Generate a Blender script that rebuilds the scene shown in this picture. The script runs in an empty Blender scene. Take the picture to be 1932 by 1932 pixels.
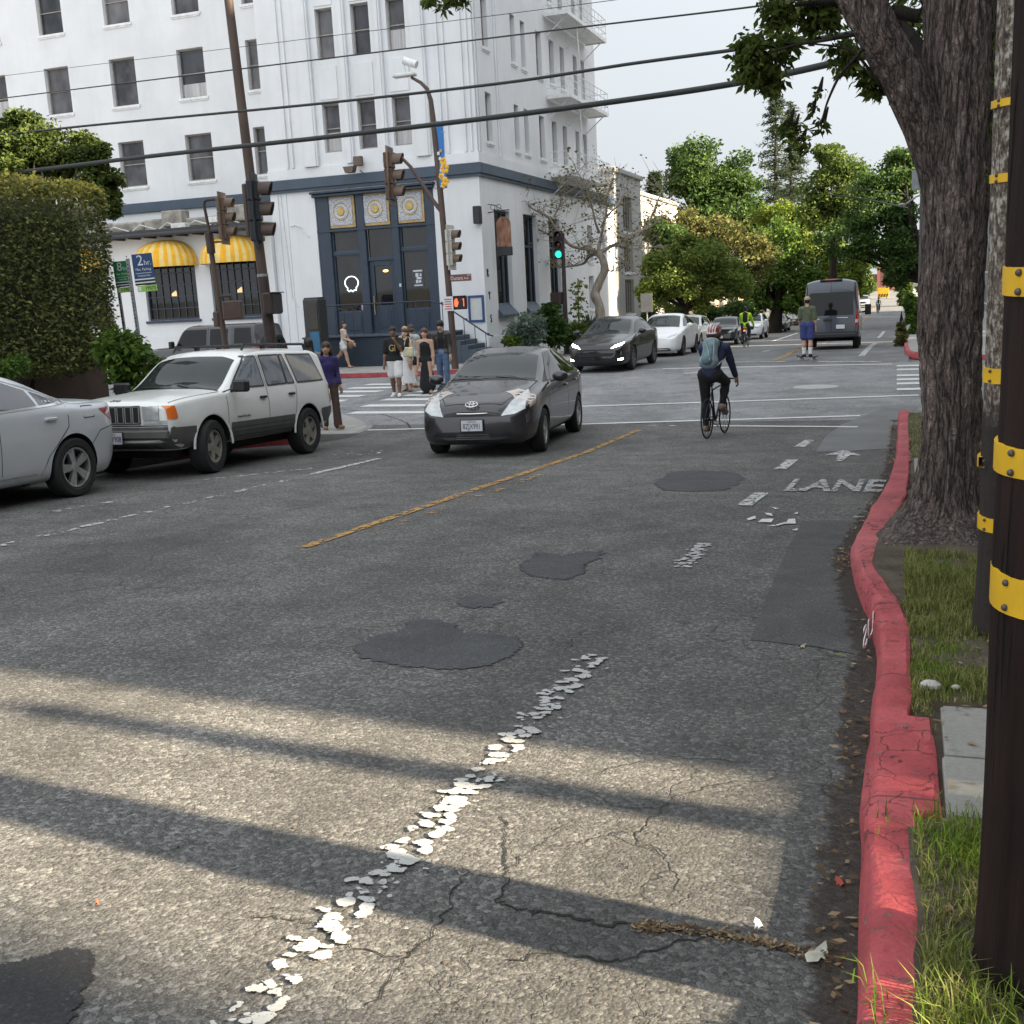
import bpy, bmesh, math, random
import numpy as np
from mathutils import Vector, Matrix
from mathutils.bvhtree import BVHTree
S = bpy.context.scene
COL = S.collection
PI = math.pi
R_ = math.radians
rng = np.random.default_rng(7)
random.seed(7)

# ---------------------------------------------------------------- camera
YAW, PITCH, ROLL, FPX = .3440, .1927, -.0511, 2100.0
def cam_rot():
    cy, sy, cp, sp, cr, sr = math.cos(YAW), math.sin(YAW), math.cos(PITCH), math.sin(PITCH), math.cos(ROLL), math.sin(ROLL)
    fwd = np.array([-sy*cp, cy*cp, -sp]); right = np.array([cy, sy, 0.]); up = np.cross(right, fwd)
    return np.array([cr*right + sr*up, -sr*right + cr*up, -fwd]).T
CR = cam_rot()
cam = bpy.data.cameras.new('camera'); cam.sensor_width = 36; cam.lens = FPX/1932*36
cam.clip_start = .05; cam.clip_end = 3000
co = bpy.data.objects.new('camera', cam); COL.objects.link(co)
co.matrix_world = Matrix([list(CR[0])+[0], list(CR[1])+[0], list(CR[2])+[0], [0, 0, 0, 1]])
S.camera = co

# ---------------------------------------------------------------- light
SUN_EL, SUN_DIR = R_(24), Vector((1.0, -.118))          # low evening sun on the right hand side of the street
sd = SUN_DIR.normalized()
to_sun = Vector((sd.x*math.cos(SUN_EL), sd.y*math.cos(SUN_EL), math.sin(SUN_EL)))
W = bpy.data.worlds.new('World'); S.world = W; W.use_nodes = True
nt = W.node_tree; N = nt.nodes; LK = nt.links
bg = N['Background']; bg.inputs['Strength'].default_value = .05
sky = N.new('ShaderNodeTexSky'); sky.sky_type = 'NISHITA'; sky.sun_disc = False
sky.sun_elevation = SUN_EL; sky.sun_rotation = math.atan2(sd.x, sd.y); sky.dust_density = 3; sky.air_density = 1.2
tc = N.new('ShaderNodeTexCoord'); mp = N.new('ShaderNodeMapping'); mp.inputs['Scale'].default_value = (1, 1, 2.6)
LK.new(tc.outputs['Generated'], mp.inputs['Vector'])
nz = N.new('ShaderNodeTexNoise'); nz.inputs['Scale'].default_value = 2.3; nz.inputs['Detail'].default_value = 6; nz.inputs['Roughness'].default_value = .55
LK.new(mp.outputs['Vector'], nz.inputs['Vector'])
cr = N.new('ShaderNodeValToRGB'); cr.color_ramp.elements[0].position = .3; cr.color_ramp.elements[0].color = (.93,)*3+(1,)
cr.color_ramp.elements[1].position = .62; cr.color_ramp.elements[1].color = (.99,)*3+(1,)
LK.new(nz.outputs['Fac'], cr.inputs['Fac'])
# thin high cloud: brighter overhead and towards the sun than low in the south
dt = N.new('ShaderNodeVectorMath'); dt.operation = 'DOT_PRODUCT'; dt.inputs[1].default_value = tuple(Vector((.45, -.55, .70)).normalized())
LK.new(tc.outputs['Generated'], dt.inputs[0])
mr = N.new('ShaderNodeMapRange'); mr.inputs['From Min'].default_value = -.6; mr.inputs['From Max'].default_value = .95
mr.inputs['To Min'].default_value = 3.1; mr.inputs['To Max'].default_value = 7.6
LK.new(dt.outputs['Value'], mr.inputs['Value'])
cm = N.new('ShaderNodeVectorMath'); cm.operation = 'SCALE'; cm.inputs[0].default_value = (.89, .945, 1.0)
LK.new(mr.outputs['Result'], cm.inputs['Scale'])
mx = N.new('ShaderNodeMix'); mx.data_type = 'RGBA'
LK.new(cr.outputs['Color'], mx.inputs['Factor']); LK.new(sky.outputs['Color'], mx.inputs[6]); LK.new(cm.outputs['Vector'], mx.inputs[7])
LK.new(mx.outputs[2], bg.inputs['Color'])
sl = bpy.data.lights.new('sun', 'SUN'); sl.energy = 4.3; sl.angle = R_(1.3); sl.color = (1, .84, .60)
so = bpy.data.objects.new('sun', sl); COL.objects.link(so); so.rotation_euler = to_sun.to_track_quat('Z', 'Y').to_euler()
S.view_settings.view_transform = 'Standard'; S.view_settings.look = 'None'; S.view_settings.gamma = 1
S.view_settings.exposure = 2.4
S.cycles.max_bounces = 6; S.cycles.diffuse_bounces = 3; S.cycles.glossy_bounces = 3; S.cycles.transparent_max_bounces = 12
S.cycles.use_denoising = True
try: S.cycles.denoiser = 'OPENIMAGEDENOISE'
except Exception: pass

# ---------------------------------------------------------------- where things stand: terrain profile and photo measurements
PROF = np.array([(-60, 1.4), (0, -1.6), (16, -2.394), (20, -2.49), (24, -2.49), (35, -2.42), (45, -2.65), (51, -2.86), (58, -3.18), (71, -3.55), (90, -3.95), (110, -4.17), (135, -4.23), (170, -4.1), (330, -4.1), (700, -4.0)])
def gz(y): return np.interp(y, PROF[:, 0], PROF[:, 1])
def ray(x, y): return CR @ np.array([x-966., 966.-y, -FPX])
def atY(x, y, Y): d = ray(x, y); return d*Y/d[1]
def atX(x, y, X): d = ray(x, y); return d*X/d[0]
def atD(x, y, D): return ray(x, y)*D/FPX
def G(x, y, dz=0.):                                       # measured point on the ground
    d = ray(x, y); lo, hi = .5, 400.
    for _ in range(50):
        m = (lo+hi)/2
        if d[2]*m/d[1] > gz(m)+dz: lo = m
        else: hi = m
    return d*lo/d[1]

# ---------------------------------------------------------------- materials
def nodes_of(m):
    m.use_nodes = True; return m.node_tree.nodes, m.node_tree.links, m.node_tree.nodes['Principled BSDF']
MATS = {}
def M(name, col, rough=.6, metal=0., var=.12, scale=6., bump=0., bscale=40., coat=0., ior=1.5, emit=None, es=1., spec=None, stretch=None):
    if name in MATS: return MATS[name]
    m = bpy.data.materials.new(name); n, l, b = nodes_of(m)
    b.inputs['Roughness'].default_value = rough; b.inputs['Metallic'].default_value = metal
    b.inputs['IOR'].default_value = ior; b.inputs['Coat Weight'].default_value = coat; b.inputs['Coat Roughness'].default_value = .04
    if spec is not None: b.inputs['Specular IOR Level'].default_value = spec
    t = n.new('ShaderNodeTexCoord'); src = t.outputs['Object']
    if stretch:
        mp = n.new('ShaderNodeMapping'); mp.inputs['Scale'].default_value = stretch; l.new(src, mp.inputs['Vector']); src = mp.outputs['Vector']
    nz = n.new('ShaderNodeTexNoise'); nz.inputs['Scale'].default_value = scale; nz.inputs['Detail'].default_value = 5
    l.new(src, nz.inputs['Vector'])
    r = n.new('ShaderNodeValToRGB'); c = np.array(col)
    r.color_ramp.elements[0].position = .3; r.color_ramp.elements[1].position = .7
    r.color_ramp.elements[0].color = tuple(np.clip(c*(1-var), 0, 1))+(1,); r.color_ramp.elements[1].color = tuple(np.clip(c*(1+var), 0, 1))+(1,)
    l.new(nz.outputs['Fac'], r.inputs['Fac']); l.new(r.outputs['Color'], b.inputs['Base Color'])
    if bump:
        n2 = n.new('ShaderNodeTexNoise'); n2.inputs['Scale'].default_value = bscale; n2.inputs['Detail'].default_value = 4; l.new(src, n2.inputs['Vector'])
        bp = n.new('ShaderNodeBump'); bp.inputs['Strength'].default_value = bump; bp.inputs['Distance'].default_value = .02
        l.new(n2.outputs['Fac'], bp.inputs['Height']); l.new(bp.outputs['Normal'], b.inputs['Normal'])
    if emit: b.inputs['Emission Color'].default_value = tuple(emit)+(1,); b.inputs['Emission Strength'].default_value = es*.5
    MATS[name] = m; return m
def leaf_mat(name, c0, c1, c2, trans=.35):
    if name in MATS: return MATS[name]
    m = bpy.data.materials.new(name); n, l, b = nodes_of(m)
    a = n.new('ShaderNodeAttribute'); a.attribute_name = 'rnd'
    r = n.new('ShaderNodeValToRGB'); e = r.color_ramp.elements
    e[0].color = tuple(c0)+(1,); e[1].color = tuple(c2)+(1,); x = e.new(.5); x.color = tuple(c1)+(1,)
    l.new(a.outputs['Fac'], r.inputs['Fac']); l.new(r.outputs['Color'], b.inputs['Base Color'])
    b.inputs['Roughness'].default_value = .6; b.inputs['Specular IOR Level'].default_value = .16
    t = n.new('ShaderNodeBsdfTranslucent'); l.new(r.outputs['Color'], t.inputs['Color'])
    mx = n.new('ShaderNodeMixShader'); mx.inputs['Fac'].default_value = trans
    l.new(b.outputs['BSDF'], mx.inputs[1]); l.new(t.outputs['BSDF'], mx.inputs[2])
    l.new(mx.outputs['Shader'], n['Material Output'].inputs['Surface'])
    MATS[name] = m; return m
class NT:                                                 # small helper for hand-made node materials
    def __init__(s, name):
        s.m = bpy.data.materials.new(name); s.n, s.l, s.b = nodes_of(s.m); MATS[name] = s.m
        s.pos = s.n.new('ShaderNodeTexCoord').outputs['Object']
    def map(s, scale, src=None, loc=(0, 0, 0)):
        q = s.n.new('ShaderNodeMapping'); q.inputs['Scale'].default_value = scale; q.inputs['Location'].default_value = loc; s.l.new(src or s.pos, q.inputs['Vector']); return q.outputs['Vector']
    def noise(s, sc, det=5, rough=.5, src=None, dist=0., out='Fac'):
        q = s.n.new('ShaderNodeTexNoise'); q.inputs['Scale'].default_value = sc; q.inputs['Detail'].default_value = det; q.inputs['Roughness'].default_value = rough; q.inputs['Distortion'].default_value = dist
        s.l.new(src or s.pos, q.inputs['Vector']); return q.outputs[out]
    def vor(s, sc, feature='F1', src=None, out='Distance', rnd=1.):
        q = s.n.new('ShaderNodeTexVoronoi'); q.feature = feature; q.inputs['Scale'].default_value = sc; q.inputs['Randomness'].default_value = rnd
        s.l.new(src or s.pos, q.inputs['Vector']); return q.outputs[out]
    def ramp(s, fac, *pts):
        q = s.n.new('ShaderNodeValToRGB'); e = q.color_ramp.elements
        while len(e) < len(pts): e.new(.5)
        for k, (p, c) in enumerate(pts):
            e[k].position = p; e[k].color = (tuple(c) if hasattr(c, '__len__') else (c, c, c))+(1,)
        s.l.new(fac, q.inputs['Fac']); return q.outputs['Color']
    def mix(s, fac, a, b, mode='MIX'):
        q = s.n.new('ShaderNodeMix'); q.data_type = 'RGBA'; q.blend_type = mode
        for k, v in ((0, fac), (6, a), (7, b)):
            if hasattr(v, 'is_output'): s.l.new(v, q.inputs[k])
            elif k == 0: q.inputs[0].default_value = v
            else: q.inputs[k].default_value = tuple(v)+(1,)
        return q.outputs[2]
    def math(s, op, a, b=0.):
        q = s.n.new('ShaderNodeMath'); q.operation = op
        for k, v in ((0, a), (1, b)):
            if hasattr(v, 'is_output'): s.l.new(v, q.inputs[k])
            else: q.inputs[k].default_value = v
        return q.outputs[0]
    def bump(s, h, strength=.5, dist=.01, nrm=None):
        q = s.n.new('ShaderNodeBump'); q.inputs['Strength'].default_value = strength; q.inputs['Distance'].default_value = dist
        s.l.new(h, q.inputs['Height'])
        if nrm: s.l.new(nrm, q.inputs['Normal'])
        return q.outputs['Normal']
    def warp(s, amt, sc, src=None):
        c = s.noise(sc, 4, out='Color', src=src)
        a = s.n.new('ShaderNodeVectorMath'); a.operation = 'MULTIPLY_ADD'; a.inputs[1].default_value = (amt,)*3
        s.l.new(c, a.inputs[0]); s.l.new(src or s.pos, a.inputs[2]); return a.outputs[0]
    def col(s, c): s.l.new(c, s.b.inputs['Base Color'])
    def rough(s, r):
        if hasattr(r, 'is_output'): s.l.new(r, s.b.inputs['Roughness'])
        else: s.b.inputs['Roughness'].default_value = r
    def nrm(s, x): s.l.new(x, s.b.inputs['Normal'])
    def alpha(s, a): s.l.new(a, s.b.inputs['Alpha'])

# ---------------------------------------------------------------- mesh tools
def rotz(a): c, s = math.cos(a), math.sin(a); return np.array([[c, -s, 0], [s, c, 0], [0, 0, 1.]])
def frame_to(d, up=(0, 0, 1)):
    d = np.asarray(d, float); d = d/np.linalg.norm(d); u = np.asarray(up, float)
    if abs(d @ u) > .95: u = np.array([1., 0, 0])
    x = np.cross(u, d); x /= np.linalg.norm(x); return np.array([x, np.cross(d, x), d]).T
class MB:
    def __init__(s): s.v, s.f, s.m = [], [], []
    def add(s, v, f, mi=0):
        o = len(s.v); s.v.extend([tuple(map(float, p)) for p in v]); s.f.extend([tuple(int(i)+o for i in q) for q in f]); s.m.extend([mi]*len(f)); return s
    def box(s, c, sz, mi=0, rot=None, bev=0.):
        h = np.array(sz, float)/2; c = np.array(c, float)
        b = min(bev, *(h*.45)) if bev else 0
        if not b:
            v = [np.array((x, y, z))*h for z in (-1, 1) for y in (-1, 1) for x in (-1, 1)]
            f = [(0, 2, 3, 1), (4, 5, 7, 6), (0, 1, 5, 4), (2, 6, 7, 3), (0, 4, 6, 2), (1, 3, 7, 5)]
        else:
            v, f, ix = [], [], {}
            for sx in (-1, 1):
                for sy in (-1, 1):
                    for sz_ in (-1, 1):
                        g = np.array((sx, sy, sz_))*h
                        for k in range(3):
                            p = g.copy()
                            for j in range(3):
                                if j != k: p[j] -= b*np.sign(g[j])
                            ix[(sx, sy, sz_, k)] = len(v); v.append(p)
            def quad(ids):
                n = np.cross(np.subtract(v[ids[1]], v[ids[0]]), np.subtract(v[ids[2]], v[ids[0]]))
                f.append(tuple(ids) if n @ np.mean([v[i] for i in ids], axis=0) > 0 else tuple(ids[::-1]))
            P = [(-1, -1), (1, -1), (1, 1), (-1, 1)]
            def key(k, a, o1, o2):
                r = [0, 0, 0]; r[k] = a; r[(k+1) % 3] = o1; r[(k+2) % 3] = o2; return tuple(r)
            for k in range(3):
                for a in (-1, 1): quad([ix[key(k, a, p, q)+(k,)] for p, q in P])
                for p, q in P:                            # edges along axis k
                    quad([ix[key(k, -1, p, q)+((k+1) % 3,)], ix[key(k, 1, p, q)+((k+1) % 3,)], ix[key(k, 1, p, q)+((k+2) % 3,)], ix[key(k, -1, p, q)+((k+2) % 3,)]])
            for sx in (-1, 1):
                for sy in (-1, 1):
                    for sz_ in (-1, 1): quad([ix[(sx, sy, sz_, k)] for k in range(3)])
        v = [c+(rot @ p if rot is not None else p) for p in v]
        return s.add(v, f, mi)
    def cyl(s, p0, p1, r0, r1=None, n=14, mi=0, cap=True):
        return s.tube([p0, p1], [r0, r0 if r1 is None else r1], n, mi, cap)
    def tube(s, pts, r, n=8, mi=0, cap=True, sq=(1, 1)):
        pts = [np.array(p, float) for p in pts]
        if not hasattr(r, '__len__'): r = [r]*len(pts)
        v = []; fr = None
        for i, p in enumerate(pts):
            d = pts[min(i+1, len(pts)-1)]-pts[max(i-1, 0)]; d = d/(np.linalg.norm(d)+1e-9)
            if fr is None: fr = frame_to(d)
            else:
                x = fr[:, 0]-d*(fr[:, 0] @ d); x /= (np.linalg.norm(x)+1e-9); fr = np.array([x, np.cross(d, x), d]).T
            for k in range(n):
                a = 2*PI*k/n; v.append(p+r[i]*(math.cos(a)*fr[:, 0]*sq[0]+math.sin(a)*fr[:, 1]*sq[1]))
        f = [(i*n+k, i*n+(k+1) % n, (i+1)*n+(k+1) % n, (i+1)*n+k) for i in range(len(pts)-1) for k in range(n)]
        if cap: f += [tuple(range(n))[::-1], tuple(range((len(pts)-1)*n, len(pts)*n))]
        return s.add(v, f, mi)
    def lathe(s, prof, n=20, mi=0, T=None, close=False):           # profile (r, z) about local z, T = (origin, 3x3)
        o, A = T if T else (np.zeros(3), np.eye(3)); v = []
        for r, z in prof:
            for k in range(n):
                a = 2*PI*k/n; v.append(np.array(o)+A @ np.array([r*math.cos(a), r*math.sin(a), z]))
        L = len(prof); f = [(i*n+k, i*n+(k+1) % n, ((i+1) % L)*n+(k+1) % n, ((i+1) % L)*n+k) for i in range(L if close else L-1) for k in range(n)]
        return s.add(v, f, mi)
    def prism(s, poly, d, o=(0, 0, 0), A=np.eye(3), mi=0):         # 2-D outline extruded by d along the frame's third axis
        n = len(poly); v = [np.array(o)+A @ np.array([x, y, z]) for z in (0, d) for x, y in poly]
        f = [tuple(range(n))[::-1], tuple(range(n, 2*n))]+[(k, (k+1) % n, n+(k+1) % n, n+k) for k in range(n)]
        return s.add(v, f, mi)
    def grid(s, P, mi=0, closeu=False):
        P = np.asarray(P, float); nu, nv = P.shape[:2]; f = []
        for i in range(nu if closeu else nu-1):
            for j in range(nv-1): f.append((i*nv+j, ((i+1) % nu)*nv+j, ((i+1) % nu)*nv+j+1, i*nv+j+1))
        return s.add(P.reshape(-1, 3), f, mi)
    def sphere(s, c, r, n=12, mi=0, A=np.eye(3)):
        r = np.array(r if hasattr(r, '__len__') else (r,)*3, float); m = max(5, n//2+1)
        pr = [(max(math.sin(PI*i/m), 1e-4), -math.cos(PI*i/m)) for i in range(m+1)]
        return s.lathe(pr, n, mi, (np.array(c, float), A @ np.diag(r)))
    def build(s, name, mats, parent=None, loc=None, ang=35, rz=0., fix=False):
        me = bpy.data.meshes.new(name); me.from_pydata(s.v, [], s.f)
        mats = mats if isinstance(mats, (list, tuple)) else [mats]
        for m in mats: me.materials.append(m)
        if len(mats) > 1: me.polygons.foreach_set('material_index', s.m)
        if fix:
            bm = bmesh.new(); bm.from_mesh(me); bmesh.ops.recalc_face_normals(bm, faces=bm.faces); bm.to_mesh(me); bm.free()
        me.update(); return link(name, me, parent, loc, ang, rz)
def link(name, me, parent=None, loc=None, ang=35, rz=0.):
    if ang: 
        me.polygons.foreach_set('use_smooth', [True]*len(me.polygons)); me.set_sharp_from_angle(angle=R_(ang))
    o = bpy.data.objects.new(name, me); COL.objects.link(o)
    if parent: o.parent = parent
    if loc is not None: o.location = tuple(map(float, loc))
    o.rotation_euler.z = rz
    return o
def tag(o, label=None, cat=None, group=None, kind=None):
    if label: o['label'] = label
    if cat: o['category'] = cat
    if group: o['group'] = group
    if kind: o['kind'] = kind
    return o
def thing(name, label, cat, loc=(0, 0, 0), rz=0., group=None, scale=1.):
    o = bpy.data.objects.new(name, None); COL.objects.link(o); o.empty_display_size = .2
    o.location = tuple(map(float, loc)); o.rotation_euler.z = rz; o.scale = (scale,)*3
    return tag(o, label, cat, group)
def empty_part(name, parent, loc=(0, 0, 0)):
    o = bpy.data.objects.new(name, None); COL.objects.link(o); o.parent = parent; o.location = tuple(map(float, loc)); return o
def copy_tree(o, parent=None):
    c = o.copy(); COL.objects.link(c)
    if parent: c.parent = parent
    for ch in list(o.children): copy_tree(ch, c)
    return c
def text(name, s, size, mat, parent, loc, rot=(0, 0, 0), ext=.003, align='CENTER', sx=1., shear=0., sp=1., wl=None, ofs=0.):
    cu = bpy.data.curves.new(name, 'FONT'); cu.body = s; cu.size = size; cu.extrude = ext; cu.align_x = align; cu.align_y = 'CENTER'; cu.space_character = sp; cu.shear = shear; cu.resolution_u = 4; cu.offset = ofs
    t = bpy.data.objects.new(name, cu); COL.objects.link(t); dg = bpy.context.evaluated_depsgraph_get(); me = bpy.data.meshes.new_from_object(t.evaluated_get(dg)); bpy.data.objects.remove(t); bpy.data.curves.remove(cu)
    co = np.zeros(len(me.vertices)*3); me.vertices.foreach_get('co', co); co = co.reshape(-1, 3); co[:, 0] *= sx
    if wl: co[:, :2] = (co[:, :2]-(co[:, :2].max(0)+co[:, :2].min(0))/2)/(co[:, :2].max(0)-co[:, :2].min(0))*np.array(wl)
    me.vertices.foreach_set('co', co.ravel()); me.materials.clear(); me.materials.append(mat); me.name = name
    o = bpy.data.objects.new(name, me); COL.objects.link(o); o.parent = parent; o.location = tuple(map(float, loc)); o.rotation_euler = rot; return o
def pchip(xs, ys, x):
    xs = np.asarray(xs, float); ys = np.asarray(ys, float); h = np.diff(xs); d = np.diff(ys)/h; m = np.zeros_like(ys)
    for i in range(1, len(xs)-1):
        if d[i-1]*d[i] > 0: w1, w2 = 2*h[i]+h[i-1], h[i]+2*h[i-1]; m[i] = (w1+w2)/(w1/d[i-1]+w2/d[i])
    m[0] = d[0]; m[-1] = d[-1]
    x = np.clip(x, xs[0], xs[-1]); i = np.clip(np.searchsorted(xs, x)-1, 0, len(xs)-2); t = (x-xs[i])/h[i]
    return ys[i]*(1+2*t)*(1-t)**2+m[i]*h[i]*t*(1-t)**2+ys[i+1]*t*t*(3-2*t)+m[i+1]*h[i]*t*t*(t-1)
def smooth_path(pts, k=6):
    pts = np.array(pts, float); t = np.arange(len(pts)); u = np.linspace(0, len(pts)-1, (len(pts)-1)*k+1)
    return np.stack([pchip(t, pts[:, i], u) for i in range(pts.shape[1])], 1)
def vnoise(x, y, seed=0, px=None):                        # smooth value noise, periodic in x with integer period px
    r = np.random.default_rng(seed).random((64, 64)); xi, yi = np.floor(x).astype(int), np.floor(y).astype(int); fx, fy = x-xi, y-yi
    fx, fy = fx*fx*(3-2*fx), fy*fy*(3-2*fy); P = px or 64
    a = lambda i, j: r[np.mod(np.mod(i, P), 64), np.mod(j, 64)]
    return (a(xi, yi)*(1-fx)+a(xi+1, yi)*fx)*(1-fy)+(a(xi, yi+1)*(1-fx)+a(xi+1, yi+1)*fx)*fy
# ================================================================ GROUND, ROAD, KERBS, MARKINGS
def asphalt(name, dark, light, stain, fine=1.):
    t = NT(name)
    w = t.warp(.02, 30)
    v1 = t.vor(62, src=w, out='Color'); sep = t.n.new('ShaderNodeSeparateColor'); t.l.new(v1, sep.inputs[0])
    stone = t.ramp(sep.outputs[0], (0., np.array(dark)*.45), (.45, np.array(dark)*.95), (.8, light), (1., np.array(light)*1.9))
    v2 = t.vor(210, out='Color'); sp2 = t.n.new('ShaderNodeSeparateColor'); t.l.new(v2, sp2.inputs[0])
    grit = t.ramp(sp2.outputs[1], (0., np.array(dark)*.6), (.6, np.array(light)*.95), (1., np.array(light)*2.0))
    c = t.mix(.42, stone, grit)
    n0 = t.noise(.45, 6, .6); n1 = t.noise(2.2, 6, .65); nl = t.noise(1., 4, .55, src=t.map((.9, .09, 1)))
    c = t.mix(1., c, t.ramp(n0, (.3, .78), (.7, 1.22)), 'MULTIPLY')
    c = t.mix(1., c, t.ramp(n1, (.28, .72), (.72, 1.25)), 'MULTIPLY')
    c = t.mix(t.math('MULTIPLY', t.ramp(nl, (.48, 0.), (.72, 1.)), stain), c, tuple(np.array(dark)*.55))
    # net of fine cracks, only in places
    cr = t.vor(1.6, 'DISTANCE_TO_EDGE', src=t.warp(.35, 3.5)); ln = t.ramp(cr, (.0, 1.), (.012, .0))
    cm = t.ramp(t.noise(.5, 3, src=t.map((1, 1, 1), loc=(3, 7, 0))), (.5, 0.), (.62, 1.))
    cr2 = t.vor(4.5, 'DISTANCE_TO_EDGE', src=t.warp(.3, 8)); l2 = t.ramp(cr2, (.0, .8), (.02, 0.))
    cm2 = t.ramp(t.noise(.8, 3, src=t.map((1, 1, 1), loc=(9, 2, 0))), (.52, 0.), (.66, 1.))
    crk = t.math('MAXIMUM', t.math('MULTIPLY', ln, cm), t.math('MULTIPLY', l2, cm2))
    c = t.mix(t.math('MULTIPLY', crk, .6), c, (.018, .017, .015))
    t.col(c); t.rough(.88); t.b.inputs['Specular IOR Level'].default_value = .25
    h = t.math('ADD', t.math('MULTIPLY', t.vor(62, src=w), -1.), t.math('MULTIPLY', t.noise(140, 3), .7))
    h = t.math('SUBTRACT', h, t.math('MULTIPLY', crk, 1.6))
    t.nrm(t.bump(h, .48*fine, .009)); return t.m
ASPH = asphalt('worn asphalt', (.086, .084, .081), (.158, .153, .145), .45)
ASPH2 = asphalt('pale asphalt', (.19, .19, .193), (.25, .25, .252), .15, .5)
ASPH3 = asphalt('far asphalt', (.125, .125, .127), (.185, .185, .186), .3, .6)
def patch_mat(name, c, r=.85):
    t = NT(name); v = t.vor(130, out='Color'); sp = t.n.new('ShaderNodeSeparateColor'); t.l.new(v, sp.inputs[0])
    k = t.ramp(sp.outputs[0], (0., np.array(c)*.6), (.7, c), (.97, np.array(c)*1.3), (1., np.array(c)*2.6))
    k = t.mix(1., k, t.ramp(t.noise(3, 5, .6), (.3, .75), (.7, 1.25)), 'MULTIPLY'); t.col(k); t.rough(r)
    t.nrm(t.bump(t.noise(150, 3), .5, .006)); return t.m
PATCH = patch_mat('tar patch', (.060, .061, .065)); PATCH_DK = patch_mat('fresh tar patch', (.022, .022, .024)); PATCH_SM = patch_mat('smooth repair asphalt', (.070, .070, .069))
def concrete(name, c, joint=1.5, st=.5):
    t = NT(name); k = t.ramp(t.noise(1.3, 7, .62), (.28, np.array(c)*(1-st*.55)), (.72, np.array(c)*1.12))
    k = t.mix(1., k, t.ramp(t.noise(60, 3), (.3, .88), (.7, 1.08)), 'MULTIPLY')
    if joint:
        br = t.n.new('ShaderNodeTexBrick'); br.offset = 0; br.inputs['Scale'].default_value = 1; br.inputs['Mortar Size'].default_value = .012; br.inputs['Brick Width'].default_value = joint; br.inputs['Row Height'].default_value = joint
        t.l.new(t.pos, br.inputs['Vector']); k = t.mix(t.math('MULTIPLY', br.outputs['Fac'], .7), k, (.05, .048, .045))
    t.col(k); t.rough(.9); t.nrm(t.bump(t.noise(90, 4), .3, .006)); return t.m
CONC = concrete('pavement concrete', (.33, .32, .30)); KERBC = concrete('kerb concrete', (.25, .245, .235), 0); CONC_N = concrete('gutter concrete', (.255, .255, .25), 0, .4)
def red_paint():
    t = NT('worn red kerb paint'); n1 = t.noise(2.4, 6, .62); n2 = t.noise(9, 5, .6, src=t.map((1, .45, 1)))
    k = t.ramp(n1, (.28, (.29, .045, .052)), (.5, (.41, .066, .075)), (.72, (.51, .11, .118)))
    k = t.mix(t.ramp(n2, (.5, 0.), (.8, .6)), k, (.22, .035, .036))
    k = t.mix(t.ramp(t.noise(.22, 2), (.45, 0.), (.75, .4)), k, (.50, .17, .17))              # sun-faded stretches
    dn = t.noise(26, 6, .7, src=t.map((.35, 1, 1))); chip = t.ramp(dn, (.615, 0.), (.645, 1.))
    k = t.mix(chip, k, (.20, .17, .16))
    k = t.mix(t.math('MULTIPLY', t.ramp(t.noise(6, 5, .7), (.6, 0.), (.75, .7)), 1.), k, (.20, .075, .07))
    cr = t.ramp(t.vor(4.2, 'DISTANCE_TO_EDGE', src=t.warp(.5, 5)), (0., 1.), (.022, 0.))
    cm = t.ramp(t.noise(1.3, 3), (.44, 0.), (.54, 1.)); crk = t.math('MULTIPLY', cr, cm); k = t.mix(crk, k, (.07, .03, .03))
    br = t.n.new('ShaderNodeTexBrick'); br.offset = 0; br.inputs['Scale'].default_value = 1; br.inputs['Mortar Size'].default_value = .008; br.inputs['Brick Width'].default_value = 50; br.inputs['Row Height'].default_value = 1.31
    t.l.new(t.map((1, 1, 1), src=t.warp(.05, 4), loc=(20, .35, 0)), br.inputs['Vector']); k = t.mix(t.math('MULTIPLY', br.outputs['Fac'], .75), k, (.09, .04, .035))
    t.col(k); t.rough(.82); h = t.math('SUBTRACT', t.math('ADD', t.noise(35, 5), t.math('MULTIPLY', t.noise(6, 4), 1.2)), t.math('ADD', t.math('MULTIPLY', chip, .8), t.math('MULTIPLY', crk, 1.5))); t.nrm(t.bump(h, .7, .014)); return t.m
RED = red_paint()
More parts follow.
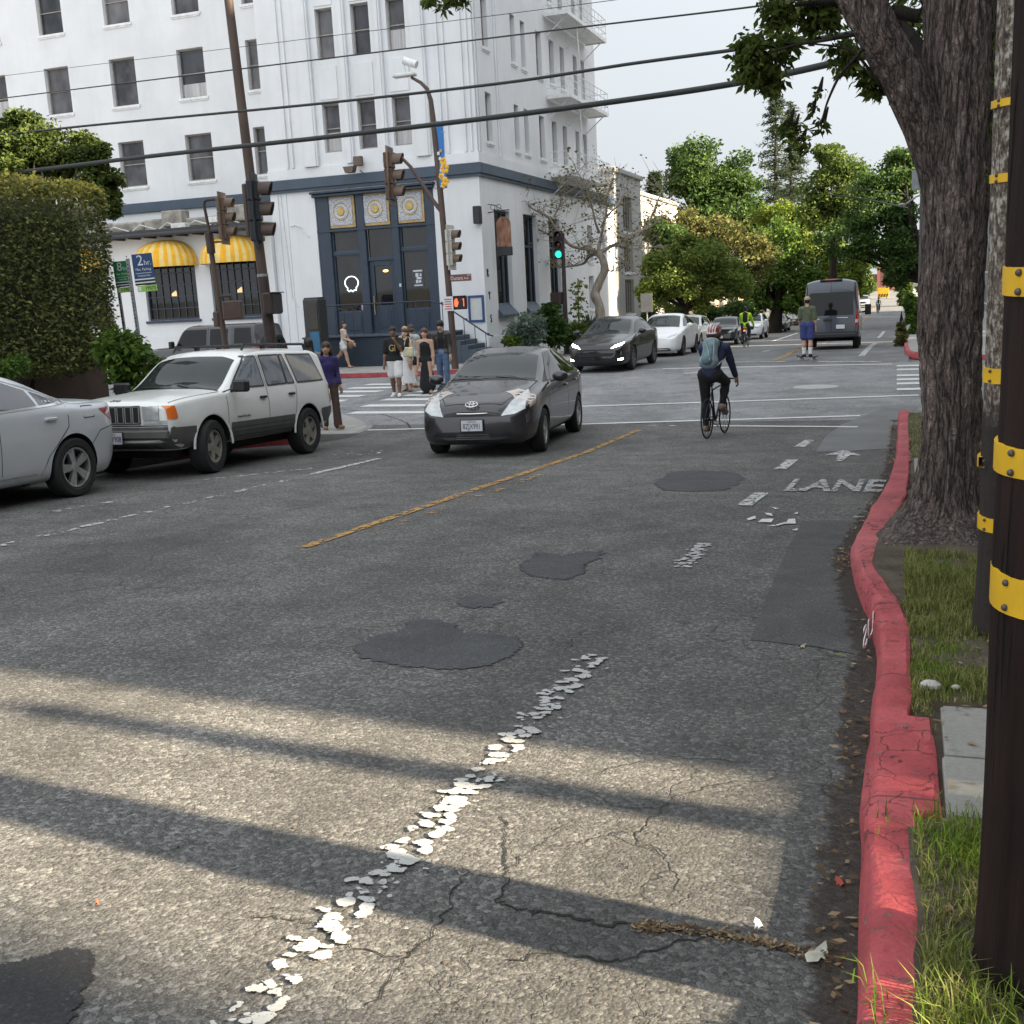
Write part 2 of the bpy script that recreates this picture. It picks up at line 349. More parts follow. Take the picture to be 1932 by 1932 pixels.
def paint(name, c, wear, sc=9., soft=.02, sx=1., gap=.06, fleck=0):
    t = NT(name); k = t.ramp(t.noise(5, 5, .6), (.25, np.array(c)*.78), (.75, np.array(c)*1.05)); t.col(k); t.rough(.7)
    n = t.noise(sc, 6, .68, src=t.map((sx, 1, 1))); n2 = t.vor(sc*.9, 'DISTANCE_TO_EDGE', src=t.warp(.16, 9))
    a = t.ramp(n, (wear-soft, 0.), (wear+soft, 1.)); e = t.ramp(n2, (gap*.5, 0.), (gap, 1.)) if wear > .3 else None
    fine = t.ramp(t.noise(90, 3, .6), (.28+.1*wear, 0.), (.36+.1*wear, 1.))
    a = t.math('MULTIPLY', a, fine)
    if e: a = t.math('MULTIPLY', a, e)
    if fleck:
        w_ = t.warp(.11, 11, src=t.map((1, 1.25, 1))); d = t.vor(fleck, src=w_, rnd=.85); cv = t.vor(fleck, src=w_, out='Color', rnd=.85); sp = t.n.new('ShaderNodeSeparateColor'); t.l.new(cv, sp.inputs[0])
        lim = t.math('ADD', t.math('MULTIPLY', sp.outputs[0], .26), .25); sx_ = t.n.new('ShaderNodeSeparateXYZ'); t.l.new(t.pos, sx_.inputs[0]); ed = t.math('MULTIPLY', t.math('MAXIMUM', t.math('SUBTRACT', t.math('ABSOLUTE', t.math('ADD', sx_.outputs[0], 1.487)), .045), 0.), 7.); lim = t.math('SUBTRACT', t.math('ADD', lim, t.math('MULTIPLY', t.noise(1.1, 3), .26)), ed); a = t.math('MULTIPLY', t.math('LESS_THAN', t.math('ADD', d, t.math('MULTIPLY', t.math('SUBTRACT', t.noise(45, 4), .5), .35)), lim), fine)
    t.alpha(a); t.nrm(t.bump(t.noise(80, 3), .4, .006)); return t.m
WP_NEAR = paint('chipped white paint', (.46, .46, .445), .3, 8, .012, fleck=14); WP = paint('worn white paint', (.60, .60, .585), .41, 8, .03); WP_OK = paint('white crosswalk paint', (.68, .68, .665), .27, 6, .05)
WP_GONE = paint('nearly gone white paint', (.56, .56, .54), .54, 7, .03); YP = paint('worn yellow paint', (.50, .27, .06), .455, 7, .03); YP_GONE = paint('nearly gone yellow paint', (.50, .29, .09), .56, 7, .03)
SOIL = M('dry soil', (.085, .065, .045), .95, var=.45, scale=4, bump=.8, bscale=30)
LAND = M('town ground', (.13, .13, .11), .95, var=.3, scale=.05)

def sheet(name, ya, yb, xa, xb, dz, mat, nx=4, step=1., kind='structure', lift=None):
    n = max(2, int((yb-ya)/step)+1); Y = np.unique(np.concatenate([np.linspace(ya, yb, n), PROF[(PROF[:, 0] > ya) & (PROF[:, 0] < yb), 0]]))
    fa = xa if callable(xa) else (lambda y: np.full_like(y, xa)); fb = xb if callable(xb) else (lambda y: np.full_like(y, xb))
    A, B = fa(Y), fb(Y); u = np.linspace(0, 1, nx+1); P = np.zeros((len(Y), nx+1, 3))
    P[:, :, 0] = A[:, None]*(1-u)+B[:, None]*u; P[:, :, 1] = Y[:, None]; P[:, :, 2] = gz(P[:, :, 1])+dz
    if lift is not None: P[:, :, 2] += lift(P[:, :, 0], P[:, :, 1])
    mb = MB(); mb.grid(P[:, ::-1]); return tag(mb.build(name, mat, ang=60), kind=kind)
sheet('ground', -59, 690, -650, 650, -.08, LAND, 8, 20)
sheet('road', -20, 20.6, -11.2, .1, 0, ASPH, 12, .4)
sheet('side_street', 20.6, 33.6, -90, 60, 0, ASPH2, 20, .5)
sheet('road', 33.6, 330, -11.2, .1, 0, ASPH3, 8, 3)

# right kerb: wandering red kerb pushed about by tree roots
kl = [(1608, 1930), (1612, 1760), (1622, 1560), (1635, 1420), (1650, 1262), (1641, 1190), (1613, 1110), (1605, 1050), (1630, 1000), (1672, 930), (1690, 860), (1694, 795)]
kr = [(1735, 1930), (1740, 1720), (1728, 1590), (1722, 1385), (1715, 1190), (1680, 1110), (1650, 1060), (1680, 980), (1712, 930), (1717, 850), (1715, 792)]
KL = np.array([(-.10, -6), (-.10, 1.8)]+[tuple(G(*p)[:2]) for p in kl]); KR = np.array([(.07, -6), (.07, 1.8)]+[tuple(G(*p, .14)[:2]) for p in kr])
KL = KL[np.argsort(KL[:, 1])]; KR = KR[np.argsort(KR[:, 1])]
kL = lambda y: pchip(KL[:, 1], KL[:, 0], y); kR = lambda y: np.maximum(pchip(KR[:, 1], KR[:, 0], y), kL(y)+.13)+.08*((np.asarray(y) > 3.46) & (np.asarray(y) < 4.36))
def kerb(name, Y, fl, fr, h, mats, sides=(1, 1), bat=.035, rag=.010, capends=True, fmat=None):
    Y = np.asarray(Y, float); L, R = fl(Y), fr(Y); z = gz(Y); sL, sR = sides
    j = lambda s: rag*(vnoise(Y*3, Y*0, s)-.5)*2
    hh = h(Y) if callable(h) else np.full_like(Y, h)
    rows = [(L+j(1), z-.05), (L+.3*bat+j(1), z+hh*.5), (L+bat*.7+j(2), z+hh-.022), (L+bat+j(2), z+hh-.008), (L+bat*1.5+j(2), z+hh), ((L+R)/2, z+hh+j(3)*.7), (R-.018, z+hh+j(4)*.5), (R-.004+j(5), z+hh-.008), (R+j(5), z+hh-.03), (R, z-.05)]
    P = np.stack([np.stack([a, Y, b], 1) for a, b in rows], 1); mb = MB(); mb.grid(P)
    nr = len(rows); o = len(Y)-1; mb.f.append(tuple(range(nr))[::-1]); mb.f.append(tuple(o*nr+k for k in range(nr))); mb.m += [0, 0]
    if fmat: mb.m = [fmat(Y[(f[0] % (len(Y)*nr))//nr]) for f in mb.f]
    return mb.build(name, mats, ang=28, fix=True)
yk = np.unique(np.concatenate([np.arange(-6, 20.7, .06), np.array([3.455, 3.465, 4.355, 4.365])]))
k1 = kerb('kerb', yk, kL, kR, lambda y: .14+.02*np.sin(y*1.3), RED)
tag(k1, kind='structure')
# dirt gathered in the gutter
t = NT('gutter dirt'); t.col(t.ramp(t.noise(30, 5, .7), (.3, (.018, .014, .011)), (.7, (.075, .055, .038)))); t.rough(.95); t.nrm(t.bump(t.noise(60, 4), .8, .01)); uv = t.n.new('ShaderNodeAttribute'); uv.attribute_name = 'across'
t.alpha(t.ramp(t.math('ADD', t.math('MULTIPLY', uv.outputs['Fac'], .9), t.math('MULTIPLY', t.noise(7, 6, .7), .75)), (.92, 0.), (1.18, .55))); gd = sheet('gutter_dirt', 1.4, 20.5, lambda y: kL(y)-.30, lambda y: kL(y)+.01, .007, t.m, 6, .1)
at_ = gd.data.attributes.new('across', 'FLOAT', 'POINT'); at_.data.foreach_set('value', np.array([1-min(1, max(0, (kL(np.array([v.co.y]))[0]-v.co.x)/.30)) for v in gd.data.vertices], np.float32))
# left kerb with a bulb-out at the corner
LKP = np.array([(-11., -8), (-11., 16.6), (-10.75, 17.0), (-9.95, 17.5), (-9.75, 18.4), (-10.0, 19.8), (-10.7, 21.2), (-12., 22.5), (-14., 23.3)])
LK_Y = np.concatenate([np.arange(-8, 16.6, .6), np.arange(16.6, 23.3, .15)]); fk = lambda y: pchip(LKP[:, 1], LKP[:, 0], y)
tag(kerb('kerb', LK_Y, lambda y: fk(y)-.15, lambda y: fk(y), lambda y: np.interp(y, [0, 17.6, 19, 24], [.15, .15, .02, .02]), [KERBC, RED], bat=.0, fmat=lambda y: 1 if 14.4 < y < 17.3 else 0), kind='structure')
sheet('sidewalk', -8, 23.3, -90, lambda y: fk(y)-.14, .14, CONC, 10, .25, lift=lambda x, y: -.125*np.clip((y-17.6)/1.4, 0, 1)*np.clip((x+14)/2.5, 0, 1))
sheet('sidewalk', -8, 20.5, 1.55, 60, .14, CONC, 10, .5)
sheet('verge', -6, 20.5, lambda y: kR(y)-.02, 1.56, .115, SOIL, 14, .12, lift=lambda x, y: .03*vnoise(x*4, y*4, 5)-.045*(((y>3.3)&(y<4.65))|((y>11.2)&(y<14.1)))+.05*np.exp(-((x-.75)**2+(y-8.5)**2)/.5))
def slab(ya, yb, xa, xb, dz):
    mb = MB(); Y = np.linspace(ya, yb, 5); 
    for i in range(4): mb.box(((xa+xb)/2, (Y[i]+Y[i+1])/2, gz((Y[i]+Y[i+1])/2)+dz-.05), (xb-xa, Y[1]-Y[0]+.002, .1), rot=np.array([[1, 0, 0], [0, 1, .0496], [0, -.0496, 1]]).T)
    return mb
for i, (ya, yb, xa, xb) in enumerate(((3.95, 4.5, .155, 1.56), (3.42, 3.93, .145, 1.56), (11.3, 14.0, .12, 1.56))):
    mb = MB(); c = (xa+xb)/2, (ya+yb)/2; A = np.array([[1, 0, 0], [0, .9988, .0495], [0, -.0495, .9988]])
    mb.box((c[0], c[1], gz(c[1])+.138-.05), (xb-xa, (yb-ya)/.9988-.012, .1), rot=A, bev=.008); tag(mb.build('paving_slab', concrete('slab concrete', (.30, .29, .265), 0, .45) if 'slab concrete' not in MATS else MATS['slab concrete']), kind='structure')
# far side of the junction
FL_Y = np.concatenate([np.arange(33.2, 37.5, .25), np.arange(38, 140, 3)])
ffl = lambda y: pchip([33.15, 33.7, 34.6, 35.8, 37.4, 400], [-15.5, -13.0, -11.7, -11.15, -11., -11.], y)
ffr = lambda y: pchip([33.15, 33.7, 34.6, 35.8, 37.4, 44, 400], [3.5, 1.6, .75, .2, .0, -.05, -.05], y)
tag(kerb('kerb', FL_Y, lambda y: ffl(y)-.15, ffl, .15, [KERBC, RED], bat=0, fmat=lambda y: 1 if y < 35.5 else 0), kind='structure')
tag(kerb('kerb', FL_Y, ffr, lambda y: ffr(y)+.15, .15, [RED, KERBC], fmat=lambda y: 0 if y < 48 else 1), kind='structure')
sheet('sidewalk', 33.2, 140, -90, lambda y: ffl(y)-.14, .14, CONC, 10, .5)
sheet('sidewalk', 33.2, 330, lambda y: ffr(y)+.14, 60, .14, CONC, 10, .5)
mb = MB(); mb.box((-53, 33.1, gz(33.1)+.07), (76, .16, .17), bev=.02); tag(mb.build('kerb', KERBC), kind='structure')
mb = MB(); mb.box((-19, 33.02, gz(33.)+.08), (9, .04, .15), bev=.01); tag(mb.build('kerb_paint', RED), kind='structure')
mb = MB(); mb.box((-54, 23.42, gz(23.4)+.06), (80, .18, .17), bev=.02); tag(mb.build('kerb', KERBC), kind='structure')
def poly_sheet(name, pts, dz, mat, sub=10, wob=0.):
    pts = [np.array(p[:2], float) for p in pts]; out = []
    for i in range(len(pts)):
        a, b = pts[i], pts[(i+1) % len(pts)]
        for k in range(sub): 
            p = a+(b-a)*k/sub; n = np.array([-(b-a)[1], (b-a)[0]]); n /= np.linalg.norm(n)+1e-9
            out.append(p+n*wob*(vnoise(np.array([i*3.1+k*.7]), np.array([.5]), 9)[0]-.5)*2+n*wob*.6*(random.random()-.5))
    bm = bmesh.new(); vs = [bm.verts.new((q[0], q[1], gz(q[1])+dz)) for q in out]; f = bm.faces.new(vs); f.normal_update()
    if f.normal.z < 0: f.normal_flip()
    bmesh.ops.triangulate(bm, faces=bm.faces); me = bpy.data.meshes.new(name); bm.to_mesh(me); bm.free(); me.materials.append(mat); return tag(link(name, me, None, None, 0), kind='structure')
poly_sheet('curb_ramp', [G(*p) for p in ((1540, 853), (1600, 852), (1690, 846), (1697, 795), (1712, 790), (1735, 768), (1700, 768), (1650, 778), (1590, 800), (1556, 826))], .006, concrete('ramp concrete', (.165, .165, .163), 0, .4), 6)
zx = lambda x, y, s, ox, oy: ((ox+x*s)/1.294, (oy+y*s)/1.294)
def patch(pts, s, ox, oy, mat, dz=.005, wob=.02): poly_sheet('road_patch', [G(*zx(x, y, s, ox, oy)) for x, y in pts], dz, mat, 16, wob*1.5)
patch([(320, 1225), (420, 1165), (540, 1140), (580, 1095), (700, 1090), (790, 1110), (830, 1150), (980, 1160), (1090, 1180), (1110, 1210), (1060, 1260), (930, 1310), (780, 1325), (560, 1310), (450, 1290), (350, 1270)], .5176, 700, 950, PATCH)
patch([(800, 1010), (830, 985), (900, 975), (980, 980), (1020, 1000), (960, 1030), (850, 1035)], .5176, 700, 950, PATCH)
patch([(1090, 840), (1150, 810), (1190, 770), (1300, 790), (1390, 770), (1480, 765), (1500, 780), (1400, 830), (1400, 870), (1320, 900), (1240, 895), (1150, 880)], .5176, 700, 950, PATCH, wob=.04)
patch([(235, 555), (330, 490), (480, 480), (690, 490), (760, 520), (730, 560), (640, 600), (480, 605), (290, 600)], .4141, 1500, 950, PATCH, wob=.04)
patch([(0, 1660), (150, 1630), (330, 1580), (440, 1600), (430, 1700), (380, 1830), (330, 1932), (200, 2060), (-200, 2060), (-200, 1760)], .5176, 0, 1500, PATCH_DK, wob=.012)
poly_sheet('road_patch', [G(*zx(x, y, .4141, 1500, 950))[:2] for x, y in ((1110, 780), (1300, 775), (1520, 785), (1410, 940), (1390, 1080), (1480, 1390), (1530, 1590), (1180, 1520), (800, 1480), (960, 1070))], .004, PATCH_SM, 6, .008)
def seg(a, b, w, mat, name='road_marking', dz=.009, n=None):
    a, b = np.array(a[:2], float), np.array(b[:2], float); L = np.linalg.norm(b-a); n = n or max(2, int(L/.5)); d = (b-a)/L; s = np.array([-d[1], d[0]])*w/2; P = np.zeros((n+1, 3, 3))
    for i in range(n+1):
        p = a+(b-a)*i/n
        for k in range(3): q = p+s*(k-1); P[i, k] = (*q, gz(q[1])+dz)
    mb = MB(); mb.grid(P[:, ::-1]); return tag(mb.build(name, mat, ang=60, fix=True), kind='structure')
X0 = -1.48
seg((X0-.015, 1.5), (X0, 5.35), .32, WP_NEAR)
for a, b in (((1288, 1072), (1342, 1027)), ((1404, 955), (1437, 931)), ((1472, 886), (1496, 868)), ((1508, 844), (1528, 831))):
    p, q = G(*a), G(*b); seg(p, q, .28 if a[0] < 1300 else .15, WP_NEAR if a[0] < 1300 else WP)
seg(G(572, 1034), G(1205, 812), .115, YP); p, q = G(690, 1010), G(1030, 893); seg((p[0]+.02, p[1]), (q[0], q[1]), .12, YP_GONE)
seg(G(0, 1031), G(640, 884), .11, WP_GONE); seg(G(590, 895), G(715, 866), .11, WP)
seg(G(386, 906), G(592, 884), .13, WP_GONE); seg(G(105, 966), G(228, 945), .12, WP_GONE); seg(G(600, 862), G(740, 851), .5, paint('ghost of white paint', (.55, .55, .53), .60, 6, .03))
seg(G(1346, 804), G(1618, 806), .16, WP_OK); seg(G(1222, 804), G(1346, 804), .14, WP_GONE)
seg(G(660, 813), G(1623, 785), .17, WP_OK); seg(G(800, 777), G(1733, 746), .19, WP_OK)
for y, a, b in ((1475, 830, 1460), (1420, 930, 1480), (1372, 1080, 1500), (1338, 1250, 1520), (1308, 1350, 1540), (1385, 560, 780), (1347, 560, 920), (1311, 640, 1060), (1281, 820, 1160), (1253, 950, 1290)):
    p, q = G(*zx(a, y, .3106, 600, 550)), G(*zx(b, y-4, .3106, 600, 550)); seg(p, q, .46, WP_OK)
for y in (690.7, 697.7, 708.9, 716.5, 724.3, 735): p, q = G(1692, y), G(1760, y-1.5); seg(p, q, .42, WP_OK)
seg(G(1250, 696), G(1683, 687), .2, WP_OK); seg(G(1374, 683.5), G(1482, 682.5), .2, WP); seg(G(1543, 682.5), G(1662, 682.5), .2, WP)
seg(G(1461, 681), G(1500, 663), .2, YP); p = G(1461, 681); seg((p[0], p[1]+6), (p[0]-.1, 200), .15, YP)
seg(G(1456, 644), G(1506, 628), .16, WP_OK)
for a, b in (((1625, 672), (1651, 648)), ((1657, 638), (1668, 625))): seg(G(*a), G(*b), .2, WP)
seg(G(1600, 608), G(1709, 608), .6, WP_GONE); seg(G(1600, 598), G(1709, 598), .5, WP)
seg(G(1290, 705), G(1350, 700), .25, WP); seg(G(1440, 664), G(1452, 661), .15, WP); seg(G(1585, 561), G(1690, 561), .8, WP)
p = G(1539, 730); mb = MB(); mb.lathe([(.0, .012), (.46, .012), (.5, .006), (.52, 0)], 28, 0, (p+np.array([0, 0, .003]), np.eye(3))); tag(mb.build('manhole_cover', M('worn steel', (.34, .34, .33), .55, .3, .1), ang=30), 'round pale manhole cover in the middle of the junction', 'manhole cover')
# LANE, arrow and the rider symbol in the bike lane
def ground_text(s, p, w, l, mat):
    o = text('road_lettering', s, 1, mat, None, (p[0], p[1], gz(p[1])+.012), (math.atan(-.0496), 0, R_(-1.5)), .0005, wl=(w, l), ofs=.028); return tag(o, kind='structure')
a, b = G(1480, 928), G(1668, 926); t_ = G(1575, 906); ground_text('LANE', ((a[0]+b[0])/2, (a[1]+t_[1])/2), b[0]-a[0], t_[1]-a[1], paint('worn lane lettering', (.50, .50, .485), .455, 9, .03))
def ground_poly(pts, mat):
    c = np.mean(pts, 0); mb = MB(); mb.add([(x, y, gz(y)+.011) for x, y in pts], [tuple(range(len(pts)))]); tag(mb.build('road_marking', mat, ang=0, fix=True), kind='structure')
gp = lambda *l: [tuple(G(*zx(x, y, .4141, 1500, 950))[:2]) for x, y in l]
ground_poly(gp((1240, 392), (1340, 366), (1365, 366), (1460, 396), (1390, 392), (1345, 428), (1305, 428), (1320, 390)), WP)
for l in (((780, 770), (830, 752), (835, 768), (790, 780)), ((845, 790), (870, 772), (940, 770), (925, 792)), ((885, 735), (925, 738), (935, 755), (900, 748)), ((1010, 800), (1025, 772), (1065, 770), (1070, 800)), ((1055, 740), (1082, 730), (1080, 742)), ((925, 700), (970, 708), (950, 714)), ((905, 812), (940, 806), (955, 815)), ((1045, 835), (1082, 828), (1075, 842)), ((950, 806), (1010, 790), (1015, 797), (960, 812))): ground_poly(gp(*l), WP_OK)
seg(G(*zx(1375, 757, .4141, 1500, 950)), G(*zx(1480, 755, .4141, 1500, 950)), .07, WP_GONE); seg(G(*zx(1150, 757, .4141, 1500, 950)), G(*zx(1250, 757, .4141, 1500, 950)), .05, WP_GONE)
# white brush lettering on the face of the red kerb
p = G(1643, 1205); t_ = text('kerb_lettering', 'BUS', .17, M('white brush paint', (.7, .7, .68), .7), None, (kL(p[1])+.0, p[1]-.02, p[2]+.075), (R_(90), 0, R_(-97)), .002, sx=1.9); tag(t_, kind='structure')
# cracks
CRK = M('crack', (.016, .015, .013), .95)
def crack(pts, w, name='road_crack'):
    P = [G(*p)[:2] for p in pts]; P = smooth_path(P, 10); P[:, 0] += (vnoise(np.arange(len(P))*.9, np.zeros(len(P)), 3)-.5)*.035; P[:, 1] += (vnoise(np.arange(len(P))*.9, np.ones(len(P)), 4)-.5)*.035
    W2 = w*.55*(.25+1.1*vnoise(np.arange(len(P))*.6, np.zeros(len(P)), 8)); Q = np.zeros((len(P), 2, 3))
    for i in range(len(P)):
        d = P[min(i+1, len(P)-1)]-P[max(i-1, 0)]; d = d/np.linalg.norm(d); n = np.array([-d[1], d[0]])
        for k, sg in enumerate((1, -1)): q = P[i]+n*sg*W2[i]/2; Q[i, k] = (*q, gz(q[1])+.0035)
    mb = MB(); mb.grid(Q); return tag(mb.build(name, CRK, ang=0, fix=True), kind='structure')
crack([(1600, 1812), (1480, 1790), (1360, 1765), (1240, 1752), (1130, 1742), (1060, 1730), (990, 1720)], .022); crack([(1340, 1765), (1240, 1790), (1160, 1812), (1060, 1802), (970, 1810)], .012)
crack([(990, 1720), (940, 1700), (960, 1640), (948, 1590), (955, 1540)], .012); crack([(960, 1640), (1010, 1600), (1060, 1560)], .008); crack([(880, 1640), (840, 1720), (790, 1790), (760, 1810), (700, 1900)], .009)
crack([(1420, 1440), (1300, 1430), (1200, 1440), (1100, 1465)], .008); crack([(760, 1810), (640, 1780), (560, 1735), (470, 1730)], .008); crack([(1350, 910), (1290, 922), (1240, 915)], .03)
crack([(640, 772), (700, 778), (770, 800), (775, 812)], .07)
# ================================================================ BUILDINGS
def stucco(name, c, st=.1):
    t = NT(name); k = t.ramp(t.noise(.6, 7, .6), (.3, np.array(c)*(1-st)), (.7, np.array(c)*1.03))
    k = t.mix(t.math('MULTIPLY', t.ramp(t.noise(1., 5, .6, src=t.map((3.2, 3.2, .16))), (.5, 0.), (.78, 1.)), st*1.6), k, tuple(np.array(c)*.62))   # rain streaks
    t.col(k); t.rough(.8); t.nrm(t.bump(t.noise(45, 5), .18, .01)); return t.m
WHITE = stucco('white stucco', (.72, .728, .745)); GREYST = stucco('grey stucco', (.33, .325, .32)); PALE = stucco('pale stucco', (.42, .41, .39))
NAVY = M('navy paint', (.024, .040, .066), .5, var=.12, scale=3, bump=.1, bscale=60); NAVY_L = M('navy trim', (.048, .072, .105), .55, var=.12, scale=2)
FRAME = M('bronze window frame', (.30, .28, .25), .5, var=.15); FRAME_W = M('white window frame', (.7, .7, .69), .5); SILL = M('white sill', (.74, .745, .75), .75)
def glassm(name, c, r=.05, ior=1.5, var=.5, sc=1.2):
    t = NT(name); t.col(t.ramp(t.noise(sc, 3, .5, src=t.map((1, 1, .7))), (.35, np.array(c)*(1-var)), (.65, np.array(c)*(1+var)))); t.rough(r); t.b.inputs['IOR'].default_value = ior; t.b.inputs['Specular IOR Level'].default_value = .3 if name.startswith('window') else .5
    t.nrm(t.bump(t.noise(1.1, 2), .015, .05)); return t.m
GL = [glassm('window glass dusk', (.085, .083, .09), .06, 1.42), glassm('window glass curtain', (.13, .126, .132), .1, 1.45, .35), glassm('window glass dark', (.042, .045, .052), .05, 1.5)]
GSHOP = glassm('shop glass', (.012, .012, .013), .03, 1.5, .4); CURT = M('net curtain', (.42, .41, .41), .9, var=.25, scale=14, stretch=(1, 1, .05))
EX, EY, EZ = np.eye(3)
def wall(mb, o, ux, n, Wd, H, holes, dep, mi=0, mr=None):
    o, ux, n = map(np.array, (o, ux, n)); o = o.astype(float)
    us = sorted({0, Wd, *[a for h in holes for a in (h[0], h[2])]}); vs = sorted({0, H, *[a for h in holes for a in (h[1], h[3])]})
    pt = lambda u, v, d=0.: o+ux*u+EZ*v-n*d
    sgn = np.cross(ux, EZ) @ n > 0
    q = lambda a, b, c, d, m: mb.add([a, b, c, d] if sgn else [a, d, c, b], [(0, 1, 2, 3)], m)
    for i in range(len(us)-1):
        for j in range(len(vs)-1):
            cu, cv = (us[i]+us[i+1])/2, (vs[j]+vs[j+1])/2
            if any(h[0] < cu < h[2] and h[1] < cv < h[3] for h in holes): continue
            q(pt(us[i], vs[j]), pt(us[i+1], vs[j]), pt(us[i+1], vs[j+1]), pt(us[i], vs[j+1]), mi)
    mr = mi if mr is None else mr
    for a, b, c, d in holes:
        for p, r in (((a, b), (a, d)), ((a, d), (c, d)), ((c, d), (c, b)), ((c, b), (a, b))): q(pt(*p), pt(*r), pt(*r, dep), pt(*p, dep), mr)
def fr_box(mb, o, ux, n, u0, u1, v0, v1, d0, d1, mi=0, bev=0.):     # box in a wall's frame, from depth d0 to d1 (outward positive)
    c = np.array(o, float)+ux*(u0+u1)/2+EZ*(v0+v1)/2+n*(d0+d1)/2
    mb.box(c, (1, 1, 1) if 0 else tuple(abs(ux*(u1-u0)+EZ*(v1-v0)+n*(d1-d0))), mi, bev=bev)
def sash(parent, o, ux, n, hole, dep, fm, pm, sill=True, bars=(0, 1), fw=.05, curtain=0., name='window'):
    a, b, c, d = hole; mb = MB(); F = lambda u0, u1, v0, v1, d0, d1, mi=0: fr_box(mb, o, ux, n, u0, u1, v0, v1, d0, d1, mi)
    e = .002
    F(a+e, a+fw, b+e, d-e, -dep+.002, -dep+.07); F(c-fw, c-e, b+e, d-e, -dep+.002, -dep+.07); F(a+fw, c-fw, d-fw, d-e, -dep+.002, -dep+.068); F(a+fw, c-fw, b+e, b+fw*1.3, -dep+.002, -dep+.068)
    for k in range(1, bars[0]+1): u = a+(c-a)*k/(bars[0]+1); F(u-.016, u+.016, b+fw*1.3, d-fw, -dep+.004, -dep+.055)
    for k in range(1, bars[1]+1): v = b+(d-b)*k/(bars[1]+1); F(a+fw, c-fw, v-.018, v+.018, -dep+.006, -dep+.06)
    if sill: F(a-.07, c+.07, b-.1, b-.003, .002, .07, 1); F(a-.03, c+.03, b-.16, b-.1, .002, .035, 1)
    w = mb.build(name, [fm, SILL], parent); p = MB(); fr_box(p, o, ux, n, a+.01, c-.01, b+.01, d-.01, -dep-.03, -dep+.012); p.build('pane', pm, w)
    if curtain:
        q = MB(); fr_box(q, o, ux, n, a+fw, c-fw, b+fw*1.3, b+(d-b)*curtain, -dep+.014, -dep+.018); q.build('curtain', CURT, w)
    return w
YH, XH = 39.0, -14.58
hotel = thing('hotel', 'white corner hotel with navy band, navy entrance bay and rows of sash windows', 'building', (0, 0, 0))
mb = MB()
# centre block: facade to the camera
bays = [(-20.68, -19.97), (-19.23, -18.5), (-17.82, -17.1)]; rows = [(5.56, 7.29), (8.84, 10.62), (12.1, 13.9), (15.4, 17.2)]
LX, HT = -23.2, 20.
o = np.array((LX, YH, -2.6)); holes = [(a-LX, z0+2.6, b-LX, z1+2.6) for a, b in bays for z0, z1 in rows]
ent = (-21.3-LX, 1.4, -16.4-LX, 6.75); wall(mb, o, EX, -EY, XH-LX, HT, holes+[ent], .24)
cw = [(o, EX, -EY, h, .24) for h in holes]
# street face
ry = [(40.12, 40.66), (43.33, 43.8), (44.58, 45.05), (46.55, 47.2), (48.4, 49.0), (50.03, 50.6), (52.1, 52.65), (53.4, 53.95)]
o2 = np.array((XH, YH, -2.6)); h2 = [(a-YH-.05, z0+2.6, b-YH+.05, z1+2.6) for a, b in ry for z0, z1 in rows]
gf = [(40.38, 42.15, -.72, 3.16), (43.8, 45.5, -.74, 3.16), (47.2, 48.85, -.74, 3.16)]; hg = [(a-YH, z0+2.6, b-YH, z1+2.6) for a, b, z0, z1 in gf]
gs = [(53.5, 54.4, 1.4, 3.1), (56.3, 56.9, 1.7, 2.75), (53.5, 54.4, -.9, .7)]; hs = [(a-YH, z0+2.6, b-YH, z1+2.6) for a, b, z0, z1 in gs]
wall(mb, o2, EY, EX, 55.9-YH, HT, h2+hg+[h for h in hs if h[0] < 16.9 and h[2] < 16.9], .24)
mb.box(((LX+XH)/2, (YH+55.9)/2, HT-2.7), (XH-LX-.02, 55.9-YH-.02, .2)); mb.add([(LX, 55.9, -2.6), (XH, 55.9, -2.6), (XH, 55.9, HT-2.6), (LX, 55.9, HT-2.6)], [(0, 1, 2, 3)]); mb.add([(LX, YH, -2.6), (LX, 43., -2.6), (LX, 43., HT-2.6), (LX, YH, HT-2.6)], [(3, 2, 1, 0)])
# low rear wing along the street
wall(mb, (XH-.02, 55.9, -2.6), EY, EX, 3.1, 7.3, [(.4, 4.3, 1.0, 5.35)], .2); mb.box((XH-3, 57.45, 4.6), (6., 3.06, .2)); mb.add([(XH-.02, 59, -2.6), (XH-8, 59, -2.6), (XH-8, 59, 4.7), (XH-.02, 59, 4.7)], [(0, 1, 2, 3)])
# left wing, set back
o3 = np.array((-52., 42.8, -2.6)); wx = [-49.6, -46.2, -42.7, -39.2, -35.71, -32.2, -28.73, -25.35]; h3 = [(x-.66+52, z0+2.6+(.05 if z0 < 8 else .1), x+.66+52, z1+2.6+.12) for x in wx for z0, z1 in [(5.45, 7.3), (8.8, 10.75), (12.15, 14.), (15.5, 17.3)]]
wall(mb, o3, EX, -EY, LX+52, HT, h3, .24); mb.box((-37.6, 48, HT-2.7), (28.8, 10.3, .2))
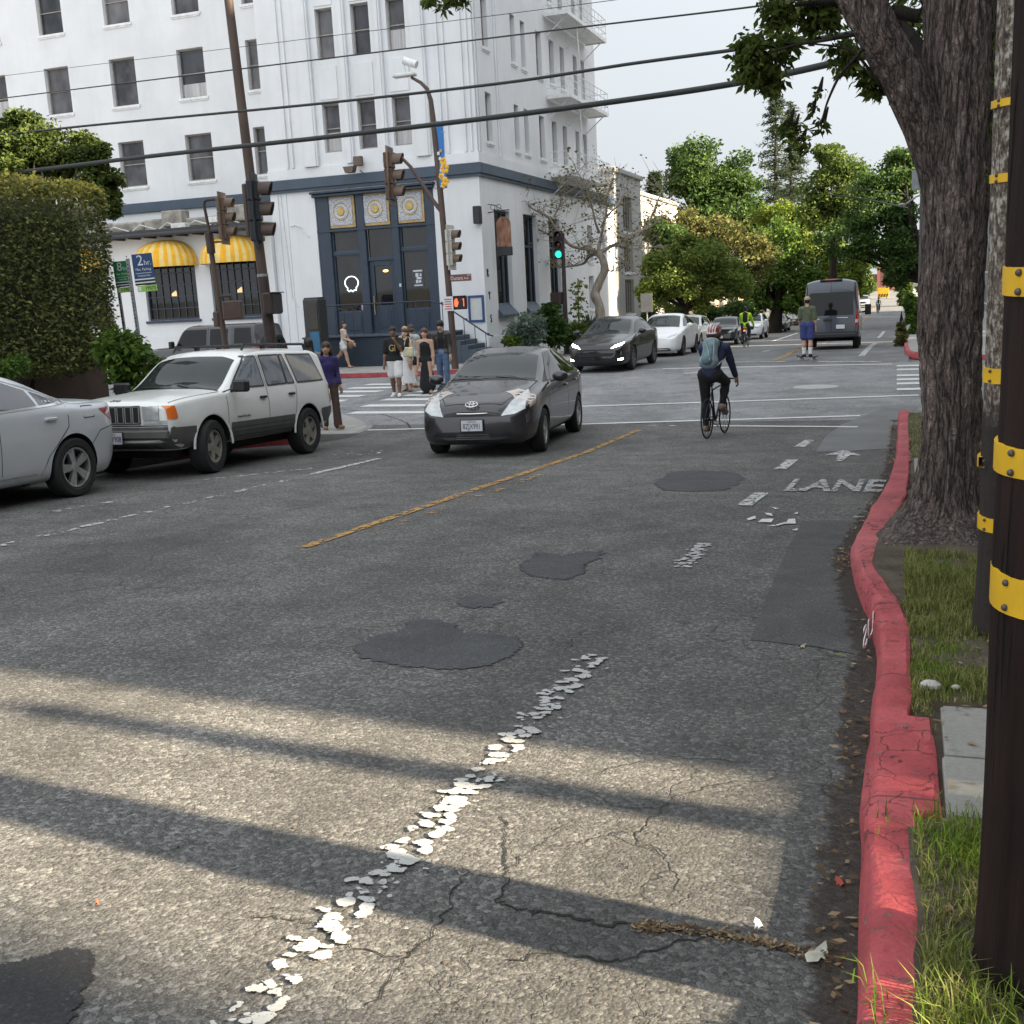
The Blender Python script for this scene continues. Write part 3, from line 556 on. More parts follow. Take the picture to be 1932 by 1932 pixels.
# mouldings
F = lambda u0, u1, v0, v1, d0, d1, mi=0, bev=0.: fr_box(mb, (0, YH, 0), EX, -EY, u0, u1, v0, v1, d0, d1, mi, bev)
for a, b in ((-21.55, -20.95), (-19.75, -19.45), (-18.3, -18.02), (-16.92, -16.35)): F(a, b, 5.1, 17.3, .002, .13, 0, .015); F(a+.07, b-.07, 5.1, 17.3, .132, .17, 0, .01)
for a in (-22.35, -22.12, -15.95, -15.72, -15.05, -14.82): F(a, a+.09, 5.1, 17.3, .002, .07, 0, .02)
F(LX, XH+.06, 4.72, 5.09, .003, .06); 
for z0, z1 in rows[1:]:
    for a, b in bays: F(a-.02, b+.02, z0-1.4, z0-.25, .002, .03, 0, .01)
G2 = lambda u0, u1, v0, v1, d0, d1, mi=0, bev=0.: fr_box(mb, (XH, 0, 0), EY, EX, u0, u1, v0, v1, d0, d1, mi, bev)
for a in (39.12, 39.34, 41.3, 41.5): G2(a, a+.09, 5.1, 17.3, .002, .06, 0, .02)
G2(YH+.0, 55.9, 4.72, 5.09, .003, .058)
F(-23.1, -21.4, -2.5, -1.6, .003, .05); F(-16.3, XH+.05, -2.5, -1.6, .003, .05); G2(39.06, 40.3, -2.5, -1.5, .003, .052); G2(42.4, 43.7, -2.5, -1.5, .003, .052); G2(45.7, 47.1, -2.5, -1.5, .003, .052)
F(-22.9, -22.86, -1.4, 4.2, .002, .04); F(-22.55, -22.5, -1.4, 4.2, .002, .03)
mb.build('wall', WHITE, hotel, ang=30)
mb = MB()
F(LX-.1, XH+.16, 4.34, 4.70, .002, .16, 0, .015); F(LX-.1, XH+.1, 4.24, 4.338, .002, .1); G2(YH-.0, 58.9, 4.34, 4.70, .002, .16, 0, .015); G2(YH+.0, 58.9, 4.24, 4.338, .002, .1)
fr_box(mb, (0, 42.8, 0), EX, -EY, -52, LX-.12, 4.36, 4.78, .002, .14, 0, .015); mb.build('cornice', NAVY_L, hotel)
for i, (oo, ux, n, h, d) in enumerate(cw): sash(hotel, oo, ux, n, h, d, FRAME, GL[(i*7) % 3 if i % 4 else 0], sill=False, bars=(0, 1) if h[1] > 9 else (0, 1), curtain=.42 if i in (0, 8, 9) else 0)
for i, h in enumerate(h2): sash(hotel, o2, EY, EX, h, .24, FRAME, GL[(i*5) % 3 if i % 2 else 2])
for i, h in enumerate(h3): sash(hotel, o3, EX, -EY, h, .24, FRAME, GL[(0, 1, 0, 0, 2, 0, 0)[i % 7]], bars=(0, 1), curtain=(.3, 0, 0, .45, 0)[i % 5] if i % 2 else 0)
for h in hg:
    w = sash(hotel, o2, EY, EX, h, .24, NAVY, GSHOP, sill=False, bars=(2, 0), fw=.09, name='tall_window'); m2 = MB(); fr_box(m2, o2, EY, EX, h[0]+.09, h[2]-.09, h[3]-1.3, h[3]-1.2, -.22, -.17); m2.build('transom_bar', NAVY, w)
    m2 = MB(); a, c = h[0]+YH, h[2]+YH; z = h[1]-2.6; m2.add([(XH-.2, a+.002, z+.42), (XH-.2, c-.002, z+.42), (XH+.2, c+.06, z-.02), (XH+.2, a-.06, z-.02), (XH+.2, a-.06, z-.12), (XH+.2, c+.06, z-.12), (XH+.003, a-.06, z-.12), (XH+.003, c+.06, z-.12), (XH+.003, a-.06, z+.19), (XH+.003, c+.06, z+.19)], [(0, 3, 2, 1), (3, 4, 5, 2), (4, 6, 7, 5), (3, 8, 6, 4), (2, 5, 7, 9)]); m2.build('sloped_sill', NAVY_L, w, fix=True)
for h in hs[:1]+hs[2:]: sash(hotel, o2, EY, EX, h, .24, FRAME_W, GL[2], bars=(1, 1))
sash(hotel, np.array((XH-.02, 55.9, -2.6)), EY, EX, (.4, 4.3, 1.0, 5.35), .2, FRAME_W, GL[2], bars=(0, 1))
# entrance bay
E0 = np.array((0, YH+.24, 0)); mb = MB(); P = lambda m, u0, u1, v0, v1, d0, d1, mi=0, bev=0.: fr_box(m, E0, EX, -EY, u0, u1, v0, v1, d0, d1, mi, bev)
zt = 2.68
for a, b, z0, z1 in ((-21.3, -20.75, -1.2, 4.15), (-19.62, -19.28, -1.2, 4.15), (-18.2, -17.9, -1.2, 4.15), (-16.8, -16.4, -1.2, 4.15)): P(mb, a, b, z0, z1, .0, .2, 0, .02)
for a, b in ((-20.75, -19.62), (-17.9, -16.8)): P(mb, a, b, -1.2, -.36, .0, .12); P(mb, a+.12, b-.12, -1.05, -.5, .12, .15, 0, .02); P(mb, a, b, 1.80, 1.9, .0, .13)
P(mb, -19.28, -18.2, 1.52, 1.66, 0, .13); P(mb, -21.3, -16.4, zt, 2.76, .0, .23); P(mb, -20.75, -16.8, 2.76, 4.15, 0., .1)
mb.box(((-21.3-16.4)/2, YH-.02, 4.02), (5.0, .3, .1), bev=.02); mb.box((-18.85, YH-.05, 4.13), (5.1, .36, .09), bev=.02)
mb.build('entrance_surround', NAVY, hotel)
for a, b in ((-20.75, -19.62), (-17.9, -16.8)):
    m2 = MB(); e = .05
    for u0, u1, v0, v1 in ((a, a+e, -.36, 1.8), (b-e, b, -.36, 1.8), (a+e, b-e, -.36, -.31), (a+e, b-e, 1.75, 1.8), (a, a+e, 1.9, zt), (b-e, b, 1.9, zt), (a+e, b-e, 1.9, 1.95), (a+e, b-e, zt-.05, zt)): P(m2, u0, u1, v0, v1, .0, .08)
    w = m2.build('shop_window', NAVY_L, hotel); m2 = MB(); P(m2, a+.02, b-.02, -.34, zt-.02, -.03, .02); m2.build('pane', GSHOP, w)
NEON = M('white neon tube', (.8, .85, .85), .4, emit=(.75, .85, .9), es=1.1); POSTER = M('dark poster', (.05, .055, .065), .6, var=.3); PWH = M('poster white', (.6, .62, .65), .7); GOLD = M('gold leaf', (.50, .36, .12), .45, .3, var=.3, scale=20)
m2 = MB(); pts = [(.27*math.cos(t)*(1.05), .24*math.sin(t)) for t in np.linspace(-.9, PI+.9, 26)]; pts += [(-.2, -.26), (-.12, -.33), (-.05, -.27), (.03, -.34), (.1, -.27), (.17, -.30), (.19, -.2)]
m2.tube([(-20.1+x, YH+.2, .75+z) for x, z in pts], .018, 6); m2.build('neon_outline', NEON, hotel)
m2 = MB(); P(m2, -17.55, -17.08, .45, 1.12, .022, .03); po = m2.build('poster', POSTER, hotel); m2 = MB()
for u, v, w, h in ((-17.31, 1.05, .38, .06), (-17.35, .9, .12, .14), (-17.27, .78, .2, .08), (-17.36, .66, .1, .12), (-17.24, .66, .1, .1), (-17.31, .52, .34, .05), (-17.2, .9, .07, .1)): P(m2, u-w/2, u+w/2, v-h/2, v+h/2, .03, .034)
m2.build('poster_print', PWH, po)
m2 = MB(); P(m2, -18.02, -17.94, .5, .62, .2, .215); m2.build('notice', PWH, hotel); m2 = MB(); P(m2, -19.78, -19.68, -.3, -.08, .022, .03); m2.build('sticker', M('pink sticker', (.5, .35, .5), .6), hotel)
# glazed double door
m2 = MB()
for u0, u1, v0, v1 in ((-19.28, -19.08, -1.2, 1.52), (-18.38, -18.2, -1.2, 1.52), (-19.08, -18.38, 1.32, 1.52), (-19.08, -18.38, -1.2, -.15)): P(m2, u0, u1, v0, v1, .0, .08, 0, .01)
P(m2, -18.95, -18.5, -1.0, -.35, .08, .1, 0, .02)
dr = m2.build('door', NAVY, hotel); m2 = MB(); P(m2, -19.1, -18.36, -.17, 1.34, -.02, .03); m2.build('pane', GSHOP, dr); m2 = MB(); P(m2, -19.17, -19.13, -.5, .2, .085, .14, 0, .01); m2.build('handle', M('brass', (.45, .36, .2), .35, .9), dr)
m2 = MB(); P(m2, -19.26, -18.22, 1.66, zt, -.02, .03); m2.build('transom_pane', GSHOP, dr)
m2 = MB(); m2.sphere((-18.62, YH+.19, 1.12), (.12, .03, .05), 8); m2.build('lamp_reflection', M('painted lamp glow', (.9, .6, .25), .5, emit=(1, .55, .15), es=1.2), dr)  # glowing blob painted in as a lamp's reflection on the door glass
# ornamental medallions
for x in (-20.25, -18.82, -17.4):
    m2 = MB(); P(m2, x-.57, x+.57, 2.8, 4.0, .1, .16, 0, .02); md = m2.build('medallion', M('old gold frame', (.42, .30, .14), .55, .1, var=.25), hotel); m2 = MB(); P(m2, x-.47, x+.47, 2.91, 3.9, .16, .18); m2.build('relief', (lambda t: (t.col(t.ramp(t.vor(22), (.2, (.66, .67, .7)), (.55, (.34, .35, .40)))), t.nrm(t.bump(t.vor(22), .8, .02)), t.m)[-1])(NT('white relief')) if 'white relief' not in MATS else MATS['white relief'], md)
    m2 = MB(); A = np.array([EX, EZ, -EY]).T; m2.lathe([(.0, .045), (.13, .04), (.165, .0)], 20, 0, ((x, YH+.06, 3.4), A)); m2.lathe([(.2, 0), (.23, .03), (.26, .0)], 22, 1, ((x, YH+.06, 3.4), A)); m2.lathe([(.29, 0), (.31, .02), (.335, .0)], 22, 0, ((x, YH+.06, 3.4), A)); m2.build('rosette', [GOLD, PWH], md)
# brick stair block with railings
def brick(name, c, mort, sc=(1, 1, 1)):
    t = NT(name); b = t.n.new('ShaderNodeTexBrick'); b.inputs['Scale'].default_value = 1; b.inputs['Brick Width'].default_value = .22; b.inputs['Row Height'].default_value = .075; b.inputs['Mortar Size'].default_value = .009
    mpp = t.n.new('ShaderNodeMapping'); mpp.inputs['Rotation'].default_value = (R_(90), 0, 0); t.l.new(t.pos, mpp.inputs['Vector']); t.l.new(mpp.outputs['Vector'], b.inputs['Vector'])
    b.inputs['Color1'].default_value = tuple(c)+(1,); b.inputs['Color2'].default_value = tuple(np.array(c)*.8)+(1,); b.inputs['Mortar'].default_value = tuple(mort)+(1,)
    t.col(b.outputs['Color']); t.rough(.75); t.nrm(t.bump(b.outputs['Fac'], -.6, .02)); return t.m
BRN = brick('navy painted brick', (.028, .043, .065), (.015, .024, .038))
stp = thing('entrance_stair', 'navy painted brick stair block with railings below the hotel entrance', 'stairs', (0, 0, 0))
mb = MB(); mb.box((-18.4, 38.1, -1.9), (5.7, 1.78, 1.3)); mb.build('stair_block', BRN, stp)
mb = MB(); mb.box((-18.4, 38.05, -1.22), (5.76, 1.84, .07), bev=.015); 
for i in range(7): mb.box((-15.4+.29*i+.0, 38.1, -1.36-.165*i-.55), (.29, 1.7, 1.1-.0*i), bev=.01)
mb.build('tread', M('navy step', (.055, .075, .10), .6), stp)
mb = MB(); y = 37.28
mb.tube([(-21.3, y, -1.55), (-20.9, y, -.2), (-20.6, y, -.07), (-16.1, y, -.07), (-15.6, y, -.2), (-13.9, y, -1.35), (-13.72, y, -1.4)], .028, 8); mb.tube([(-21.2, y, -1.9), (-20.3, y, -.95)], .02, 6)
for x in np.arange(-20.6, -16., .36): mb.cyl((x, y, -1.18), (x, y, -.07), .013, n=6)
for x in np.arange(-15.6, -13.8, .4): z = -.2-(x+15.6)*.68; mb.cyl((x, y, z-.95), (x, y, z), .014, n=6)
mb.tube([(-20.6, 38.6, -1.2), (-20.6, 38.6, -.25), (-20.4, 38.6, -.2), (-20.1, 38.6, -.3)], .02, 6)
for x in (-15.6, -14.7, -13.9): mb.sphere((x, y, -.17-(x+15.6)*.68), .045, 8)
mb.build('railing', M('dark navy iron', (.025, .035, .05), .5), stp)
# menu case, hanging sign, lettering, lanterns on the hotel wall
m2 = MB(); F5 = lambda m, *a, **k: fr_box(m, (0, YH, 0), EX, -EY, *a, **k)
for u0, u1, v0, v1 in ((-15.26, -15.18, -.93, .04), (-14.72, -14.64, -.93, .04), (-15.18, -14.72, -.93, -.85), (-15.18, -14.72, -.04, .04)): F5(m2, u0, u1, v0, v1, .002, .07, bev=.008)
me_ = m2.build('menu_case', M('royal blue frame', (.02, .06, .19), .4), hotel); m2 = MB(); F5(m2, -15.18, -14.72, -.85, -.04, .01, .03); m2.build('menu_sheet', M('menu paper', (.55, .56, .55), .6, var=.06), me_)
DKM = M('dark iron', (.03, .032, .035), .5, .3)
m2 = MB(); m2.box((-14.66, 38.85, 2.88), (.26, .28, .62), bev=.02); m2.build('wall_lantern', DKM, hotel)
sg = thing('hanging_sign', 'arched brown pub sign hanging from a scrolled iron bracket on the hotel corner', 'sign', (-14.0, 39.75, 2.3))
m2 = MB(); pts = [(-.27, -.55), (.27, -.55), (.27, .25)]+[(.27*math.cos(t), .25+.27*math.sin(t)) for t in np.linspace(.3, PI-.3, 8)]+[(-.27, .25)]
m2.prism(pts, .07, (0, .035, 0), np.array([EX, EZ, -EY]).T); m2.build('board', M('brown painted board', (.22, .105, .06), .55, var=.55, scale=7, stretch=(1, 1, .5)), sg); m2 = MB(); m2.box((0, 0, -.72), (.6, .1, .32), bev=.02); m2.build('base_panel', DKM, sg)
m2 = MB(); m2.tube([(-.58, 0, .7), (.25, 0, .75)], .02, 6); m2.tube([(-.58, 0, 1.), (-.3, 0, .95), (0, 0, .75)], .014, 6)
for cx in (-.38, -.15): m2.tube([(cx+.09*math.cos(t), 0, .87+.09*math.sin(t)) for t in np.linspace(0, 2*PI, 14)], .012, 5)
m2.cyl((-.2, 0, .5), (-.2, 0, .73), .01, n=5); m2.cyl((.2, 0, .4), (.2, 0, .75), .01, n=5); m2.build('bracket', DKM, sg)
for c, y, z in (('R', 39.36, .82), ('Y', 39.42, -.01), ('S', 39.47, -.85)): text('letter', c, .42, DKM, hotel, (XH+.012, y, z), (R_(90), 0, R_(90)), .012, sx=.8)
for c, y, z in (('N', 39.3, 1.66), ('H', 39.2, 3.3)): pass
m2 = MB(); m2.box((-19.2, 38.72, 5.12), (.34, .2, .34), bev=.02); m2.prism([(-.22, 0), (.22, 0), (.14, -.22), (-.14, -.22)], .3, (-19.35, 38.45, 4.9), np.array([EX, EZ, -EY]).T); m2.cyl((-19.2, 38.8, 4.8), (-19.0, 39., 4.6), .02); m2.build('floodlight', M('brown fixture', (.12, .085, .065), .6), hotel)
# fire escape on the street face
FEW = M('white painted iron', (.72, .72, .71), .5)
for zi in (4.95, 8.15, 11.45, 14.75):
    fe = MB(); y0, y1 = (47.7, 54.2); x1 = XH+1.05
    fe.box(((XH+x1)/2+.02, (y0+y1)/2, zi), (1.0, y1-y0, .05)); fe.box((x1, (y0+y1)/2, zi), (.05, y1-y0, .16))
    for yy in (y0, y1): fe.box(((XH+x1)/2+.02, yy, zi), (1.0, .05, .16))
    for zz in (.35, .65, .95): fe.tube([(XH+.03, y0, zi+zz), (x1, y0, zi+zz), (x1, y1, zi+zz), (XH+.03, y1, zi+zz)], .018, 5)
    for yy in np.linspace(y0, y1, 11): fe.cyl((x1, yy, zi), (x1, yy, zi+.97), .012, n=5)
    for yy in (y0+.3, (y0+y1)/2, y1-.3): fe.tube([(x1-.1, yy, zi-.05), (XH+.02, yy, zi-.8)], .025, 5)
    e = fe.build('fire_escape', FEW, hotel)
    if zi > 5:
        fl = MB()
        for s in (0, .42): fl.tube([(x1-.15-s*.2, 50.2+s, zi-3.3), (x1-.15-s*.2, 49.6+s, zi+.1)], .022, 5)
        for k in range(11): t_ = (k+.5)/11; fl.cyl((x1-.15, 50.2-.6*t_, zi-3.3+3.4*t_), (x1-.234, 50.62-.6*t_, zi-3.3+3.4*t_), .014, n=5)
        fl.build('ladder', FEW, e)
# ---------------------------------------------------------------- low restaurant annex with awnings
an = thing('restaurant_annex', 'low white restaurant front with yellow striped awnings beside the hotel', 'building', (0, 0, 0))
YA = 38.8; mb = MB(); aw = [(-32.5, 2.44), (-28.03, 2.46), (-24.95, 2.3)]
oa = np.array((-46., YA, -2.6)); ha = [(x-w/2+46, 2.27, x+w/2+46, 4.6) for x, w in aw+[(-36.6, 2.4), (-40.2, 2.4)]]
wall(mb, oa, EX, -EY, 46-23.22, 5.62, ha, .2); mb.add([(-23.22, YA, -2.6), (-23.22, YH+3.8, -2.6), (-23.22, YH+3.8, 3.02), (-23.22, YA, 3.02)], [(0, 1, 2, 3)]); fr_box(mb, (0, YA, 0), EX, -EY, -46, -23.24, -2.6, -.95, .003, .06); mb.build('wall', WHITE, an)
MOSS = M('mossy flat roof', (.20, .20, .15), .95, var=.35, scale=3, bump=.5, bscale=12); STONE = M('weathered stone', (.27, .25, .22), .9, var=.4, scale=3, bump=.6, bscale=14)
mb = MB(); mb.box((-34.6, YA+1.4, 3.14), (22.9, 4.2, .14), bev=.02); mb.build('roof', MOSS, an)
mb = MB(); mb.box((-34.6, YA-.72, 3.10), (22.9, .05, .24), bev=.01); mb.tube([(-46, YA-.78, 3.05), (-23.3, YA-.78, 3.02)], .08, 8)
for x in np.arange(-45, -23.5, .75): mb.box((x, YA-.35, 2.98), (.09, .68, .12))
mb.build('eave', M('dark eave', (.045, .045, .05), .8), an)
mb = MB()
for x in np.arange(-45.5, -24, 1.55): mb.box((x, YA+.6+.1*random.random(), 3.47), (1.5, .7, .34+.14*random.random()), bev=.06, rot=rotz(.05*random.random()))
for x in (-45, -41, -37.5, -32.0, -27.7, -24.6): mb.box((x, YA+.35, 3.66), (.95, .6, .62), bev=.04)
mb.build('parapet_stone', STONE, an)
mb = MB()
for x, z, s in ((-31.6, 3.35, .5), (-27.2, 3.32, .7), (-25.6, 3.45, .4)): mb.box((x, YA-.1, z), (s, .3, .22), bev=.02)
for k in range(5): mb.tube([(-31+k*1.3, YA+.1, 3.25), (-30.5+k*1.3, YA+.05, 3.5), (-29.8+k*1.3, YA+.1, 3.28)], .025, 6)
mb.build('roof_fitting', M('painted metal box', (.6, .6, .58), .6, var=.2), an)
YEL = M('yellow awning canvas', (.76, .38, .012), .75, var=.14, scale=4); CREAM = M('cream awning canvas', (.72, .54, .19), .75, var=.1, scale=4)
for x, w in aw+[(-36.6, 2.4), (-40.2, 2.4)]:
    mb = MB(); nu, nv = 49, 12; P_ = np.zeros((nu, nv, 3)); a_, h_, d_ = (w+.42)/2, .97, .95
    for i in range(nu):
        th = PI*i/(nu-1); ct, st = math.cos(th), math.sin(th)
        for j in range(nv):
            ph = PI/2*j/(nv-1); k = math.cos(ph)**.75
            P_[i, j] = (x-a_*np.sign(ct)*abs(ct)**.8*k, YA-.005-d_*st**.8*k, 1.86+h_*math.sin(ph))
    mb.grid(P_); mb.m = [((i//(nv-1))//2) % 2 for i in range(len(mb.f))]
    Q = np.stack([P_[:, 0], P_[:, 0]-np.array([0, 0, .09])], 1); mb2 = MB(); mb2.grid(Q); mb.add(mb2.v, mb2.f); mb.m[-len(mb2.f):] = [(i//2) % 2 for i in range(len(mb2.f))]
    mb.build('awning', [YEL, CREAM], an, ang=60)
LAMP = M('lamp shade', (.6, .45, .28), .7, emit=(1, .62, .3), es=.35)
for i, h in enumerate(ha):
    w = sash(an, oa, EX, -EY, h, .2, NAVY, GSHOP, sill=False, bars=(6, 4), fw=.06)
    m2 = MB(); fr_box(m2, oa, EX, -EY, h[0]-.08, h[2]+.08, h[1]-.1, h[1]-.003, .004, .09); m2.build('sill', NAVY, w)
    m2 = MB(); c = oa+EX*((h[0]+h[2])/2+.1)+EZ*(h[1]+1.05)-EY*(-.17); m2.lathe([(.17, -.1), (.17, .0), (.0, .12)], 4, 0, (c, rotz(PI/4) @ np.diag([1, .12, 1]))); m2.build('lamp_shade', LAMP, w)
m2 = MB(); m2.tube([(-22.4, YH-.03, 3.0), (-22.2, YH-.05, 3.05), (-21.95, YH-.04, 2.95), (-21.7, YH-.03, 2.6), (-21.62, YH-.03, 2.55)], .02, 6); m2.tube([(-22.75, YH-.03, 4.2), (-22.6, YH-.03, .3), (-22.1, YH-.03, -.4), (-22.1, YH-.03, -1.5)], .02, 6); m2.build('conduit', SILL, hotel)
# ---------------------------------------------------------------- neighbours down the street
def block(name, label, x0, x1, y0, y1, ztop, mat, wins, zb=-3., cat='building', fr=FRAME, face='x', band=None, bars=(2, 1)):
    b = thing(name, label, cat, (0, 0, 0)); mb = MB(); o1 = np.array((x1, y0, zb)); H = ztop-zb
    hs_ = [(a-y0, c-zb, b_-y0, d-zb) for a, b_, c, d in wins]; wall(mb, o1, EY, EX, y1-y0, H, hs_, .18)
    mb.add([(x0, y0, zb), (x1, y0, zb), (x1, y0, ztop), (x0, y0, ztop), (x0, y1, zb), (x1, y1, zb), (x1, y1, ztop), (x0, y1, ztop)], [(0, 1, 2, 3), (5, 4, 7, 6), (4, 0, 3, 7)]); mb.build('wall', mat, b)
    m2 = MB(); m2.box(((x0+x1)/2, (y0+y1)/2, ztop+.12), (x1-x0+.3, y1-y0+.3, .26), bev=.04); m2.build('roof', band or mat, b)
    for i, h in enumerate(hs_): sash(b, o1, EY, EX, h, .18, fr, GL[2 if i % 3 else 0], bars=bars)
    return b
block('apartment_building', 'grey stucco three storey building next to the hotel, behind the bare tree', -30, -14.7, 59.6, 66.0, 6.1, GREYST, [(61.5, 63.6, z, z+1.9) for z in (-1.4, 3.1)]+[(61.5, 63.6, .9, 2.6)], bars=(3, 0))
block('apartment_building', 'pale flat roofed building beyond the grey stucco one, behind the trees', -34, -17.5, 78, 92, 6.3, PALE, [(80, 81.5, z, z+1.6) for z in (-1.5, 2.2)]+[(85, 86.5, z, z+1.6) for z in (-1.5, 2.2)])
block('shop_building', 'low cream shopfront under the street trees on the left', -30, -16.5, 98, 124, 1.2, M('cream render', (.62, .50, .34), .8), [(101+5*i, 104.4+5*i, -2.9, -.4) for i in range(4)], zb=-4)
BRR = brick('red brick', (.30, .10, .075), (.24, .14, .11))
rb = thing('brick_house', 'red brick house with a tall dark window at the far end of the street', 'building', (0, 335, 0)); mb = MB()
mb.box((-5.0, 4, -1.), (5.6, 8, 6.2)); mb.box((-12., 6, -1.8), (8.6, 6, 4.6)); mb.prism([(-3.0, 0), (3.0, 0), (1.4, 1.2), (0, 1.9), (-1.4, 1.2)], 8, (-5, 8, 2.1), np.array([EX, EZ, -EY]).T); mb.build('wall', BRR, rb)
for x, z, w, h in ((-4.6, -.4, 3.0, 4.0), (-9.6, -.3, 1.1, 1.6), (-11.6, -.3, 1.1, 1.6)): m2 = MB(); m2.box((x, -.06 if x > -8 else 2.94, z), (w, .1, h), bev=.03); m2.build('window', GL[2], rb)
block('house', 'grey green gabled house right of the far brick house', -2.0, 6, 336, 345, -.3, M('grey green render', (.19, .19, .15), .8), [], zb=-5)
# parking pay kiosk on the far pavement
kz = gz(36)+.14; ki = thing('pay_kiosk', 'tall dark grey parking kiosk with blue lower panel by the hotel steps', 'kiosk', (-20.0, 36.0, kz), R_(-12))
KG = M('kiosk grey', (.03, .03, .03), .55); mb = MB(); mb.box((0, 0, 1.25), (.72, .5, 2.5), bev=.04); mb.box((0, 0, 2.52), (.64, .42, .08), bev=.03); mb.build('housing', KG, ki)
mb = MB(); mb.box((.12, -.255, 1.9), (.42, .03, .95), bev=.01); mb.build('screen', M('kiosk screen', (.012, .014, .016), .15), ki); mb = MB(); mb.box((.12, -.258, .95), (.44, .03, .8), bev=.01); mb.build('blue_panel', M('kiosk blue', (.03, .13, .24), .5), ki)
mb = MB()
for k in range(6): mb.box((-.365, 0, 2.15+.05*k), (.02, .34, .02))
mb.build('vent', DKM, ki)

# unseen buildings added along the right hand side, shaped to throw the street into shade, with a gap of low sun between them
TANB = stucco('grey render', (.17, .17, .17))
for nm, lb, x0, x1, y0, y1, h in (('apartment_building', 'grey apartment building on the right, behind the photographer', 5.6, 16, -30, .08, 11.5), ('apartment_building', 'grey apartment building on the right hand pavement beside the verge', 5.6, 16, 3.2, 20.2, 16.2), ('apartment_building', 'tall pale apartment building on the right beyond the junction', 7.2, 20, 33.4, 53.5, 27), ('shade_tower', 'tall pale tower on the right behind the pale apartment building', 21, 34, 29, 52, 49), ('apartment_building', 'pale apartment building on the right behind the tall pale one', 7.4, 20, 57.3, 65, 20), ('shade_row', 'low pale row house on the right further down the street', 7.6, 18, 67.5, 140, 13)):
    b = thing(nm, lb, 'building', (0, 0, 0)); mb = MB(); zb = gz((y0+y1)/2)-.5; H_ = h+.5; nw = max(2, int((y1-y0)/3.2)); nf = int(h/3.1); hl = [((i+.3)*(y1-y0)/nw, 1.4+3.1*j, (i+.72)*(y1-y0)/nw, 3.1+3.1*j) for i in range(nw) for j in range(nf)]
    wall(mb, np.array((x0, y1, zb)), -EY, -EX, y1-y0, H_, [(a, c, b_, d) for a, c, b_, d in hl], .2); mb.add([(x0, y0, zb), (x1, y0, zb), (x1, y1, zb), (x0, y1, zb), (x0, y0, zb+H_), (x1, y0, zb+H_), (x1, y1, zb+H_), (x0, y1, zb+H_)], [(0, 1, 5, 4), (1, 2, 6, 5), (2, 3, 7, 6), (4, 5, 6, 7)]); mb.build('wall', TANB if h < 20 else stucco('pale bounce render', (.55, .54, .52)), b)  # pale walls on the tall added blocks bounce light onto the hotel
    for k_, h_ in enumerate(hl): sash(b, np.array((x0, y1, zb)), -EY, -EX, h_, .2, FRAME_W, GL[k_ % 3])
fe = thing('shade_gate', 'tall board gate closing the gap between the two low grey apartment buildings', 'gate', (5.7, 1.55, gz(1.6))); mb = MB()  # unseen gate added so its shadow ends the sun patch near the kerb
for i in range(12): mb.box((0, -1.6+.29*i, 1.34), (.04, .27, 2.62-.0*(i % 2)), bev=.006)
mb.build('board', M('gate boards', (.20, .13, .08), .8, var=.3), fe); mb = MB(); mb.box((.05, .05, .6), (.05, 3.4, .12)); mb.box((.05, .05, 2.1), (.05, 3.4, .12)); mb.build('rail', M('gate boards', (.2, .13, .08), .8), fe)
# ================================================================ VEHICLES
def car_paint(name, c, metal=.35, r=.32, var=.04): return M(name, c, r, metal, var, 2., coat=.65, ior=1.45)
TYRE = M('tyre rubber', (.018, .018, .018), .85, var=.3, scale=9, bump=.3, bscale=60); RIM = M('alloy rim', (.42, .42, .42), .35, .75, .1); RIM_D = M('dark alloy rim', (.06, .06, .062), .4, .5); WELL = M('wheel well', (.008, .008, .008), .9)
AGLASS = glassm('car glass', (.007, .008, .009), .03, 1.36, .3, .8); WGLASS = glassm('windscreen', (.020, .025, .026), .03, 1.38, .4, .9); BLK = M('black trim', (.014, .014, .015), .45); GRT = M('grey plastic', (.10, .098, .094), .6, var=.12); CHROME = M('chrome', (.62, .62, .62), .15, .95, .05)
LENS = M('headlight lens', (.50, .52, .52), .12, .2, .25, 9, coat=1); AMBER = M('amber lens', (.75, .16, .02), .2, coat=1, var=.1); REDL = M('red lens', (.38, .012, .014), .15, coat=1, var=.15); SEAM = M('panel gap', (.012, .012, .012), .8); PLATE = M('licence plate', (.62, .63, .65), .5, var=.05); INK = M('plate ink', (.02, .03, .10), .6)
LIT = M('lit headlight', (1, 1, .9), .3, emit=(1., .97, .78), es=14.)
def chaikin(p, it=2):
    for _ in range(it):
        q = [p[0]]
        for a, b in zip(p[:-1], p[1:]): q += [a*.78+b*.22, a*.22+b*.78]
        p = np.array(q[:1]+q[1:]+[p[-1]])
    return p
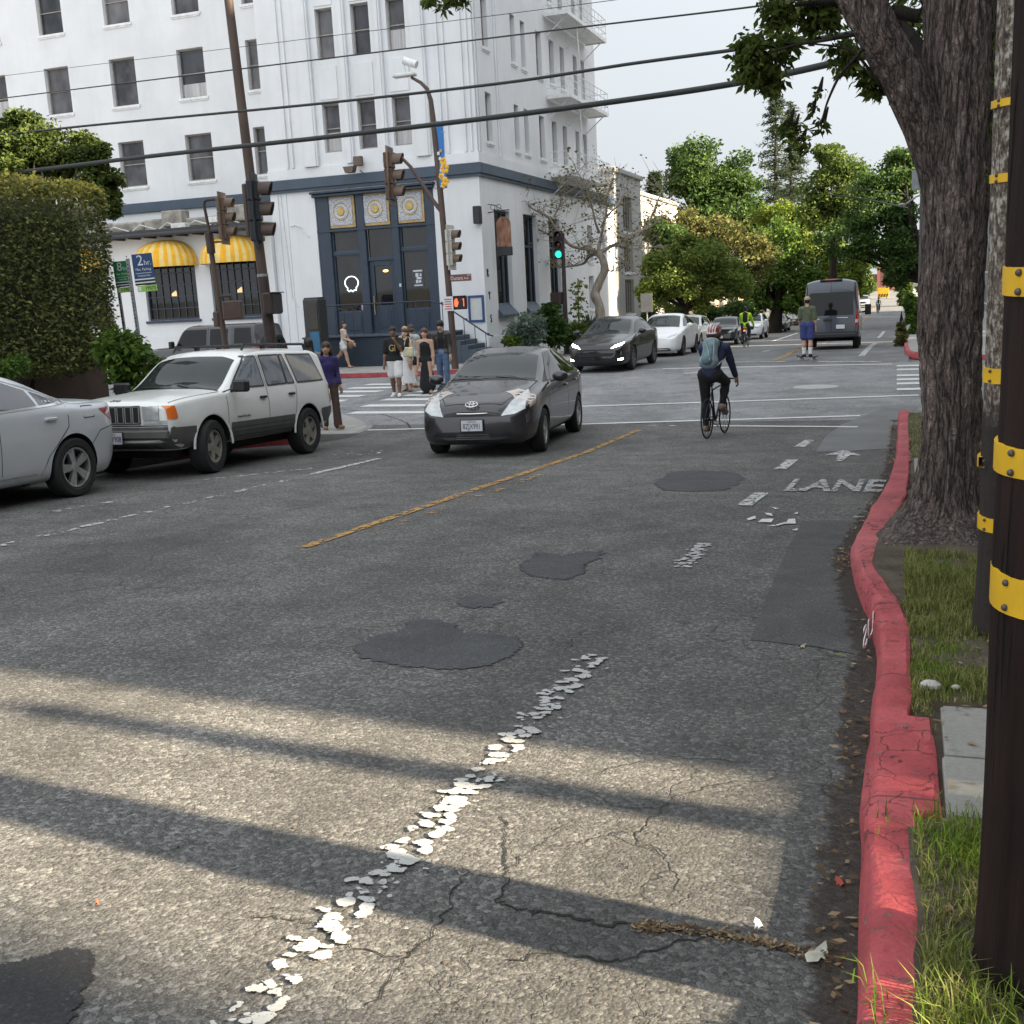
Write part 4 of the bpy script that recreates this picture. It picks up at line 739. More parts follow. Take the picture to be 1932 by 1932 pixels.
class Body:
    def __init__(s, root, sp, paint, name='body'):
        s.root = root; L = sp['L']/2; xs = np.unique(np.concatenate([np.linspace(-L, L, 72), np.linspace(L-.3, L, 10), np.linspace(-L, -L+.3, 10)]))
        g = lambda k: pchip(*zip(*sorted(sp[k])), xs)
        zc, zs, wm, wt, zl = g('top'), g('belt'), g('wid'), g('rail'), g('low'); dr = g('drop') if 'drop' in sp else np.full_like(xs, .055)
        rings = []
        for i in range(len(xs)):
            w, ws = wm[i], wm[i]-sp.get('sh', .03); t = min(wt[i], ws-.01); b, l, c = zs[i], zl[i], max(zc[i], zs[i]+.02); zt = max(c-dr[i], b+.005)
            h = np.array([(0, l), (w*.82, l), (w*.965, l+.07), (w, l+(b-l)*.5), (w-.004, l+(b-l)*.72), (ws, b), (t+.012, zt-.03 if zt-.03 > b+.004 else b+.004), (t-.03, zt+.012), (t*.6, c-.16*(c-zt)), (0, c)])
            h = chaikin(h, 2); rings.append(np.concatenate([h, np.stack([-h[-2:0:-1, 0], h[-2:0:-1, 1]], 1)]))
        P = np.array([[(xs[i], y, z) for y, z in r] for i, r in enumerate(rings)]); nr, nn = P.shape[:2]
        mb = MB(); mb.grid(np.concatenate([P, P[:, :1]], 1)); mb.f, mb.m = [], []; mb.v = [tuple(p) for p in P.reshape(-1, 3)]
        mb.f = [(i*nn+j, (i+1)*nn+j, (i+1)*nn+(j+1) % nn, i*nn+(j+1) % nn) for i in range(nr-1) for j in range(nn)]
        mb.f += [tuple(range(nn)), tuple((nr-1)*nn+j for j in range(nn))[::-1]]; mb.m = [0]*len(mb.f)
        s.bvh = BVHTree.FromPolygons(mb.v, mb.f)
        ob = mb.build(name, [paint, WELL], root, ang=0, fix=True)
        cut = MB(); Rw = sp['R']
        for x in sp['axles']:
            for sd_ in (-1, 1): cut.cyl((x, sd_*.42, Rw*.98), (x, sd_*1.3, Rw*.98), Rw+sp.get('gap', .055), n=40, mi=1)
        cm_ = bpy.data.meshes.new('cut'); cm_.from_pydata(cut.v, [], cut.f); cm_.materials.append(paint); cm_.materials.append(WELL); cm_.polygons.foreach_set('material_index', cut.m)
        b2 = bmesh.new(); b2.from_mesh(cm_); bmesh.ops.recalc_face_normals(b2, faces=b2.faces); b2.to_mesh(cm_); b2.free()
        co_ = bpy.data.objects.new('cut', cm_); COL.objects.link(co_); 
        md = ob.modifiers.new('b', 'BOOLEAN'); md.object = co_; md.operation = 'DIFFERENCE'; md.solver = 'EXACT'; ob.parent = None
        dg = bpy.context.evaluated_depsgraph_get(); me = bpy.data.meshes.new_from_object(ob.evaluated_get(dg)); ob.modifiers.clear(); old = ob.data; ob.data = me; bpy.data.meshes.remove(old); bpy.data.objects.remove(co_); bpy.data.meshes.remove(cm_); ob.parent = root
        me.polygons.foreach_set('use_smooth', [True]*len(me.polygons)); me.set_sharp_from_angle(angle=R_(38)); s.ob = ob; s.sp = sp
    D = dict(F=((-1, 0, 0), 1, 2), B=((1, 0, 0), 1, 2), L=((0, -1, 0), 0, 2), R=((0, 1, 0), 0, 2), T=((0, 0, -1), 0, 1))
    def decal(s, side, poly, mat, name, parent=None, off=.004, step=.07, mir=False, build=True):
        outs = []
        for sg in ((1, -1) if mir else (1,)):
            sd_ = side
            if mir and sg < 0: sd_ = {'L': 'R', 'F': 'F', 'B': 'B', 'T': 'T'}[side]
            d, a, b = s.D[sd_]; d = Vector(d)
            q = [(x*(sg if (side in 'FB' and mir) else 1), y*(sg if (side == 'T' and mir) else 1)) for x, y in poly]
            bm = bmesh.new(); f = bm.faces.new([bm.verts.new((x, y, 0)) for x, y in q])
            for ax in (0, 1):
                lo, hi = min(p[ax] for p in q), max(p[ax] for p in q)
                for k in range(1, int((hi-lo)/step)+1):
                    co3 = [0, 0, 0]; co3[ax] = lo+k*step; no = [0, 0, 0]; no[ax] = 1
                    bmesh.ops.bisect_plane(bm, geom=bm.verts[:]+bm.edges[:]+bm.faces[:], plane_co=co3, plane_no=no)
            bad = []
            for v in bm.verts:
                o = [0., 0., 0.]; o[a], o[b] = v.co.x, v.co.y; o = Vector(o)-d*5
                loc, n, i, _ = s.bvh.ray_cast(o, d)
                if loc is None: bad.append(v); continue
                if n.dot(d) > 0: n = -n
                v.co = loc+(n*.6-d*.4).normalized()*off
            if bad: bmesh.ops.delete(bm, geom=bad, context='VERTS')
            bm.normal_update()
            for f in bm.faces:
                if f.normal.dot(d) > 0: f.normal_flip()
            me = bpy.data.meshes.new(name); bm.to_mesh(me); bm.free(); me.materials.append(mat); outs.append(link(name, me, parent or s.root, None, 50))
        return outs
    def line(s, side, pts, mat=SEAM, w=.011, name='panel_gap', mir=True, parent=None, off=.003):
        for (x0, z0), (x1, z1) in zip(pts[:-1], pts[1:]):
            L = math.hypot(x1-x0, z1-z0)+1e-6; nx, nz_ = -(z1-z0)/L*w/2, (x1-x0)/L*w/2
            s.decal(side, [(x0+nx, z0+nz_), (x1+nx, z1+nz_), (x1-nx, z1-nz_), (x0-nx, z0-nz_)], mat, name, parent or s.ob, off, .12, mir)
def wheel(root, x, y, R, w, style, rim=None, side=1, steer=0.):
    wp = empty_part('wheel', root, (x, y, R)); wp.rotation_euler = (0, 0, steer); A = np.array([EX, -EZ*side, EY*side]).T; rr = R*style.get('rr', .66); mb = MB(); h = w/2
    mb.lathe([(rr, -h*.8), (rr+.02, -h), (R*.93, -h), (R*.985, -h*.82), (R, -h*.55), (R, h*.55), (R*.985, h*.82), (R*.93, h), (rr+.02, h), (rr, h*.8)], 32, 0, ((0, 0, 0), A), close=True); mb.build('tyre', TYRE, wp, ang=40)
    mb = MB(); rm = rim or RIM; n = style['n']; mb.lathe([(rr+.004, h*.75), (rr-.005, h*.9), (rr-.022, h*.86), (rr-.03, h*.3), (rr-.03, -h*.7)], 32, 0, ((0, 0, 0), A)); mb.lathe([(rr-.03, -.02), (.0, -.02)], 24, 1, ((0, 0, 0), A))
    mb.lathe([(.001, h*.78), (.05, h*.76), (.06, h*.5), (.075, .0)], 16, 0, ((0, 0, 0), A)); sw = style.get('w', .04)
    for k in range(n):
        for dl in style.get('tw', (0,)):
            a = 2*PI*k/n+dl; d = np.array([math.cos(a), math.sin(a), 0]); t = np.array([-d[1], d[0], 0]); v = []
            for r_, z0, z1, q in ((.04, h*.3, h*.72, sw*1.1), (rr-.02, h*.45, h*.8, sw)): 
                for sg, zz in ((-1, z0), (1, z0), (1, z1), (-1, z1)): v.append(A @ (d*r_+t*sg*q/2+EZ*zz))
            mb.add(v, [(0, 1, 5, 4), (1, 2, 6, 5), (2, 3, 7, 6), (3, 0, 4, 7), (4, 5, 6, 7)], 0)
    mb.build('rim', [rm, WELL], wp, ang=35, fix=True); return wp
def plate(root, x, z, face, code, tilt=0., w=.32, frame=True):
    mb = MB(); mb.box((0, 0, 0), (.014, w+.02, .17), bev=.004); o = mb.build('plate_frame', BLK, root, (x, 0, z)); o.rotation_euler = (0, tilt, 0)
    mb = MB(); mb.box((face*.008, 0, 0), (.006, w-.012, .15), bev=.002); p = mb.build('licence_plate', PLATE, o)
    if code: t = text('plate_lettering', code, .105, INK, p, (face*.0125, 0, -.012), (R_(90), 0, R_(90*face)), .001, sx=.68); t2 = text('plate_lettering', 'California', .032, REDL, p, (face*.0125, 0, .055), (R_(90), 0, R_(90*face)), .001)
    return p
def mirror(root, x, y, z, mat, s=1., big=1.):
    mb = MB(); mb.sphere((x, y+s*.13, z+.02), (.075*big, .12*big, .08*big), 12); mb.cyl((x+.02, y-s*.02, z-.05), (x, y+s*.1, z), .025, n=6); mb.build('wing_mirror', mat, root)
def handle(B, x, z, mat):
    for sd_ in (1, -1):
        loc = B.bvh.ray_cast(Vector((x, 3*sd_, z)), Vector((0, -sd_, 0)))[0]
        if loc: mb = MB(); mb.box((x, loc.y+sd_*.018, z), (.17, .03, .035), bev=.01); mb.build('door_handle', mat, B.root)
def place(root, x, y, z=None, rz=0., scale=1., pitch=None):
    root.location = (x, y, gz(y) if z is None else z); hd = math.sin(rz); sl = (gz(y+1.2)-gz(y-1.2))/2.4
    root.rotation_euler = (0, -math.atan(sl*hd) if pitch is None else pitch, rz); root.scale = (scale,)*3; return root
STY = dict(jeep=dict(n=5, w=.10, rr=.62), prius=dict(n=6, w=.055, tw=(0,), rr=.66), camry=dict(n=5, w=.045, tw=(-.14, .14), rr=.68), tesla=dict(n=7, w=.05, tw=(-.07, .09), rr=.70), suv=dict(n=6, w=.05, rr=.66))
def std_wheels(root, sp, style, rim=None, w=.21, steer=0.):
    for i, x in enumerate(sp['axles']):
        for sd_ in (1, -1): wheel(root, x, sd_*sp['tr'], sp['R'], w, style, rim, sd_, steer if i == 0 else 0)
PR = dict(L=4.45, R=.315, axles=(1.35, -1.35), tr=.755, top=[(2.225, .66), (2.18, .74), (2.0, .83), (1.5, .975), (1.08, 1.06), (.12, 1.42), (-.3, 1.49), (-.9, 1.465), (-1.6, 1.30), (-2.0, 1.14), (-2.17, 1.08), (-2.225, .95)], belt=[(2.225, .60), (2.0, .74), (1.5, .87), (1.0, .93), (-1.5, 1.03), (-2.1, 1.02), (-2.225, .9)],
  wid=[(2.225, .56), (2.19, .66), (2.06, .765), (1.7, .845), (1.1, .8625), (-1.4, .8625), (-2.0, .80), (-2.18, .70), (-2.225, .6)], rail=[(2.225, .38), (2.0, .58), (1.1, .72), (.15, .60), (-.5, .585), (-1.5, .56), (-2.2, .55)], low=[(2.225, .27), (2.05, .19), (-2.0, .2), (-2.225, .34)])
def prius():
    r = thing('hatchback_car', 'dark grey hatchback driving towards the camera in the middle of the road', 'car'); P = car_paint('graphite metallic paint', (.048, .046, .050), .4, .27); B = Body(r, PR, P)
    B.decal('T', [(1.02, .66), (1.06, .3), (1.06, -.3), (1.02, -.66), (.24, -.545), (.18, -.3), (.18, .3), (.24, .545)], WGLASS, 'windscreen')
    B.decal('L', [(.98, .985), (.62, .985), (.2, 1.30), (.05, 1.36), (.02, 1.34)], BLK, 'quarter_trim', mir=True, off=.003)
    B.decal('L', [(.78, 1.0), (-.42, 1.02), (-.42, 1.405), (-.2, 1.415), (.1, 1.38)], AGLASS, 'side_window', mir=True, off=.005); B.decal('L', [(-.48, 1.02), (-1.28, 1.05), (-1.1, 1.30), (-.85, 1.37), (-.48, 1.40)], AGLASS, 'side_window', mir=True, off=.005); B.decal('L', [(-1.33, 1.05), (-1.72, 1.09), (-1.2, 1.28)], AGLASS, 'side_window', mir=True, off=.005)
    B.decal('F', [(.42, .60), (.60, .62), (.73, .68), (.70, .86), (.66, .92), (.52, .78)], LENS, 'headlight', mir=True, off=.007, step=.03); B.decal('L', [(1.98, .69), (1.80, .74), (1.62, .86), (1.58, .93), (1.75, .90), (1.92, .82)], M('amber tinted lens', (.50, .40, .32), .12, .2, .2, 9, coat=1), 'side_light', mir=True, off=.005, step=.03); 
    B.decal('F', [(-.42, .605), (.42, .605), (.40, .64), (.2, .665), (-.2, .665), (-.40, .64)], BLK, 'upper_grille', off=.005); mb = MB(); mb.tube([(2.13, -.4, .645), (2.225, -.2, .64), (2.245, 0, .638), (2.225, .2, .64), (2.13, .4, .645)], .012, 6); mb.build('chrome_bar', CHROME, r)
    lg = B.decal('F', [(-.56, .26), (.56, .26), (.58, .34), (.54, .385), (-.54, .385), (-.58, .34)], BLK, 'lower_grille', off=.006)[0]; mb = MB()
    for z in (.285, .315, .345): mb.tube([(2.15, -.5, z), (2.235, -.2, z), (2.245, 0, z), (2.235, .2, z), (2.15, .5, z)], .006, 5)
    mb.build('grille_bar', GRT, lg)
    pl = plate(r, 2.255, .475, 1, '8ZJX991'); mb = MB(); A = np.array([EY, EZ, EX]).T; em = (2.19, 0, .755)
    tl = R_(-52); Rt = np.array([[math.cos(tl), 0, math.sin(tl)], [0, 1, 0], [-math.sin(tl), 0, math.cos(tl)]]) @ A; E_ = lambda a, b, oy=0, oz=0: [np.array(em)+np.array([.028, 0, .012])+Rt @ np.array([oy+a*math.cos(t), oz+b*math.sin(t), 0]) for t in np.linspace(0, 2*PI, 26)]
    mb.tube(E_(.085, .055), .010, 6); mb.tube(E_(.03, .05), .008, 6); mb.tube(E_(.06, .022, 0, .03), .008, 6); mb.build('emblem', CHROME, r)
    for sd_ in (1, -1): mirror(r, .72, sd_*.84, 1.03, P, sd_)
    for pts in ([(1.02, .30), (1.0, .95)], [(-.45, .28), (-.45, 1.0)], [(-1.3, .55), (-1.42, .8), (-1.38, 1.04)], [(1.0, .27), (-.95, .27)]): B.line('L', pts)
    B.line('T', [(1.07, .7), (1.6, .66), (2.1, .42)], w=.01); B.line('T', [(2.12, -.42), (2.15, 0)], w=.01); handle(B, -.3, .87, P); handle(B, -1.12, .90, P)
    B.line('T', [(1.1, .55), (1.0, .05)], BLK, .03, 'wiper', mir=False, parent=r, off=.012); B.line('T', [(1.1, -.12), (1.0, -.58)], BLK, .03, 'wiper', mir=False, parent=r, off=.012); B.decal('T', [(1.12, .72), (1.15, .3), (1.15, -.3), (1.12, -.72), (1.045, -.67), (1.08, -.3), (1.08, .3), (1.045, .67)], BLK, 'cowl', off=.003)
    B.decal('L', [(1.02, .62), (.98, .9), (.86, .93), (.93, .6)], BLK, 'wing_shadow_gap', mir=True, off=.002) if 0 else None
    std_wheels(r, PR, STY['prius'], steer=R_(3)); return r
JP = dict(L=4.5, R=.365, gap=.09, axles=(1.32, -1.37), tr=.77, sh=.035, top=[(2.25, .98), (2.22, 1.02), (2.05, 1.06), (1.2, 1.13), (.95, 1.15), (.22, 1.58), (-.05, 1.66), (-.6, 1.69), (-1.9, 1.67), (-2.05, 1.62), (-2.2, 1.18), (-2.25, 1.0)], belt=[(2.25, .94), (2.05, 1.0), (1.0, 1.07), (-2.2, 1.10), (-2.25, .96)],
  wid=[(2.25, .76), (2.2, .83), (2.05, .87), (1.5, .89), (-1.9, .89), (-2.2, .85), (-2.25, .8)], rail=[(2.25, .70), (2.0, .76), (.98, .79), (.22, .70), (-1.9, .69), (-2.2, .74), (-2.25, .7)], low=[(2.25, .5), (2.1, .44), (1.9, .36), (-1.95, .38), (-2.25, .5)])
def jeep():
    r = thing('parked_suv', 'boxy white parked SUV with grey lower cladding and amber corner lights', 'car'); P = car_paint('old white paint', (.80, .80, .77), 0, .35); B = Body(r, JP, P)
    B.decal('F', [(-.9, .40), (.9, .40), (.9, .70), (-.9, .70)], GRT, 'front_bumper', off=.012); B.decal('L', [(2.2, .42), (1.72, .40), (1.72, .68), (2.2, .69)], GRT, 'bumper_end', mir=True, off=.012)
    mb = MB(); mb.box((2.25, 0, .60), (.10, 1.64, .12), bev=.04); mb.build('bumper_bar', GRT, r)
    B.decal('L', [(.88, .40), (-.92, .40), (-.92, .66), (.88, .66)], GRT, 'door_cladding', mir=True, off=.012); B.decal('L', [(-1.80, .46), (-2.2, .50), (-2.2, .72), (-1.78, .70)], GRT, 'bumper_end', mir=True, off=.012)
    for z in (.46, .52, .58): B.line('L', [(.86, z), (-.9, z)], BLK, .008, 'cladding_groove', parent=r, off=.015)
    for z in (.44,):
        for k in range(8): B.decal('F', [(-.62+.16*k, .40), (-.52+.16*k, .40), (-.56+.16*k, .455), (-.66+.16*k, .455)], BLK, 'bumper_slot', off=.016)
    gr = B.decal('F', [(-.42, .735), (.42, .735), (.42, .975), (-.42, .975)], GRT, 'grille', off=.012)[0]
    for k in range(7): y = -.36+.12*k; B.decal('F', [(y-.038, .76), (y+.038, .76), (y+.038, .955), (y-.038, .955)], BLK, 'grille_slot', gr, off=.02); mb = MB(); mb.tube([(2.275, y-.045, .755), (2.275, y+.045, .755), (2.268, y+.045, .96), (2.268, y-.045, .96), (2.275, y-.045, .755)], .007, 5); mb.build('slot_trim', M('dull chrome', (.42, .41, .39), .4, .5), gr)
    B.decal('F', [(.45, .79), (.70, .79), (.70, .965), (.45, .965)], LENS, 'headlight', mir=True, off=.014); B.decal('F', [(.45, .74), (.80, .74), (.80, .782), (.45, .782)], LENS, 'turn_light', mir=True, off=.014); B.decal('L', [(2.225, .80), (2.09, .80), (2.10, .965), (2.22, .965)], AMBER, 'corner_light', mir=True, off=.012, step=.02)
    B.decal('T', [(.93, .72), (.93, -.72), (.28, -.625), (.22, -.4), (.22, .4), (.28, .625)], WGLASS, 'windscreen', off=.006); B.decal('T', [(.98, .77), (.98, -.77), (.935, -.74), (.935, .74)], BLK, 'cowl', off=.004)
    B.line('T', [(.95, .5), (.82, .0)], BLK, .03, 'wiper', mir=False, parent=r, off=.018); B.line('T', [(.95, -.1), (.85, -.55)], BLK, .03, 'wiper', mir=False, parent=r, off=.018)
    for q in ([(.72, 1.13), (-.12, 1.13), (-.12, 1.565), (.14, 1.565)], [(-.22, 1.13), (-.78, 1.14), (-.78, 1.575), (-.22, 1.57)], [(-.81, 1.14), (-1.02, 1.14), (-.90, 1.575), (-.81, 1.575)], [(-1.12, 1.14), (-1.96, 1.15), (-1.80, 1.57), (-1.02, 1.575)]): B.decal('L', q, M('car glass painted sky', (.14, .16, .19), .03, ior=2.2), 'side_window', mir=True, off=.006); B.line('L', q+[q[0]], BLK, .022, 'window_seal', parent=r, off=.008)  # pale blue base colour stands in for sky mirrored in the side windows
    for pts in ([(.95, .42), (.92, 1.08), (.72, 1.12)], [(-.17, .42), (-.17, 1.58)], [(-.95, .66), (-1.02, .95), (-1.05, 1.1)]): B.line('L', pts)
    B.line('T', [(2.1, .74), (1.0, .775)], w=.012); B.line('F', [(-.8, .715), (.8, .715)], mir=False, w=.014)
    for x in (1.32, -1.37): 
        A = np.array([EX, -EZ, EY]).T
        for sd_ in (1, -1): mb = MB(); mb.tube([(x+.46*math.cos(t), sd_*(.878), .36+.46*math.sin(t)) for t in np.linspace(.02, PI-.02, 20)], .024, 6, sq=(.45, 1)); mb.build('arch_flare', P, r)
    mb = MB()
    for sd_ in (1, -1):
        mb.tube([(.0, sd_*.58, 1.66), (-.05, sd_*.58, 1.735), (-1.85, sd_*.57, 1.735), (-1.9, sd_*.57, 1.65)], .022, 6)
        for x in (-.6, -1.2): mb.box((x, sd_*.575, 1.70), (.1, .05, .06), bev=.01)
    for x in (-.5, -1.45): mb.tube([(x, -.57, 1.735), (x, .57, 1.735)], .018, 6)
    mb.build('roof_rack', BLK, r)
    for sd_ in (1, -1): mb = MB(); mb.box((.74, sd_*.99, 1.16), (.13, .24, .17), bev=.04); mb.cyl((.76, sd_*.84, 1.1), (.75, sd_*.95, 1.13), .03); mb.build('wing_mirror', BLK, r)
    handle(B, -.02, .97, BLK); handle(B, -.86, .98, BLK); B.decal('B', [(.70, .78), (.86, .78), (.84, 1.06), (.70, 1.06)], REDL, 'tail_light', mir=True, off=.01); B.decal('L', [(-2.1, .78), (-2.22, .78), (-2.2, 1.06), (-2.12, 1.06)], REDL, 'tail_light', mir=True, off=.008)
    plate(r, 2.31, .56, 1, '4ADY908'); text('hood_lettering', 'Jeep', .085, GRT, B.ob, (2.165, 0, 1.045), (R_(12), 0, R_(90)), .003); text('door_lettering', 'Grand Cherokee', .05, GRT, B.ob, (.55, .898, .73), (R_(90), 0, R_(180)), .002)
    mb = MB(); mb.box((0, 0, .33), (3.6, 1.2, .16), bev=.03); mb.build('underbody', WELL, r)
    std_wheels(r, JP, STY['jeep'], M('satin rim', (.33, .31, .27), .45, .6), .24, R_(8)); return r
def sedan_spec(L=4.85, H=1.47, W=.91, tail=1.08, R=.335):
    k = L/4.85; h = H/1.47; z = lambda l: [(x*k, v*h) for x, v in l]
    return dict(L=L, R=R, axles=(1.42*k, -1.39*k), tr=W-.115, top=z([(2.425, .64), (2.36, .74), (2.0, .86), (1.4, .965), (1.1, 1.01), (.12, 1.40), (-.25, 1.465), (-.75, 1.44), (-1.62, 1.16), (-1.8, 1.11), (-2.25, tail), (-2.38, tail-.05), (-2.425, .86)]), belt=z([(2.425, .60), (2.1, .76), (1.4, .88), (1.0, .93), (-1.5, 1.03), (-2.3, 1.03), (-2.425, .84)]),
      wid=[(2.425*k, W*.66), (2.37*k, W*.78), (2.2*k, W*.9), (1.7*k, W*.99), (1.*k, W), (-1.5*k, W), (-2.05*k, W*.95), (-2.33*k, W*.85), (-2.425*k, W*.72)], rail=[(2.425*k, W*.5), (2.1*k, W*.72), (1.1*k, W*.83), (.15*k, W*.68), (-.75*k, W*.65), (-1.65*k, W*.70), (-2.3*k, W*.72), (-2.425*k, W*.6)], low=[(2.425*k, .32), (2.2*k, .2), (-2.15*k, .2), (-2.425*k, .38)])
CA = sedan_spec(); CA['axles'] = (1.42, -1.53)
def camry():
    r = thing('parked_car', 'silver parked sedan seen from its rear quarter at the left edge', 'car'); P = car_paint('silver metallic paint', (.60, .62, .65), .2, .3); B = Body(r, CA, P); g2 = M('car glass pale', (.06, .058, .07), .03, ior=1.9)
    B.decal('L', [(.72, 1.0), (-.40, 1.02), (-.40, 1.365), (-.1, 1.385), (.15, 1.36)], g2, 'side_window', mir=True, off=.005); B.decal('L', [(-.46, 1.02), (-1.05, 1.045), (-1.05, 1.22), (-.7, 1.34), (-.46, 1.365)], g2, 'side_window', mir=True, off=.005); B.decal('L', [(-1.09, 1.05), (-1.50, 1.085), (-1.12, 1.205)], g2, 'side_window', mir=True, off=.005)
    B.line('L', [(.75, .99), (-.4, 1.005), (-1.5, 1.06), (-1.62, 1.09), (-1.1, 1.255), (-.7, 1.375), (-.3, 1.405)], CHROME, .022, 'window_chrome', parent=r, off=.006)
    B.decal('T', [(-.85, .55), (-1.55, .58), (-1.55, -.58), (-.85, -.55)], AGLASS, 'rear_window', off=.005)
    B.decal('L', [(-2.02, .965), (-2.20, .98), (-2.27, .95), (-2.28, .82), (-2.2, .86), (-2.1, .92)], REDL, 'tail_light', mir=True, off=.006, step=.03); B.decal('B', [(.76, .82), (.5, .82), (.5, .98), (.74, .98)], REDL, 'tail_light', mir=True, off=.005); 
    for pts in ([(-.43, .24), (-.43, 1.0)], [(-1.0, .3), (-1.12, .5), (-1.45, .8), (-1.48, 1.03)], [(-1.72, .88), (-1.92, .88), (-1.92, 1.01), (-1.72, 1.01), (-1.72, .88)], [(-1.8, .55), (-2.0, .72), (-2.3, .76)]): B.line('L', pts, w=.009)
    B.line('L', [(1.0, .30), (-.93, .32)], CHROME, .018, 'sill_chrome', parent=r); handle(B, .0, .86, P); handle(B, -1.18, .90, P); plate(r, -2.44, .78, -1, ''); std_wheels(r, CA, STY['camry'], M('machined rim', (.50, .50, .50), .3, .8), .22); return r
def modern(name, label, sp, paint, style, kind='ev', rim=None, lit=False, group=None, front=True, glass=None, plate_f=''):
    r = thing(name, label, 'car', group=group); B = Body(r, sp, paint); L = sp['L']/2; k = sp['L']/4.85; h = max(z for x, z in sp['top']); hb = lambda x: float(pchip(*zip(*sorted(sp['belt'])), np.array([x]))[0]); ht = lambda x: float(pchip(*zip(*sorted(sp['top'])), np.array([x]))[0]); W = max(w for x, w in sp['wid'])
    wx = sp.get('ws', (1.06*k, .22*k)); rl = lambda x: float(pchip(*zip(*sorted(sp['rail'])), np.array([x]))[0])
    a, b = wx; G_ = glass or AGLASS
    B.decal('T', [(a-.04, rl(a)-.07), (a, .3), (a, -.3), (a-.04, -rl(a)+.07), (b, -rl(b)+.06), (b-.05, -.3), (b-.05, .3), (b, rl(b)-.06)], glass or WGLASS, 'windscreen')
    sx = sp.get('side', [(.78*k, -.42*k), (-.48*k, -1.3*k)])
    for i, (x0, x1) in enumerate(sx):
        top = lambda x: max(ht(x)-.115, hb(x)+.06)
        q = [(x0, hb(x0)+.06), (x1, hb(x1)+.06)]+[(x, top(x)) for x in np.linspace(x1, x0-(.55*k if i == 0 else 0), 6)]
        B.decal('L', q, G_, 'side_window', mir=True, off=.005); B.line('L', [(x1-.02, sp['R']*.8), (x1-.02, hb(x1)+.03)])
    B.line('L', [(a-.02, sp['R']*.8), (a-.05, hb(a))]); zf = hb(L*.9)
    ln = LIT if lit else LENS
    if kind == 'ev':
        B.decal('F', [(W*.50, zf-.10), (W*.80, zf-.02), (W*.86, zf+.06), (W*.62, zf-.01)], ln, 'headlight', mir=True, off=.008, step=.04); B.decal('F', [(-.62, .23), (.62, .23), (.55, .33), (-.55, .33)], BLK, 'intake', off=.006)
        if lit: B.decal('F', [(W*.72, .34), (W*.86, .36), (W*.86, .41), (W*.72, .38)], LIT, 'fog_light', mir=True, off=.008, step=.04); B.decal('F', [(-.5, .47), (.5, .47), (.6, .56), (-.6, .56)], BLK, 'front_panel', off=.006)
    else:
        B.decal('F', [(W*.52, zf-.18), (W*.86, zf-.14), (W*.86, zf-.02), (W*.60, zf-.06)], ln, 'headlight', mir=True, off=.008); B.decal('F', [(-.42, zf-.26), (.42, zf-.26), (.46, zf-.06), (-.46, zf-.06)], BLK, 'grille', off=.008); B.decal('F', [(-.62, .27), (.62, .27), (.55, .40), (-.55, .40)], BLK, 'intake', off=.006); plate(r, L+.02, .48, 1, plate_f)
    if kind == 'suv': B.decal('L', [(1.0*k, .3), (-1.0*k, .3), (-1.0*k, .42), (1.0*k, .42)], BLK, 'sill_cladding', mir=True, off=.008)
    for sd_ in (1, -1): mirror(r, .75*k, sd_*(W-.03), hb(.7*k)+.08, paint, sd_)
    B.decal('B', [(W*.5, hb(-L*.9)-.14), (W*.85, hb(-L*.9)-.14), (W*.85, hb(-L*.9)-.02), (W*.5, hb(-L*.9)-.02)], REDL, 'tail_light', mir=True, off=.006)
    std_wheels(r, sp, style, rim); return r
TS = dict(sedan_spec(4.75, 1.6, .95, 1.16, .36)); TS['top'] = [(2.375, .66), (2.3, .78), (1.9, .93), (1.35, 1.05), (1.1, 1.10), (.1, 1.52), (-.4, 1.60), (-1.0, 1.55), (-1.9, 1.25), (-2.15, 1.17), (-2.3, 1.1), (-2.375, .9)]; TS['ws'] = (1.15, .15); TS['side'] = [(.85, -.42), (-.48, -1.4)]; TS['low'] = [(2.375, .28), (2.2, .18), (-2.1, .2), (-2.375, .4)]
SV = dict(L=4.6, R=.36, axles=(1.38, -1.32), tr=.80, top=[(2.3, .84), (2.22, .92), (1.9, 1.02), (1.2, 1.12), (1.0, 1.15), (.2, 1.56), (-.2, 1.66), (-1.6, 1.63), (-1.95, 1.55), (-2.2, 1.15), (-2.3, .95)], belt=[(2.3, .80), (1.9, .95), (1., 1.05), (-2.1, 1.12), (-2.3, .9)], wid=[(2.3, .66), (2.22, .78), (2.0, .87), (1.5, .92), (-1.8, .92), (-2.15, .86), (-2.3, .74)], rail=[(2.3, .6), (2., .74), (1., .8), (.2, .69), (-1.7, .66), (-2.2, .7), (-2.3, .6)], low=[(2.3, .36), (2.1, .24), (-2., .26), (-2.3, .42)], ws=(.98, .28), side=[(.72, -.30), (-.36, -1.05), (-1.12, -1.75)])
SD = sedan_spec(4.7, 1.42, .91)
BR = dict(L=4.5, R=.40, gap=.07, axles=(1.35, -1.3), tr=.82, sh=.05, top=[(2.25, 1.02), (2.2, 1.10), (1.9, 1.15), (.95, 1.19), (.82, 1.21), (.45, 1.72), (.25, 1.83), (-1.95, 1.83), (-2.08, 1.80), (-2.2, 1.3), (-2.25, 1.1)], belt=[(2.25, 1.0), (1.9, 1.1), (-2.2, 1.16), (-2.25, 1.05)], wid=[(2.25, .86), (2.15, .93), (-2.1, .94), (-2.25, .9)], rail=[(2.25, .8), (.85, .84), (.3, .74), (-2., .74), (-2.25, .8)], low=[(2.25, .55), (2., .42), (-2., .42), (-2.25, .55)])
